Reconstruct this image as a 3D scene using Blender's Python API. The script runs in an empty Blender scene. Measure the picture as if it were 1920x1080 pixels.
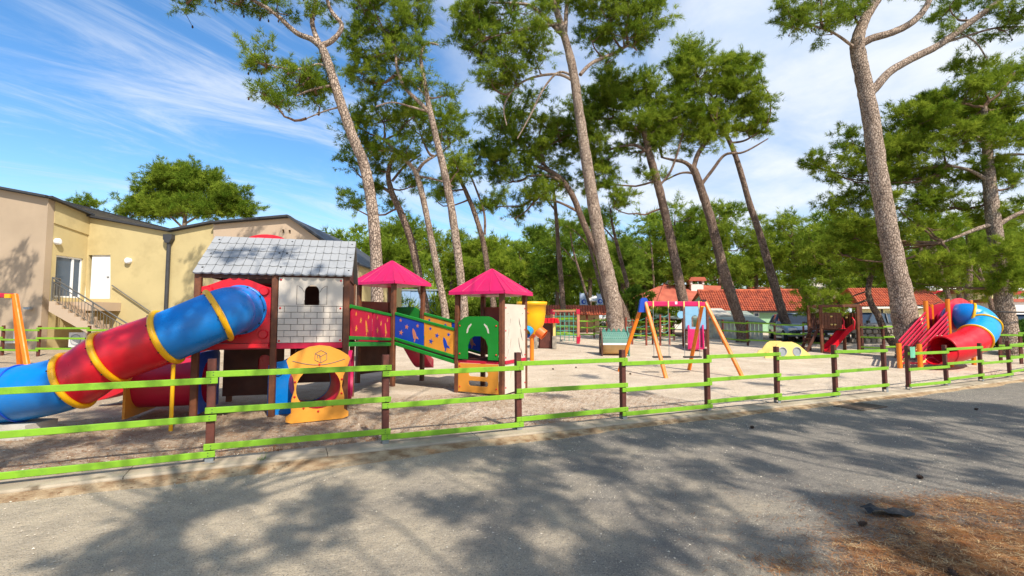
import bpy, math, random
import numpy as np
from mathutils import Vector, Matrix
from mathutils.geometry import tessellate_polygon

# ------------------------------------------------------------------ camera, sky, sun, exposure
SC = bpy.context.scene
F = 890.0            # focal length in pixels of the 1920 px wide photograph
HC = 1.58            # eye height
HORIZON = 595.0
PITCH = math.atan((HORIZON - 540.0) / F)
cam_d = bpy.data.cameras.new('camera')
cam_d.sensor_width = 36.0
cam_d.lens = F / 1920.0 * 36.0
cam_d.clip_start = 0.1
cam_d.clip_end = 3000.0
cam = bpy.data.objects.new('camera', cam_d)
cam.location = (0, 0, HC)
cam.rotation_euler = (math.pi / 2 + PITCH, 0, 0)
SC.collection.objects.link(cam)
SC.camera = cam

SUN_AZ = math.radians(32.0)      # behind the viewer, a little to the right
SUN_EL = math.radians(48.0)
SUN = Vector((math.sin(SUN_AZ) * math.cos(SUN_EL), -math.cos(SUN_AZ) * math.cos(SUN_EL), math.sin(SUN_EL)))
sun_d = bpy.data.lights.new('sun', 'SUN')
sun_d.energy = 5.0
sun_d.angle = math.radians(0.5)
sun_d.color = (1.0, 0.93, 0.82)
sun_o = bpy.data.objects.new('sun', sun_d)
sun_o.rotation_euler = SUN.to_track_quat('Z', 'Y').to_euler()
sun_o.location = (10, -20, 30)
SC.collection.objects.link(sun_o)

SC.view_settings.view_transform = 'Standard'
SC.view_settings.look = 'None'
SC.view_settings.gamma = 1.0
SC.view_settings.exposure = 0.28
SC.cycles.max_bounces = 6
SC.cycles.transparent_max_bounces = 8
SC.cycles.caustics_reflective = False
SC.cycles.caustics_refractive = False

W = bpy.data.worlds.new('World')
SC.world = W
W.use_nodes = True
wn = W.node_tree.nodes; wl = W.node_tree.links
for n in list(wn): wn.remove(n)
def wnode(t, **kw):
    n = wn.new(t)
    for k, v in kw.items(): setattr(n, k, v)
    return n
sky = wnode('ShaderNodeTexSky', sky_type='NISHITA')
sky.sun_disc = False
sky.sun_elevation = SUN_EL
sky.sun_rotation = math.pi - SUN_AZ      # same side as the lamp (clockwise from +Y)
sky.air_density = 1.0; sky.dust_density = 0.3; sky.ozone_density = 2.2
hs = wnode('ShaderNodeHueSaturation'); hs.inputs['Saturation'].default_value = 1.26; hs.inputs['Value'].default_value = 1.48
wl.new(sky.outputs[0], hs.inputs['Color'])
# clouds: noise on a flat layer seen in the direction of view
tc = wnode('ShaderNodeTexCoord')
sep = wnode('ShaderNodeSeparateXYZ'); wl.new(tc.outputs['Generated'], sep.inputs[0])
def wmath(op, a, b=None, c=None, clamp=False):
    n = wnode('ShaderNodeMath', operation=op); n.use_clamp = clamp
    for i, v in enumerate((a, b, c)):
        if v is None: continue
        if isinstance(v, (int, float)): n.inputs[i].default_value = v
        else: wl.new(v, n.inputs[i])
    return n.outputs[0]
zz = wmath('ADD', wmath('MAXIMUM', sep.outputs[2], 0.0), 0.14)
cx = wmath('DIVIDE', sep.outputs[0], zz)
cy = wmath('DIVIDE', sep.outputs[1], zz)
comb = wnode('ShaderNodeCombineXYZ'); wl.new(cx, comb.inputs[0]); wl.new(cy, comb.inputs[1])
def wnoise(scale, loc, rot, scl, detail, rough, dist):
    m = wnode('ShaderNodeMapping', vector_type='TEXTURE'); wl.new(comb.outputs[0], m.inputs['Vector'])
    m.inputs['Location'].default_value = loc; m.inputs['Rotation'].default_value = (0, 0, rot); m.inputs['Scale'].default_value = scl
    n = wnode('ShaderNodeTexNoise'); n.inputs['Scale'].default_value = scale; n.inputs['Detail'].default_value = detail
    n.inputs['Roughness'].default_value = rough; n.inputs['Distortion'].default_value = dist
    wl.new(m.outputs[0], n.inputs['Vector'])
    return n.outputs['Fac']
n1 = wnoise(0.75, (3.1, 7.7, 0), 0.9, (1.35, 0.9, 1), 8.0, 0.55, 0.5)       # big soft masses
n2 = wnoise(1.5, (1.3, 2.2, 0), 0.90, (1.7, 0.60, 1), 10.0, 0.68, 0.7)      # drawn-out wisps
# the cover grows towards the right of the view
east = wmath('MULTIPLY_ADD', sep.outputs[0], 0.30, 0.06)
t1 = wmath('ADD', n1, east)
def wramp(v, lo, hi, smooth=True):
    m = wnode('ShaderNodeMapRange'); m.interpolation_type = 'SMOOTHSTEP'
    wl.new(v, m.inputs['Value']); m.inputs['From Min'].default_value = lo; m.inputs['From Max'].default_value = hi
    return m.outputs[0]
c1 = wramp(t1, 0.47, 0.72)
c2 = wramp(wmath('ADD', n2, wmath('MULTIPLY', east, 0.3)), 0.40, 0.70)
cov = wmath('MAXIMUM', wmath('MULTIPLY', c1, 0.92), wmath('MULTIPLY', c2, 0.66))
shade = wnoise(1.7, (9.0, 4.0, 0), 0.2, (1, 1, 1), 6.0, 0.6, 0.3)
ccol = wnode('ShaderNodeMix', data_type='RGBA')
wl.new(wramp(shade, 0.35, 0.65), ccol.inputs['Factor'])
ccol.inputs['A'].default_value = (4.6, 5.5, 6.9, 1)
ccol.inputs['B'].default_value = (6.6, 6.9, 7.3, 1)
mixc = wnode('ShaderNodeMix', data_type='RGBA')
wl.new(cov, mixc.inputs['Factor'])
wl.new(hs.outputs[0], mixc.inputs['A']); wl.new(ccol.outputs['Result'], mixc.inputs['B'])
bg = wnode('ShaderNodeBackground'); bg.inputs['Strength'].default_value = 0.125
wl.new(mixc.outputs['Result'], bg.inputs['Color'])
wo = wnode('ShaderNodeOutputWorld'); wl.new(bg.outputs[0], wo.inputs['Surface'])

# ------------------------------------------------------------------ helpers
COL = SC.collection
CF, CS_ = math.cos(PITCH), math.sin(PITCH)
def ray(px, py):
    u = (px - 960.0) / F; v = (540.0 - py) / F
    return Vector((u, CF - v * CS_, CS_ + v * CF))
def at(px, py, Y):
    d = ray(px, py); t = Y / d.y
    return Vector((d.x * t, Y, HC + d.z * t))
def clamp(v, a, b): return max(a, min(b, v))
def gz(x, y):
    r = clamp(y - 13.0, 0.0, 22.0)
    z = 0.038 * (r - 0.0) if r > 2 else 0.019 * r * r / 2 * 1.0
    if r > 2: z -= 0.038
    s = clamp(x + 3.3, 0.0, 14.0)
    return z - 0.0125 * s
def ground(px, py, z0=0.0):
    d = ray(px, py); t = 5.0
    z = 0.0
    for _ in range(40):
        t = (z - HC) / d.z
        p = d * t
        z = gz(p.x, p.y) * 0.5 + z * 0.5
    return Vector((p.x, p.y, gz(p.x, p.y)))
def on(px, Y):
    """ground point seen in column px at depth Y"""
    x = (px - 960.0) / F * Y / CF
    return Vector((x, Y, gz(x, Y)))
def srgb(r, g, b):
    f = lambda c: (c / 255.0) / 12.92 if c / 255.0 <= 0.04045 else (((c / 255.0) + 0.055) / 1.055) ** 2.4
    return (f(r), f(g), f(b))

def mat(name, col, rough=0.6, var=0.12, scale=6.0, bump=0.0, bscale=40.0, spec=0.5, metal=0.0, col2=None, lo=0.35, hi=0.65, coat=0.0, dist=0.01, detail=5.0, third=None):
    m = bpy.data.materials.new(name); m.use_nodes = True
    nt = m.node_tree; N = nt.nodes; L = nt.links
    b = N['Principled BSDF']
    b.inputs['Roughness'].default_value = rough
    b.inputs['Metallic'].default_value = metal
    b.inputs['Specular IOR Level'].default_value = spec
    rn_ = nt.nodes.new('ShaderNodeTexNoise'); rn_.inputs['Scale'].default_value = 3.0; rn_.inputs['Detail'].default_value = 8; rn_.inputs['Roughness'].default_value = 0.65
    rr_ = nt.nodes.new('ShaderNodeMapRange'); rr_.inputs['From Min'].default_value = 0.3; rr_.inputs['From Max'].default_value = 0.7; rr_.inputs['To Min'].default_value = max(0.05, rough - 0.08); rr_.inputs['To Max'].default_value = min(1.0, rough + 0.2)
    gg_ = nt.nodes.new('ShaderNodeNewGeometry'); nt.links.new(gg_.outputs['Position'], rn_.inputs['Vector']); nt.links.new(rn_.outputs['Fac'], rr_.inputs['Value']); nt.links.new(rr_.outputs[0], b.inputs['Roughness'])
    if coat: b.inputs['Coat Weight'].default_value = coat; b.inputs['Coat Roughness'].default_value = 0.15
    g = N.new('ShaderNodeNewGeometry')
    def noise(sc, det=detail, ro=0.55):
        n = N.new('ShaderNodeTexNoise'); n.inputs['Scale'].default_value = sc; n.inputs['Detail'].default_value = det; n.inputs['Roughness'].default_value = ro
        L.new(g.outputs['Position'], n.inputs['Vector']); return n.outputs['Fac']
    def rng(v, a, c):
        r = N.new('ShaderNodeMapRange'); L.new(v, r.inputs['Value']); r.inputs['From Min'].default_value = a; r.inputs['From Max'].default_value = c; return r.outputs[0]
    c2 = col2 if col2 else tuple(c * (1 - var) for c in col)
    c1 = col if col2 else tuple(min(1, c * (1 + var)) for c in col)
    mx = N.new('ShaderNodeMix'); mx.data_type = 'RGBA'
    L.new(rng(noise(scale), lo, hi), mx.inputs['Factor'])
    mx.inputs['A'].default_value = (*c2, 1); mx.inputs['B'].default_value = (*c1, 1)
    out = mx.outputs['Result']
    if third:
        c3, s3, a3, b3 = third
        m3 = N.new('ShaderNodeMix'); m3.data_type = 'RGBA'
        L.new(rng(noise(s3, 8.0, 0.65), a3, b3), m3.inputs['Factor'])
        L.new(out, m3.inputs['A']); m3.inputs['B'].default_value = (*c3, 1); out = m3.outputs['Result']
    L.new(out, b.inputs['Base Color'])
    if bump:
        bp = N.new('ShaderNodeBump'); bp.inputs['Strength'].default_value = bump; bp.inputs['Distance'].default_value = dist
        L.new(noise(bscale, 6.0, 0.65), bp.inputs['Height']); L.new(bp.outputs[0], b.inputs['Normal'])
    return m

class MB:
    def __init__(s): s.v = []; s.f = []; s.s = []
    def add(s, vs, fs, smooth=False):
        o = len(s.v); s.v += [tuple(v) for v in vs]
        for f in fs: s.f.append([i + o for i in f]); s.s.append(smooth)
        return s
    def obox(s, c, ex, ey, ez):
        """box from centre and three half-extent vectors"""
        c = Vector(c); vs = [c + ex * a + ey * b + ez * d for a in (-1, 1) for b in (-1, 1) for d in (-1, 1)]
        fs = [(0, 1, 3, 2), (4, 6, 7, 5), (0, 4, 5, 1), (2, 3, 7, 6), (0, 2, 6, 4), (1, 5, 7, 3)]
        if ex.cross(ey).dot(ez) < 0: fs = [f[::-1] for f in fs]
        return s.add(vs, fs)
    def box(s, c, size, rz=0.0):
        ca, sa = math.cos(rz), math.sin(rz)
        return s.obox(c, Vector((ca, sa, 0)) * size[0] / 2, Vector((-sa, ca, 0)) * size[1] / 2, Vector((0, 0, size[2] / 2)))
    def beam(s, a, b, w, h, up=Vector((0, 0, 1))):
        a = Vector(a); b = Vector(b); d = (b - a); l = d.length; d = d / l
        sd = d.cross(up)
        if sd.length < 1e-4: sd = d.cross(Vector((0, 1, 0)))
        sd.normalize(); u2 = sd.cross(d)
        return s.obox((a + b) / 2, d * l / 2, sd * w / 2, u2 * h / 2)
    def bbeam(s, a, b, w, h, bev, up=Vector((0, 0, 1))):
        """beam with chamfered long edges"""
        a = Vector(a); b = Vector(b); d = (b - a).normalized(); sd = d.cross(up)
        if sd.length < 1e-4: sd = d.cross(Vector((0, 1, 0)))
        sd.normalize(); u2 = sd.cross(d)
        w2, h2 = w / 2, h / 2
        pr = [(-w2 + bev, -h2), (w2 - bev, -h2), (w2, -h2 + bev), (w2, h2 - bev), (w2 - bev, h2), (-w2 + bev, h2), (-w2, h2 - bev), (-w2, -h2 + bev)]
        vs = [a + sd * x + u2 * y for x, y in pr] + [b + sd * x + u2 * y for x, y in pr]
        fs = [(i, (i + 1) % 8, 8 + (i + 1) % 8, 8 + i) for i in range(8)] + [tuple(range(7, -1, -1)), tuple(range(8, 16))]
        return s.add(vs, fs)
    def tube(s, path, radii, n=10, caps=True, smooth=True, up=None, wob=None):
        path = [Vector(p) for p in path]
        if isinstance(radii, (int, float)): radii = [radii] * len(path)
        rings = []; ref = None
        for i, p in enumerate(path):
            d = (path[min(i + 1, len(path) - 1)] - path[max(i - 1, 0)])
            if d.length < 1e-9: d = Vector((0, 0, 1))
            d.normalize()
            if ref is None:
                ref = d.cross(Vector((0, 1, 0.01)))
                if ref.length < 0.1: ref = d.cross(Vector((1, 0, 0)))
            ref = (ref - d * ref.dot(d)).normalized(); b2 = d.cross(ref)
            ring = []
            for k in range(n):
                a = 2 * math.pi * k / n; r = radii[i]
                if wob: r *= wob(i, k)
                ring.append(p + ref * math.cos(a) * r + b2 * math.sin(a) * r)
            rings.append(ring)
        vs = [v for r in rings for v in r]; fs = []
        for i in range(len(path) - 1):
            for k in range(n):
                k2 = (k + 1) % n
                fs.append((i * n + k, i * n + k2, (i + 1) * n + k2, (i + 1) * n + k))
        s.add(vs, fs, smooth)
        if caps:
            s.add(rings[0], [tuple(range(n - 1, -1, -1))]); s.add(rings[-1], [tuple(range(n))])
        return s
    def shell(s, path, ro, thick, n=28, up=None):
        """hollow tube with wall thickness"""
        s.tube(path, ro, n, caps=False)
        if isinstance(ro, (int, float)): ro = [ro] * len(path)
        m = MB(); m.tube(path, [r - thick for r in ro], n, caps=False)
        s.add(m.v, [f[::-1] for f in m.f], True)
        N = len(path)
        o1 = MB(); o1.tube(path, ro, n, caps=False)
        for base in (0, (N - 1) * n):
            vs = o1.v[base:base + n] + m.v[base:base + n]
            fs = [(k, (k + 1) % n, n + (k + 1) % n, n + k) for k in range(n)]
            if base == 0: fs = [f[::-1] for f in fs]
            s.add(vs, fs)
        return s
    def torus(s, c, axis, R, r, n=32, m=10, flat=1.0):
        axis = Vector(axis).normalized(); a = axis.cross(Vector((0, 0, 1)))
        if a.length < 0.1: a = Vector((1, 0, 0))
        a.normalize(); b = axis.cross(a); c = Vector(c); vs = []; fs = []
        for i in range(n):
            t = 2 * math.pi * i / n; rad = a * math.cos(t) + b * math.sin(t)
            for j in range(m):
                q = 2 * math.pi * j / m
                vs.append(c + rad * (R + r * math.cos(q)) + axis * r * flat * math.sin(q))
        for i in range(n):
            for j in range(m):
                fs.append((i * m + j, ((i + 1) % n) * m + j, ((i + 1) % n) * m + (j + 1) % m, i * m + (j + 1) % m))
        return s.add(vs, [f[::-1] for f in fs], True)
    def plate(s, loops, O, ex, ey, t):
        """flat plate with holes: loops of (x, y) in the frame O, ex, ey; thickness t centred on the frame"""
        O = Vector(O); ex = Vector(ex).normalized(); ey = Vector(ey).normalized(); nz = ex.cross(ey)
        flat = [Vector((p[0], p[1], 0)) for l in loops for p in l]
        tris = tessellate_polygon([[Vector((p[0], p[1], 0)) for p in l] for l in loops])
        W3 = lambda p, z: O + ex * p[0] + ey * p[1] + nz * z
        n = len(flat)
        vs = [W3(p, t / 2) for p in flat] + [W3(p, -t / 2) for p in flat]; fs = []
        for a, b, c in tris:
            A, B, C = flat[a], flat[b], flat[c]
            if (B - A).cross(C - A).z < 0: b, c = c, b
            fs.append((a, b, c)); fs.append((n + a, n + c, n + b))
        s.add(vs, fs)
        o = 0
        for li, l in enumerate(loops):
            area = sum(l[i][0] * l[(i + 1) % len(l)][1] - l[(i + 1) % len(l)][0] * l[i][1] for i in range(len(l)))
            k = len(l); ccw = area > 0
            if li > 0: ccw = not ccw
            vv = [W3(p, t / 2) for p in l] + [W3(p, -t / 2) for p in l]; ff = []
            for i in range(k):
                j = (i + 1) % k
                ff.append((j, i, k + i, k + j) if ccw else (i, j, k + j, k + i))
            if li > 0: pass
            s.add(vv, [f if True else f for f in ff])
        return s
    def lathe(s, prof, O, n=24, smooth=True):
        """profile of (r, z) about the vertical through O"""
        O = Vector(O); vs = []; fs = []
        for r, z in prof:
            for k in range(n):
                a = 2 * math.pi * k / n; vs.append(O + Vector((r * math.cos(a), r * math.sin(a), z)))
        for i in range(len(prof) - 1):
            for k in range(n):
                k2 = (k + 1) % n; fs.append((i * n + k, i * n + k2, (i + 1) * n + k2, (i + 1) * n + k))
        return s.add(vs, fs, smooth)
    def prism(s, pts, O, ex, ey, depth_vec):
        """extrude a polygon (x, y in the frame) by a vector"""
        O = Vector(O); ex = Vector(ex); ey = Vector(ey); dv = Vector(depth_vec); n = len(pts)
        a = [O + ex * p[0] + ey * p[1] for p in pts]; b = [p + dv for p in a]
        fs = [tuple(range(n)), tuple(range(2 * n - 1, n - 1, -1))] + [(i, n + i, n + (i + 1) % n, (i + 1) % n) for i in range(n)]
        return s.add(a + b, fs)
    def build(s, name, m, parent=None, kind=None, label=None, origin=None):
        me = bpy.data.meshes.new(name)
        o = Vector((0, 0, 0))
        if parent is not None: o = ORG.get(parent.name, Vector((0, 0, 0)))
        elif origin is not None: o = Vector(origin)
        me.from_pydata([(v[0] - o.x, v[1] - o.y, v[2] - o.z) for v in s.v], [], s.f)
        if any(s.s): me.polygons.foreach_set('use_smooth', s.s)
        me.materials.append(m)
        me.update()
        ob = bpy.data.objects.new(name, me); COL.objects.link(ob)
        if parent is not None: ob.parent = parent; ORG[ob.name] = o
        else: ob.location = o; ORG[ob.name] = o
        if kind: ob['kind'] = kind
        if label: ob['label'] = label
        return ob
ORG = {}
def tag(o, label, cat, group=None):
    o['label'] = label; o['category'] = cat
    if group: o['group'] = group
    return o
def thing(name, loc, label, cat, group=None):
    e = bpy.data.objects.new(name, None); e.empty_display_size = 0.2
    COL.objects.link(e); e.location = loc; ORG[e.name] = Vector(loc)
    return tag(e, label, cat, group)
def share(mesh_obj, name, parent, loc, rot=None, scale=None):
    """another object on the same mesh data; loc in the parent's space"""
    o = bpy.data.objects.new(name, mesh_obj.data); COL.objects.link(o); o.parent = parent; o.location = loc
    if rot: o.rotation_euler = rot
    if scale: o.scale = scale
    return o
def struct(o): o['kind'] = 'structure'; return o
Z = Vector((0, 0, 1))
def rect(x0, y0, x1, y1): return [(x0, y0), (x1, y0), (x1, y1), (x0, y1)]
def circ(cx, cy, r, n=24, ry=None):
    ry = ry or r
    return [(cx + r * math.cos(2 * math.pi * i / n), cy + ry * math.sin(2 * math.pi * i / n)) for i in range(n)]
def arch(x0, x1, y0, ytop, n=10):
    r = (x1 - x0) / 2; cx = (x0 + x1) / 2
    return [(x0, y0), (x1, y0)] + [(cx + r * math.cos(math.pi * i / n), ytop - r + r * math.sin(math.pi * i / n)) for i in range(n + 1)]
def catmull(pts, sub=6):
    """pts: tuples of any length; smooth curve through them"""
    P = [np.array(p, float) for p in pts]; out = []
    if len(P) < 3:
        return [tuple(P[0] + (P[-1] - P[0]) * i / sub) for i in range(sub + 1)]
    for i in range(len(P) - 1):
        p0 = P[max(i - 1, 0)]; p1 = P[i]; p2 = P[i + 1]; p3 = P[min(i + 2, len(P) - 1)]
        for k in range(sub):
            t = k / sub
            out.append(tuple(0.5 * ((2 * p1) + (-p0 + p2) * t + (2 * p0 - 5 * p1 + 4 * p2 - p3) * t * t + (-p0 + 3 * p1 - 3 * p2 + p3) * t ** 3)))
    out.append(tuple(P[-1])); return out

# ------------------------------------------------------------------ materials
M = {}
def groundmat(name, base, base2, over, over2, axis, off, speck, speck2, amount):
    """two layers: a base and a loose cover (dust, litter) that lies thicker along an axis in patches; grains of both kinds"""
    m = bpy.data.materials.new(name); m.use_nodes = True; N = m.node_tree.nodes; L = m.node_tree.links; b = N['Principled BSDF']
    b.inputs['Roughness'].default_value = 0.95; b.inputs['Specular IOR Level'].default_value = 0.12
    g = N.new('ShaderNodeNewGeometry')
    def noise(sc, det, ro=0.6):
        n = N.new('ShaderNodeTexNoise'); n.inputs['Scale'].default_value = sc; n.inputs['Detail'].default_value = det; n.inputs['Roughness'].default_value = ro; L.new(g.outputs['Position'], n.inputs['Vector']); return n.outputs['Fac']
    def rng(v, lo, hi):
        r = N.new('ShaderNodeMapRange'); L.new(v, r.inputs['Value']); r.inputs['From Min'].default_value = lo; r.inputs['From Max'].default_value = hi; return r.outputs[0]
    def mix(f, A, B):
        x = N.new('ShaderNodeMix'); x.data_type = 'RGBA'; L.new(f, x.inputs['Factor'])
        for k, v in (('A', A), ('B', B)):
            if isinstance(v, tuple): x.inputs[k].default_value = (*v, 1)
            else: L.new(v, x.inputs[k])
        return x.outputs['Result']
    def mth(op, p, q):
        x = N.new('ShaderNodeMath'); x.operation = op
        for i, v in enumerate((p, q)):
            if isinstance(v, (int, float)): x.inputs[i].default_value = v
            else: L.new(v, x.inputs[i])
        return x.outputs[0]
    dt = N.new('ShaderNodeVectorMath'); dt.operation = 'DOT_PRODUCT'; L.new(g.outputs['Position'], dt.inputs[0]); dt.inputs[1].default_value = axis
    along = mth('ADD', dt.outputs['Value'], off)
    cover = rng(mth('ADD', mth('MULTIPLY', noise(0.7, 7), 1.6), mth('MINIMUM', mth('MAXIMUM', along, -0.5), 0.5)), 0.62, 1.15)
    grain = noise(95, 2, 0.7)
    c = mix(rng(noise(1.1, 5), 0.35, 0.65), base2, base)
    o = mix(rng(noise(5.0, 6), 0.35, 0.65), over2, over)
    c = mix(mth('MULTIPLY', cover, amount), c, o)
    c = mix(mth('MULTIPLY', rng(grain, 0.54, 0.66), 0.75), c, speck)
    c = mix(mth('MULTIPLY', rng(noise(70, 2, 0.7), 0.60, 0.70), 0.7), c, speck2)
    L.new(c, b.inputs['Base Color'])
    bp = N.new('ShaderNodeBump'); bp.inputs['Strength'].default_value = 1.0; bp.inputs['Distance'].default_value = 0.018; L.new(mth('ADD', noise(48, 5, 0.7), mth('MULTIPLY', noise(5.5, 4, 0.6), 3.0)), bp.inputs['Height']); L.new(bp.outputs[0], b.inputs['Normal'])
    return m
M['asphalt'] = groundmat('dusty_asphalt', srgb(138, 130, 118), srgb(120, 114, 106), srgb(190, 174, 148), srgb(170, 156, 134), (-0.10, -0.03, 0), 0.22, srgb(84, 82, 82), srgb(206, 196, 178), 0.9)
M['sand'] = groundmat('sand_gravel', srgb(210, 193, 171), srgb(186, 169, 147), srgb(136, 114, 90), srgb(168, 148, 120), (-0.075, -0.075, 0), 0.62, srgb(150, 126, 102), srgb(236, 222, 202), 0.72)
M['kerb'] = mat('worn_concrete', srgb(182, 168, 146), 0.95, scale=2.2, col2=srgb(150, 136, 116), bump=0.7, bscale=45, spec=0.15, third=(srgb(112, 98, 80), 3.0, 0.58, 0.72))
M['concrete'] = mat('pale_concrete', srgb(190, 182, 168), 0.9, scale=3, var=0.15, bump=0.4, bscale=40, spec=0.2)
M['lime'] = mat('lime_green_paint', srgb(126, 174, 34), 0.5, var=0.10, scale=3.5, bump=0.25, bscale=60, third=(srgb(92, 138, 34), 7.0, 0.52, 0.78))
M['brown'] = mat('dark_brown_timber', srgb(92, 46, 34), 0.6, var=0.25, scale=9, bump=0.4, bscale=50)
M['wood'] = mat('stained_timber', srgb(108, 62, 36), 0.55, var=0.25, scale=9, bump=0.3, bscale=60)
M['wood_d'] = mat('dark_plywood', srgb(84, 46, 30), 0.6, var=0.2, scale=5, bump=0.15, bscale=50)
M['wood_r'] = mat('red_brown_board', srgb(140, 66, 46), 0.5, var=0.12, scale=4)
M['galv'] = mat('galvanised_steel', srgb(150, 156, 158), 0.45, var=0.15, scale=14, metal=0.6)
M['red'] = mat('red_plastic', srgb(214, 14, 36), 0.30, var=0.06, scale=2.5, third=(srgb(186, 44, 56), 3.0, 0.52, 0.8))
M['crimson'] = mat('crimson_board', srgb(190, 20, 58), 0.42, var=0.06, scale=3)
M['magenta'] = mat('magenta_plastic', srgb(196, 18, 86), 0.40, var=0.08, scale=2.5, third=(srgb(176, 28, 84), 4.0, 0.52, 0.75))
M['blue'] = mat('blue_plastic', srgb(0, 120, 202), 0.28, var=0.06, scale=2.5, third=(srgb(40, 116, 182), 3.0, 0.50, 0.8))
M['dblue'] = mat('deep_blue_board', srgb(10, 70, 176), 0.42, var=0.06, scale=3)
M['cyan'] = mat('cyan_plastic', srgb(0, 146, 214), 0.30, var=0.06, scale=3)
M['yellow'] = mat('yellow_plastic', srgb(240, 176, 4), 0.35, var=0.06, scale=3)
M['orange'] = mat('orange_board', srgb(226, 152, 52), 0.45, var=0.06, scale=3)
M['orangep'] = mat('orange_pole', srgb(232, 122, 12), 0.42, var=0.08, scale=5)
M['tang'] = mat('tangerine_plastic', srgb(236, 112, 42), 0.4, var=0.06, scale=4)
M['green'] = mat('green_board', srgb(20, 132, 40), 0.42, var=0.06, scale=3)
M['white'] = mat('off_white_board', srgb(212, 200, 184), 0.5, var=0.05, scale=3)
M['groove'] = mat('engraved_line', srgb(120, 108, 98), 0.7, var=0.1)
M['shingle'] = mat('grey_board', srgb(150, 151, 152), 0.75, var=0.05, scale=2.2, third=(srgb(132, 134, 136), 5.0, 0.5, 0.8))
M['shgroove'] = mat('grey_groove', srgb(108, 110, 112), 0.8, var=0.1)
M['black'] = mat('black_rubber', srgb(34, 34, 36), 0.7, var=0.2)
M['salmon'] = mat('salmon_board', srgb(196, 128, 100), 0.5, var=0.05)
M['lblue'] = mat('pale_blue_board', srgb(138, 190, 220), 0.5, var=0.05)
M['pyellow'] = mat('pale_yellow_board', srgb(238, 206, 120), 0.5, var=0.05)
M['stucco'] = mat('ochre_stucco', srgb(196, 178, 130), 0.9, var=0.05, scale=0.8, third=(srgb(176, 158, 114), 1.1, 0.5, 0.8), bump=0.25, bscale=30, spec=0.2)
M['stucco2'] = mat('beige_pink_stucco', srgb(188, 166, 142), 0.9, var=0.05, scale=0.8, bump=0.25, bscale=30, spec=0.2)
M['stucco3'] = mat('tan_beige_stucco', srgb(176, 156, 132), 0.9, var=0.06, scale=0.8, bump=0.25, bscale=30, spec=0.2)
M['slate'] = mat('dark_roof_metal', srgb(58, 58, 60), 0.5, var=0.1)
M['wdoor'] = mat('white_paint', srgb(232, 234, 236), 0.4, var=0.03)
M['glass'] = mat('window_glass', srgb(60, 76, 92), 0.08, var=0.05, spec=0.8)
M['rail'] = mat('grey_steel_railing', srgb(112, 108, 100), 0.4, var=0.1, metal=0.4)
M['tile'] = mat('terracotta_tile', srgb(200, 104, 68), 0.85, scale=3.5, col2=srgb(146, 68, 48), bump=0.3, bscale=20, third=(srgb(108, 52, 40), 1.8, 0.55, 0.75))
M['tile2'] = mat('orange_tile', srgb(206, 110, 70), 0.85, scale=3.5, col2=srgb(164, 76, 50), bump=0.3, bscale=20)
M['terra'] = mat('flat_terracotta', srgb(186, 100, 76), 0.85, scale=1.5, col2=srgb(160, 78, 60), bump=0.3, bscale=10)
M['pgreen'] = mat('pale_green_stucco', srgb(150, 190, 150), 0.9, var=0.08)
M['cream'] = mat('cream_stucco', srgb(226, 214, 160), 0.9, var=0.06)
M['hwhite'] = mat('white_stucco', srgb(226, 220, 210), 0.9, var=0.06)
M['stone'] = mat('grey_stone', srgb(146, 136, 122), 0.9, var=0.3, scale=6, bump=0.6, bscale=12)
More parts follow.
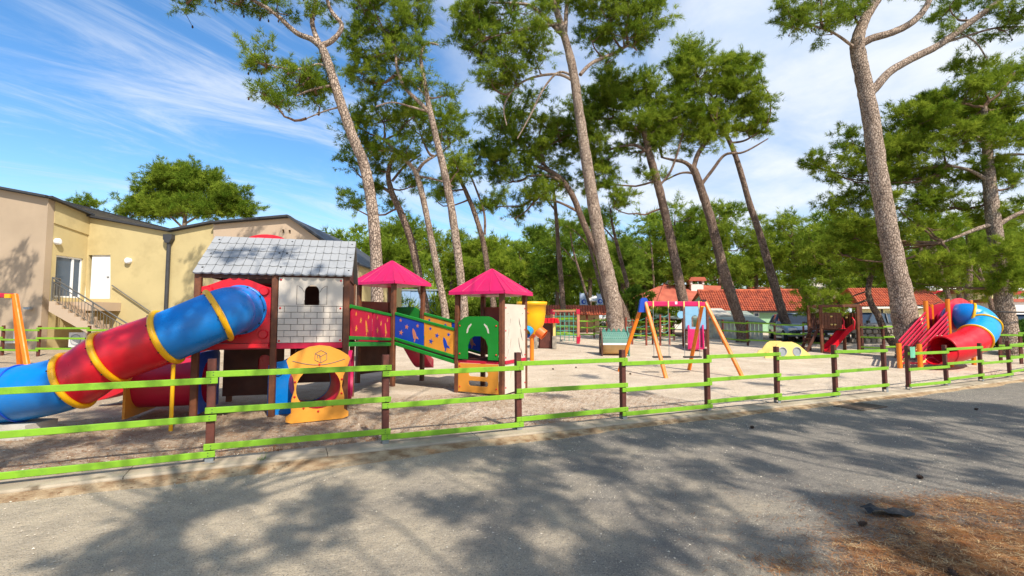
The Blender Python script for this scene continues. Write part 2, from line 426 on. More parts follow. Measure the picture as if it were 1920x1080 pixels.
def barkmat(name, c1, c2, crack):
    m = bpy.data.materials.new(name); m.use_nodes = True; N = m.node_tree.nodes; L = m.node_tree.links; b = N['Principled BSDF']
    b.inputs['Roughness'].default_value = 0.95; b.inputs['Specular IOR Level'].default_value = 0.1
    g = N.new('ShaderNodeNewGeometry'); mp = N.new('ShaderNodeMapping'); L.new(g.outputs['Position'], mp.inputs['Vector']); mp.inputs['Scale'].default_value = (1, 1, 0.5)
    n0 = N.new('ShaderNodeTexNoise'); n0.inputs['Scale'].default_value = 7; n0.inputs['Detail'].default_value = 4; L.new(mp.outputs[0], n0.inputs['Vector'])
    ad = N.new('ShaderNodeMix'); ad.data_type = 'VECTOR'; ad.inputs['Factor'].default_value = 0.10; L.new(mp.outputs[0], ad.inputs['A']); L.new(n0.outputs['Color'], ad.inputs['B'])
    v = N.new('ShaderNodeTexVoronoi'); v.feature = 'DISTANCE_TO_EDGE'; v.inputs['Scale'].default_value = 19.0; L.new(ad.outputs['Result'], v.inputs['Vector'])
    v2 = N.new('ShaderNodeTexVoronoi'); v2.inputs['Scale'].default_value = 19.0; L.new(ad.outputs['Result'], v2.inputs['Vector'])
    r = N.new('ShaderNodeMapRange'); L.new(v.outputs['Distance'], r.inputs['Value']); r.inputs['From Min'].default_value = 0.0; r.inputs['From Max'].default_value = 0.12
    mx = N.new('ShaderNodeMix'); mx.data_type = 'RGBA'; L.new(v2.outputs['Color'], mx.inputs['Factor']); mx.inputs['A'].default_value = (*c1, 1); mx.inputs['B'].default_value = (*c2, 1)
    n2 = N.new('ShaderNodeTexNoise'); n2.inputs['Scale'].default_value = 1.6; n2.inputs['Detail'].default_value = 5; L.new(g.outputs['Position'], n2.inputs['Vector'])
    r2 = N.new('ShaderNodeMapRange'); L.new(n2.outputs['Fac'], r2.inputs['Value']); r2.inputs['From Min'].default_value = 0.5; r2.inputs['From Max'].default_value = 0.72
    m2 = N.new('ShaderNodeMix'); m2.data_type = 'RGBA'; L.new(r2.outputs[0], m2.inputs['Factor']); L.new(mx.outputs['Result'], m2.inputs['A']); m2.inputs['B'].default_value = (*[(x + y) / 2 for x, y in zip(c2, crack)], 1)
    m3 = N.new('ShaderNodeMix'); m3.data_type = 'RGBA'; L.new(r.outputs[0], m3.inputs['Factor']); m3.inputs['A'].default_value = (*crack, 1); L.new(m2.outputs['Result'], m3.inputs['B'])
    n4 = N.new('ShaderNodeTexNoise'); n4.inputs['Scale'].default_value = 6.0; n4.inputs['Detail'].default_value = 3; L.new(g.outputs['Position'], n4.inputs['Vector'])
    r4 = N.new('ShaderNodeMapRange'); L.new(n4.outputs['Fac'], r4.inputs['Value']); r4.inputs['From Min'].default_value = 0.48; r4.inputs['From Max'].default_value = 0.72
    mx4 = N.new('ShaderNodeMath'); mx4.operation = 'MAXIMUM'; L.new(r.outputs[0], mx4.inputs[0]); L.new(r4.outputs[0], mx4.inputs[1]); L.new(mx4.outputs[0], m3.inputs['Factor'])
    L.new(m3.outputs['Result'], b.inputs['Base Color'])
    bp = N.new('ShaderNodeBump'); bp.inputs['Strength'].default_value = 1.0; bp.inputs['Distance'].default_value = 0.04; L.new(r.outputs[0], bp.inputs['Height']); L.new(bp.outputs[0], b.inputs['Normal'])
    return m
M['bark'] = barkmat('pine_bark', srgb(202, 180, 160), srgb(166, 144, 126), srgb(112, 94, 82))
M['bark_d'] = barkmat('dark_pine_bark', srgb(168, 144, 126), srgb(128, 106, 92), srgb(78, 62, 54))
M['twig'] = mat('pine_twig', srgb(120, 96, 80), 0.95, var=0.2, spec=0.1)
M['cone'] = mat('pine_cone', srgb(70, 50, 38), 0.95, var=0.3)
M['netg'] = mat('green_rope', srgb(92, 160, 140), 0.8, var=0.1)
M['grey'] = mat('grey_paint', srgb(150, 156, 160), 0.6, var=0.1)
M['gravel'] = mat('pale_pebble', srgb(196, 184, 164), 0.9, var=0.25, scale=30)
M['litter'] = mat('pine_needle_litter', srgb(170, 116, 68), 0.95, scale=9.0, col2=srgb(98, 62, 40), spec=0.1)
M['dirt'] = mat('needle_covered_soil', srgb(150, 108, 70), 0.95, scale=1.2, col2=srgb(112, 80, 54), bump=0.9, bscale=30, spec=0.1)

def leafmat(name, c1, c2, trans=0.38):
    m = bpy.data.materials.new(name); m.use_nodes = True
    N = m.node_tree.nodes; L = m.node_tree.links
    for n in list(N): N.remove(n)
    at_ = N.new('ShaderNodeAttribute'); at_.attribute_name = 'hue'
    mx = N.new('ShaderNodeMix'); mx.data_type = 'RGBA'
    L.new(at_.outputs['Fac'], mx.inputs['Factor'])
    mx.inputs['A'].default_value = (*c1, 1); mx.inputs['B'].default_value = (*c2, 1)
    d = N.new('ShaderNodeBsdfDiffuse'); t = N.new('ShaderNodeBsdfTranslucent')
    L.new(mx.outputs['Result'], d.inputs['Color']); L.new(mx.outputs['Result'], t.inputs['Color'])
    ms = N.new('ShaderNodeMixShader'); ms.inputs[0].default_value = trans
    L.new(d.outputs[0], ms.inputs[1]); L.new(t.outputs[0], ms.inputs[2])
    o = N.new('ShaderNodeOutputMaterial'); L.new(ms.outputs[0], o.inputs['Surface'])
    return m
M['leaf'] = leafmat('pine_needles', (0.100, 0.175, 0.016), (0.350, 0.430, 0.050))
M['leaf2'] = leafmat('pine_needles_yellowish', (0.125, 0.205, 0.016), (0.400, 0.470, 0.052))
M['leaf_d'] = leafmat('dark_pine_needles', (0.075, 0.150, 0.018), (0.280, 0.370, 0.044))
M['leaf_b'] = leafmat('broad_leaves', (0.050, 0.120, 0.020), (0.140, 0.240, 0.040))
# ------------------------------------------------------------------ ground, kerb, road
FU = Vector((0.9003, 0.4353, 0))           # along the near fence, left to right
FN = Vector((-0.4353, 0.9003, 0))          # into the playground
FP0 = Vector((-3.34, 5.35, 0))             # the first post in view
FS = 1.907
def fpt(s, t, dz=0.0):
    p = FP0 + FU * s + FN * t
    return Vector((p.x, p.y, gz(p.x, p.y) + dz))
def sheet(name, ss, ts, dz, m, relief=0.0, seed=1):
    rnd = random.Random(seed); mb = MB(); ns, nt = len(ss), len(ts)
    vs = []
    for t in ts:
        for s in ss:
            p = fpt(s, t, dz)
            if relief and -14 < s < 30 and abs(t) < 30: p.z += rnd.uniform(-relief, relief)
            vs.append(p)
    fs = [(j * ns + i, j * ns + i + 1, (j + 1) * ns + i + 1, (j + 1) * ns + i) for j in range(nt - 1) for i in range(ns - 1)]
    mb.add(vs, fs, True)
    return struct(mb.build(name, m))
def steps(*segs):
    out = []
    for a, b, d in segs:
        n = max(1, round((b - a) / d)); out += [a + (b - a) * i / n for i in range(n)]
    out.append(segs[-1][1]); return out
SS = steps((-900, -60, 60), (-60, -12, 4), (-12, 30, 0.6), (30, 70, 4), (70, 900, 60))
sheet('playground_ground', SS, steps((0.04, 12, 0.6), (12, 40, 2), (40, 1600, 60)), -0.012, M['sand'], 0.012, 2)
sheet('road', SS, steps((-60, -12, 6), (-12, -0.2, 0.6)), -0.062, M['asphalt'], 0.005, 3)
# kerb: separate concrete lengths with open joints
for j in range(-8, 22):
    s0 = j * 1.907 - 0.7; s1 = s0 + 1.899
    mb = MB(); vs = []
    for s in (s0, (s0 + s1) / 2, s1):
        for (t, dz) in ((-0.24, -0.12), (-0.24, -0.022), (-0.225, -0.004), (0.12, 0.004), (0.12, -0.12)):
            vs.append(fpt(s, t, dz))
    fs = [(a * 5 + i, (a + 1) * 5 + i, (a + 1) * 5 + i + 1, a * 5 + i + 1) for a in (0, 1) for i in range(4)] + [(0, 1, 2, 3, 4), (14, 13, 12, 11, 10)]
    mb.add(vs, fs)
    if j == -8:
        KERB = struct(mb.build('kerb', M['kerb']))
        ORG[KERB.name] = Vector((0, 0, 0))
    else:
        mb.build('kerb_stone', M['kerb'], KERB)

# sand and gravel washed against the foot of the kerb
rnk = random.Random(77); vs = []; fs = []; nk = 90
wd = [0.12 + 0.22 * rnk.random() for _ in range(nk + 1)]
for i in range(nk + 1):
    s_ = -11 + 34 * i / nk; k_ = (wd[i] + wd[max(0, i - 1)] + wd[min(nk, i + 1)]) / 3 * (1.25 if s_ < 5 else 0.7)
    for (t, dz) in ((-0.20, -0.028), (-0.24 - k_ * .35, -0.042), (-0.24 - k_ * .75, -0.055), (-0.24 - k_, -0.066)): vs.append(fpt(s_, t, dz))
fs = [(i * 4 + j + 1, i * 4 + j, (i + 1) * 4 + j, (i + 1) * 4 + j + 1) for i in range(nk) for j in range(3)]
mb = MB(); mb.add(vs, [f[::-1] for f in fs], True); o = mb.build('sand_drift', mat('drifted_sand', srgb(196, 172, 138), 0.95, scale=7.0, col2=srgb(142, 112, 82), bump=1.0, bscale=60, spec=0.1, dist=0.02, third=(srgb(112, 84, 60), 14.0, 0.56, 0.72))); o['kind'] = 'structure'

# ------------------------------------------------------------------ fences
def fence(name, pts, label, Hs=1.10, low=(0.084, 0.476, 0.885), step=0.074, pw=0.082, rail_h=0.068, flip=0, start=0, end_post=True, front=None, group=None, shoe=True):
    """pts: ground points of the posts; rails sit on the viewer's side, panels alternate low and high"""
    f = thing(name, pts[0], label, 'fence', group)
    shp = MB(); shp.box((0, 0, 0), (1, 1, 1))
    rnd = random.Random(len(pts))
    for i, p in enumerate(pts):
        d = (pts[min(i + 1, len(pts) - 1)] - pts[max(i - 1, 0)]); d.z = 0; d.normalize()
        nv = Vector((d.y, -d.x, 0))
        if front is not None: nv = nv if nv.dot(front) > 0 else -nv
        h = Hs + rnd.uniform(-0.01, 0.02)
        lean = Vector((rnd.uniform(-0.012, 0.012), rnd.uniform(-0.012, 0.012), 0))
        m = MB(); m.bbeam(p + Z * (0.06 if shoe else -0.02), p + Z * h + lean, pw, pw, 0.006, nv)
        po = m.build('post', M['brown'], f)
        if shoe:
            m = MB()
            for sgn in (-1, 1):
                m.obox(p + nv * sgn * (pw / 2 + 0.004) + Z * 0.05, d * pw / 2, nv * 0.003, Z * 0.06)
            m.obox(p + Z * -0.008 + nv * 0.01, d * 0.06, nv * 0.075, Z * 0.006)
            m.build('post_shoe', M['galv'], po)
    for i in range(len(pts) - 1):
        a, b = pts[i], pts[i + 1]
        d = (b - a); d.z = 0; d.normalize(); nv = Vector((d.y, -d.x, 0))
        if front is not None: nv = nv if nv.dot(front) > 0 else -nv
        hi = (i + start) % 2
        for k in range(3):
            zz = low[k] + step * hi
            off = nv * (pw / 2 + 0.014)
            ex = 0.055
            m = MB()
            ja, jb = rnd.uniform(-0.008, 0.008), rnd.uniform(-0.008, 0.008)
            m.bbeam(a + off + Z * (zz + ja) - d * ex, b + off + Z * (zz + jb) + d * ex, 0.024, rail_h, 0.004)
            ro = m.build('rail', M['lime'], f)
            if shoe and p.y < 30:
                for q0, sg in ((a, 1), (b, -1)):
                    for dz in (-.016, .016):
                        q = q0 + off + Z * (zz + dz) + d * sg * .012 + nv * .0115; m = MB(); m.tube([q, q + nv * .003], .006, 6); m.build('screw', M['slate'], ro)
    return f
near = [fpt(FS * i, 0) for i in range(-1, 8)]
fence('near_fence', near, 'lime green rail fence with brown posts along the kerb, in front of the playground', start=0, front=Vector((0, -1, 0)))
rp = []
for px in (1694, 1765, 1829, 1883, 1935, 1985):
    # column px meets the fence line
    k = (px - 960.0) / F / CF
    s = (k * FP0.y - FP0.x) / (FU.x - k * FU.y)
    rp.append(fpt(s, 0))
fence('gate_side_fence', rp, 'short lime green fence run right of the entrance gap, green notice on its first post', Hs=1.04, start=0, front=Vector((0, -1, 0)), low=(0.10, 0.48, 0.86))
m = MB(); p = rp[0]
c = p + Z * 0.90 + Vector((0.09, -0.075, 0)); u = Vector((0.93, 0.30, 0.0)).normalized()
cols = 6; rows = 4; vs = []
for r in range(rows + 1):
    for q in range(cols + 1):
        a = q / cols - 0.5; b = r / rows - 0.5
        vs.append(c + u * (a * 0.17) + Z * (b * 0.26) + Vector((0, -1, 0)) * (0.02 * math.cos(a * 5) * (0.4 + abs(b))))
o = len(vs); vs += [v + Vector((0.0, 0.003, 0)) for v in vs]
fs = [(r * 7 + q, r * 7 + q + 1, (r + 1) * 7 + q + 1, (r + 1) * 7 + q) for r in range(rows) for q in range(cols)]
m.add(vs, fs + [tuple(o + i for i in f[::-1]) for f in fs], True)
tag(m.build('notice_sheet', mat('mint_sheet', srgb(112, 186, 150), 0.6, var=0.05), origin=c - Z * 0.13), 'small mint green notice sheet curling on the first post right of the gap', 'notice')
fence('left_back_fence', [on(-60, 18.5), on(12, 18.1), on(79, 17.8), on(172, 17.7), on(262, 17.6), on(345, 17.5)], 'lime green rail fence at left, in front of the ochre building stairs', start=1, front=Vector((0, -1, 0)), shoe=False, low=(0.2, 0.58, 0.96), Hs=1.12)
fence('back_fence', [on(1030, 27.5), on(1075, 27.3), on(1113, 27.2), on(1170, 27.0), on(1230, 26.6), on(1262, 26.3)], 'lime green rail fence at the back behind the climbing net and big pine', start=1, front=Vector((0, -1, 0)), shoe=False, low=(0.2, 0.58, 0.96), Hs=1.15)
fence('shed_side_fence', [on(1353, 25.0), on(1399, 23.6), on(1450, 22.6), on(1503, 22.0), on(1540, 21.6)], 'lime green rail fence in front of the weathered shed and parked cars', start=0, front=Vector((0, -1, 0)), shoe=False, low=(0.24, 0.66, 1.08), Hs=1.22, step=0.05)
fence('trunk_side_fence', [on(1610, 20.6), on(1652, 20.0), on(1712, 20.4), on(1790, 20.8)], 'lime green rail fence between the brown play hut and the big right pine', start=0, front=Vector((0, -1, 0)), shoe=False, low=(0.24, 0.66, 1.08), Hs=1.22, step=0.05)
fence('right_edge_fence', [on(1868, 17.2), on(1906, 17.0), on(1960, 16.7)], 'dim green rail fence behind the tube slide at the right edge', start=0, front=Vector((0, -1, 0)), shoe=False, low=(0.24, 0.62, 1.0), Hs=1.12)

# ------------------------------------------------------------------ left building
GB = gz(-15, 22) - 0.25
b = thing('holiday_building', (-16, 22, GB), 'two storey ochre and beige stucco building with outside stairs and dark roof edge', 'building')
def wallpoly(name, px_pts, Y, thick, m, parent=b, holes=(), y_of=None):
    """wall in the plane Y, outline given in picture columns/rows"""
    pts = [at(px, py, Y) for px, py in px_pts]
    lo = [(p.x, p.z) for p in pts]; hl = [[(at(x, y, Y).x, at(x, y, Y).z) for x, y in h] for h in holes]
    mb = MB(); mb.plate([lo] + hl, (0, Y + thick / 2, 0), (1, 0, 0), (0, 0, 1), thick)
    return mb.build(name, m, parent)
YA, YB = 20.0, 22.0
xa = at(83, 500, YA).x
zA0 = at(-60, 347, YA).z; zA1 = at(83, 372, YA).z
mb = MB(); mb.plate([[(xa - 7, GB), (xa, GB), (xa, zA1), (xa - 7, zA0 + 0.75)]], (0, YA + 0.15, 0), (1, 0, 0), (0, 0, 1), 0.3)
front = mb.build('front_wall', M['stucco3'], b)
# side wall of the left wing, in the plane x = xa, with the glazed door
zB1 = at(163, 405, YB).z
def yz(px):   # depth at which the plane x = xa shows in column px
    return xa / ((px - 960.0) / F / CF)
d0, d1 = yz(103), yz(154)
zd0 = at(103, 557, d0).z; zd1 = at(103, 478, d0).z
mb = MB(); mb.plate([[(YA + 0.3, GB), (YB, GB), (YB, zB1 - 0.85), (YA + 0.3, zA1 - 0.95)], rect(d0, zd0, d1, zd1)], (xa - 0.17, 0, 0), (0, 1, 0), (0, 0, 1), 0.3)
mb.build('side_wall', M['stucco'], b)
mb = MB(); mb.plate([[(YA + 0.3, zA1 - 1.0), (YB, zB1 - 0.9), (YB, zB1), (YA + 0.3, zA1)]], (xa - 0.14, 0, 0), (0, 1, 0), (0, 0, 1), 0.34)
mb.build('parapet_band', M['stucco'], b)
# glazed door
mb = MB()
fr = 0.07
mb.plate([rect(d0, zd0, d1, zd1), rect(d0 + fr, zd0 + fr, d0 + 0.62 * (d1 - d0), zd1 - fr), rect(d0 + 0.70 * (d1 - d0), zd0 + fr, d1 - fr, zd1 - fr)], (xa - 0.12, 0, 0), (0, 1, 0), (0, 0, 1), 0.08)
door = mb.build('glazed_door', M['wdoor'], b)
mb = MB(); mb.plate([rect(d0 + fr - 0.01, zd0 + fr, d1 - fr, zd1 - fr)], (xa - 0.13, 0, 0), (0, 1, 0), (0, 0, 1), 0.02); mb.build('pane', M['glass'], door)
# back wall between the wings with a valley roof line, and the gable wing
zf = at(165, 560, YB).z
wallpoly('back_wall', [(160, 900), (402, 900), (402, 416), (318, 434), (160, 405)], YB, 0.3, M['stucco'], holes=[[(166, 560), (207, 560), (207, 478), (166, 478)]])
for pnt in [0]:
    mb = MB(); p0 = at(166, 560, YB); p1 = at(207, 478, YB)
    mb.plate([rect(p0.x, p0.z, p1.x, p1.z)], (0, YB + 0.10, 0), (1, 0, 0), (0, 0, 1), 0.06); wd = mb.build('white_door', M['wdoor'], b)
    mb = MB(); mb.box((p1.x - 0.1, YB + 0.05, (p0.z + p1.z) / 2), (0.1, 0.05, 0.03)); mb.build('door_handle', M['rail'], wd)
wallpoly('gable_wall', [(400, 900), (668, 900), (668, 492), (604, 453), (540, 407), (400, 419)], YB - 0.12, 0.4, M['stucco2'], holes=[[(529, 437), (533, 437), (533, 430), (529, 430)], [(541, 438), (545, 438), (545, 431), (541, 431)]])
mb = MB(); pr = at(668, 595, YB - 0.12).x
mb.plate([[(YB + 0.3, GB), (YB + 9, GB), (YB + 9, at(668, 492, YB).z), (YB + 0.3, at(668, 492, YB).z)]], (pr - 0.2, 0, 0), (0, 1, 0), (0, 0, 1), 0.3); mb.build('end_wall', M['stucco'], b)
# roof edges and the roof planes behind them
def roofedge(pa, pb, name='roof_edge'):
    mb = MB(); mb.beam(pa, pb, 0.30, 0.09); return mb.build(name, M['slate'], b)
E = [Vector((xa - 7, YA - 0.1, zA0 + 0.80)), Vector((xa + 0.1, YA - 0.1, zA1 + 0.05)), Vector((xa + 0.1, YB, zB1 + 0.05))]
roofedge(E[0], E[1]); roofedge(E[1], E[2])
V0 = at(163, 404, YB - 0.05); V1 = at(318, 432, YB - 0.05); V2 = at(402, 416, YB - 0.05)
roofedge(V0, V1); roofedge(V1, V2)
G1 = at(400, 417, YB - 0.2); G2 = at(541, 405, YB - 0.2); G3 = at(672, 494, YB - 0.2)
roofedge(G1, G2); roofedge(G2, G3)
for k, (pa, pb) in enumerate(((E[0], E[1]), (V0, V1), (V1, V2), (G1, G2), (G2, G3))):
    mb = MB(); n = Vector((0, 9, 0)); mb.add([pa + Z * 0.0, pb + Z * 0.0, pb + n, pa + n, pa - Z * .08, pb - Z * .08, pb + n - Z * .08, pa + n - Z * .08],
        [(0, 1, 2, 3), (7, 6, 5, 4), (0, 4, 5, 1), (1, 5, 6, 2), (2, 6, 7, 3), (3, 7, 4, 0)])
    mb.build('roof', M['slate'], b)
# down pipe with hopper head
pt = at(318, 440, YB - 0.10)
mb = MB(); mb.tube([(pt.x, YB - 0.12, pt.z - 0.35), (pt.x, YB - 0.12, GB)], 0.085, 12); dp = mb.build('down_pipe', M['slate'], b)
mb = MB(); mb.prism([(-0.2, 0), (0.2, 0), (0.2, -0.22), (0.09, -0.40), (-0.09, -0.40), (-0.2, -0.22)], (pt.x, YB - 0.25, pt.z), (1, 0, 0), (0, 0, 1), (0, 0.23, 0)); mb.build('hopper_head', M['slate'], dp)
# round wall lamps
for (px, py, plane) in ((240, 489, 'back'), (101, 453, 'side')):
    if plane == 'back': c = at(px, py, YB - 0.08); ax = Vector((0, -1, 0))
    else: c = at(px, py, yz(px)); ax = Vector((1, 0, 0)); c.x = xa + 0.06
    mb = MB(); mb.tube([c - ax * 0.07, c + ax * 0.06, c + ax * 0.09], [0.14, 0.14, 0.09], 16)
    mb.build('wall_lamp', M['wdoor'], b)
# floodlight, low window and box on the left wing
c = at(52, 578, YA - 0.15); mb = MB(); mb.box(c, (0.28, 0.12, 0.10)); mb.beam(c, c + Vector((-0.1, 0.16, 0.05)), 0.04, 0.04); mb.build('flood_lamp', M['grey'], b)
p0 = at(26, 640, YA - 0.02); p1 = at(40, 590, YA - 0.02)
mb = MB(); mb.plate([rect(p0.x, p0.z, p1.x, p1.z), rect(p0.x + .05, p0.z + .05, p1.x - .05, p1.z - .05)], (0, YA - 0.02, 0), (1, 0, 0), (0, 0, 1), 0.06); wdw = mb.build('window', M['wdoor'], b)
mb = MB(); mb.plate([rect(p0.x + .04, p0.z + .04, p1.x - .04, p1.z - .04)], (0, YA - 0.012, 0), (1, 0, 0), (0, 0, 1), 0.02); mb.build('pane', M['glass'], wdw)
mb = MB(); mb.box(((p0.x + p1.x) / 2, YA - 0.1, p0.z - 0.04), (0.75, 0.2, 0.06)); mb.build('window_sill', M['hwhite'], wdw)
# outside stairs: landing, flight, railings
zl = at(125, 566, 20.6).z
x0 = xa + 0.02; x1 = at(127, 566, 20.6).x
mb = MB(); mb.prism([(x0, zl), (at(207, 560, 21.4).x, zl), (at(207, 560, 21.4).x, zl - 0.38), (x0, zl - 0.38)], (0, 20.6, 0), (1, 0, 0), (0, 0, 1), (0, 1.39, 0))
mb.build('landing', M['stucco2'], b)
xs = at(127, 566, 20.6).x; nst = 13; run = 0.27; rise = (zl - GB - 0.1) / nst
ys0, ys1 = 20.6, 21.35
prof = [(xs, zl)]
for k in range(nst):
    prof += [(xs + run * k + 0.0, zl - rise * (k + 1)), (xs + run * (k + 1), zl - rise * (k + 1))] if k else [(xs + run, zl - 0.001), (xs + run, zl - rise)]
# flight as a stepped slab with a sloping underside
st = [(xs, zl)]; xx, z_ = xs, zl
for k in range(nst):
    st.append((xx + run, z_)); z_ -= rise; xx += run; st.append((xx, z_))
st.append((xx, z_ - 0.25)); st.append((xs, zl - 0.42))
mb = MB(); tri = MB()
tri.plate([st], (0, (ys0 + ys1) / 2 - 0.42, 0), (1, 0, 0), (0, 0, 1), 0.0)
mb.plate([st], (0, ys0 - 0.42, 0), (1, 0, 0), (0, 0, 1), 0.82)
mb.build('stair_flight', M['stucco2'], b)
yr = ys0 - 0.80
mb = MB()
ra = Vector((x0 + 0.05, yr + 0.86, zl + 1.0)); r0 = Vector((xs, yr + 0.06, zl + 1.0)); r1 = Vector((xs + run * nst, yr + 0.06, zl - rise * nst + 1.0))
mb.tube([Vector((x0 + .05, yr + .86, zl + 1.0)), r0, r1], 0.03, 8); mb.tube([Vector((x0 + .05, yr + .86, zl + .82)), r0 - Z * .18, r1 - Z * .18], 0.02, 6)
mb.tube([Vector((x0 + .05, yr + .86, zl + .12)), r0 - Z * .88, r1 - Z * .88], 0.02, 6)
hr = mb.build('stair_handrail', M['rail'], b)
bal = MB(); bal.tube([(0, 0, 0), (0, 0, 0.72)], 0.011, 6); bal0 = None
def balu(p):
    global bal0
    o = ORG[b.name]
    if bal0 is None:
        bal0 = bal.build('baluster', M['rail'], hr); bal0.location = p - o; bal0.data.transform(Matrix.Translation(o)); 
    else: share(bal0, 'baluster', hr, p - o)
for k in range(8): balu(Vector((x0 + .05 + (xs - x0 - .05) * k / 8, yr + .86 + (0.06 - .86) * k / 8, zl + 0.11)))
for k in range(26):
    t = (k + 0.5) / 26; balu(Vector((xs + run * nst * t, yr + 0.06, zl - rise * nst * t + 0.11)))
for t in (0, 0.5, 1.0):
    q = r0.lerp(r1, t); mb = MB(); mb.tube([q, q - Z * 1.15], 0.03, 8); mb.build('rail_post', M['rail'], hr)
q = Vector((x0 + .05, yr + .86, zl + 1.0)); mb = MB(); mb.tube([q, q - Z * 1.0], 0.03, 8); mb.build('rail_post', M['rail'], hr)
mb = MB(); mb.tube([at(210, 535, YB - .1), at(281, 584, YB - .1)], 0.03, 8); mb.build('wall_handrail', M['rail'], b)
p = on(157, 20.5); mb = MB(); mb.box(p + Z * 0.38, (0.75, 0.32, 0.62)); mb.box(p + Z * 0.04, (0.6, 0.25, 0.07)); ac = mb.build('air_conditioner', M['hwhite'], None, origin=p)
tag(ac, 'white air conditioner box on the ground beneath the outside stairs', 'air conditioner')
mb = MB(); mb.torus(p + Vector((-0.08, -0.165, 0.38)), (0, -1, 0), 0.22, 0.015, 24, 6)
for k in range(-4, 5): mb.box(p + Vector((-0.08, -0.165, 0.38 + k * 0.045)), (0.40, 0.01, 0.012))
mb.build('fan_grille', M['grey'], ac)
# ------------------------------------------------------------------ pines
def tufts(C, R, n, rng, blen, bw, nb, upb=0.45, shoots=13):
    """bottle-brush shoots growing out of the clumps C (k,3) of size R (k,3); n needle sprays each -> verts, hue"""
    k = len(C); m = max(2, n // shoots); S_ = k * shoots; T = S_ * m
    ci = np.repeat(np.arange(k), shoots)
    d = rng.normal(size=(S_, 3)); d /= np.linalg.norm(d, axis=1)[:, None]
    d = d + np.array([0, 0, upb]); d /= np.linalg.norm(d, axis=1)[:, None]
    ln = 0.75 + 0.5 * rng.random(S_)
    base = C[ci] + rng.normal(size=(S_, 3)) * R[ci] * 0.28
    hue_s = np.clip(rng.random(k)[ci] * 0.55 + rng.random(S_) * 0.5, 0, 1)
    si = np.repeat(np.arange(S_), m)
    s = 0.15 + 0.85 * rng.random(T) ** 0.75
    P = base[si] + d[si] * (s * ln[si])[:, None] * R[ci][si] + rng.normal(size=(T, 3)) * blen * 0.22
    hue_t = np.clip(hue_s[si] + (rng.random(T) - .5) * 0.25, 0, 1) ** 1.35
    P = np.repeat(P, nb, axis=0); A = np.repeat(d[si], nb, axis=0); hue = np.repeat(hue_t, nb); B = T * nb
    D = A * 0.75 + rng.normal(size=(B, 3)) * 0.5
    D /= np.linalg.norm(D, axis=1)[:, None]
    S = np.cross(D, rng.normal(size=(B, 3))); S /= np.linalg.norm(S, axis=1)[:, None]
    L = blen * (0.6 + 0.7 * rng.random(B))[:, None]; w = bw * (0.7 + 0.6 * rng.random(B))[:, None]
    v = np.empty((B, 3, 3), np.float32)
    v[:, 0] = P + S * w * 0.5; v[:, 1] = P - S * w * 0.5; v[:, 2] = P + D * L
    return v.reshape(-1, 3), np.repeat(hue, 3).astype(np.float32)
def trimesh(name, v, hue, m, parent, origin=None):
    o = ORG[parent.name] if parent is not None else Vector(origin)
    n = len(v) // 3
    me = bpy.data.meshes.new(name)
    me.vertices.add(len(v)); me.loops.add(len(v)); me.polygons.add(n)
    me.vertices.foreach_set('co', (v - np.array([o.x, o.y, o.z], np.float32)).ravel())
    me.loops.foreach_set('vertex_index', np.arange(len(v), dtype=np.int32))
    me.polygons.foreach_set('loop_start', np.arange(0, len(v), 3, dtype=np.int32))
    a = me.attributes.new('hue', 'FLOAT', 'POINT'); a.data.foreach_set('value', hue)
    me.materials.append(m); me.update(); me.validate()
    ob = bpy.data.objects.new(name, me); COL.objects.link(ob)
    if parent is not None: ob.parent = parent
    else: ob.location = o
    ORG[ob.name] = o
    return ob
def wobf(rng, n, amt=0.07):
    tab = {}
    def f(i, k):
        if (i, k % n) not in tab: tab[(i, k % n)] = 1 + rng.uniform(-amt, amt)
        return tab[(i, k % n)]
    return f
def curve_limb(a, b, rnd, sag=0.15, n=5):
    a = Vector(a); b = Vector(b); L = (b - a).length
    out = []
    j1 = Vector((rnd.uniform(-1, 1), rnd.uniform(-1, 1), rnd.uniform(-1, 1))) * L * 0.12
    for i in range(n + 1):
        t = i / n
        p = a.lerp(b, t) + Z * (-sag * L * math.sin(math.pi * t)) + j1 * math.sin(math.pi * t) + Vector((rnd.uniform(-1, 1), rnd.uniform(-1, 1), rnd.uniform(-1, 1))) * L * 0.025
        out.append(p)
    return out
TRI = 0
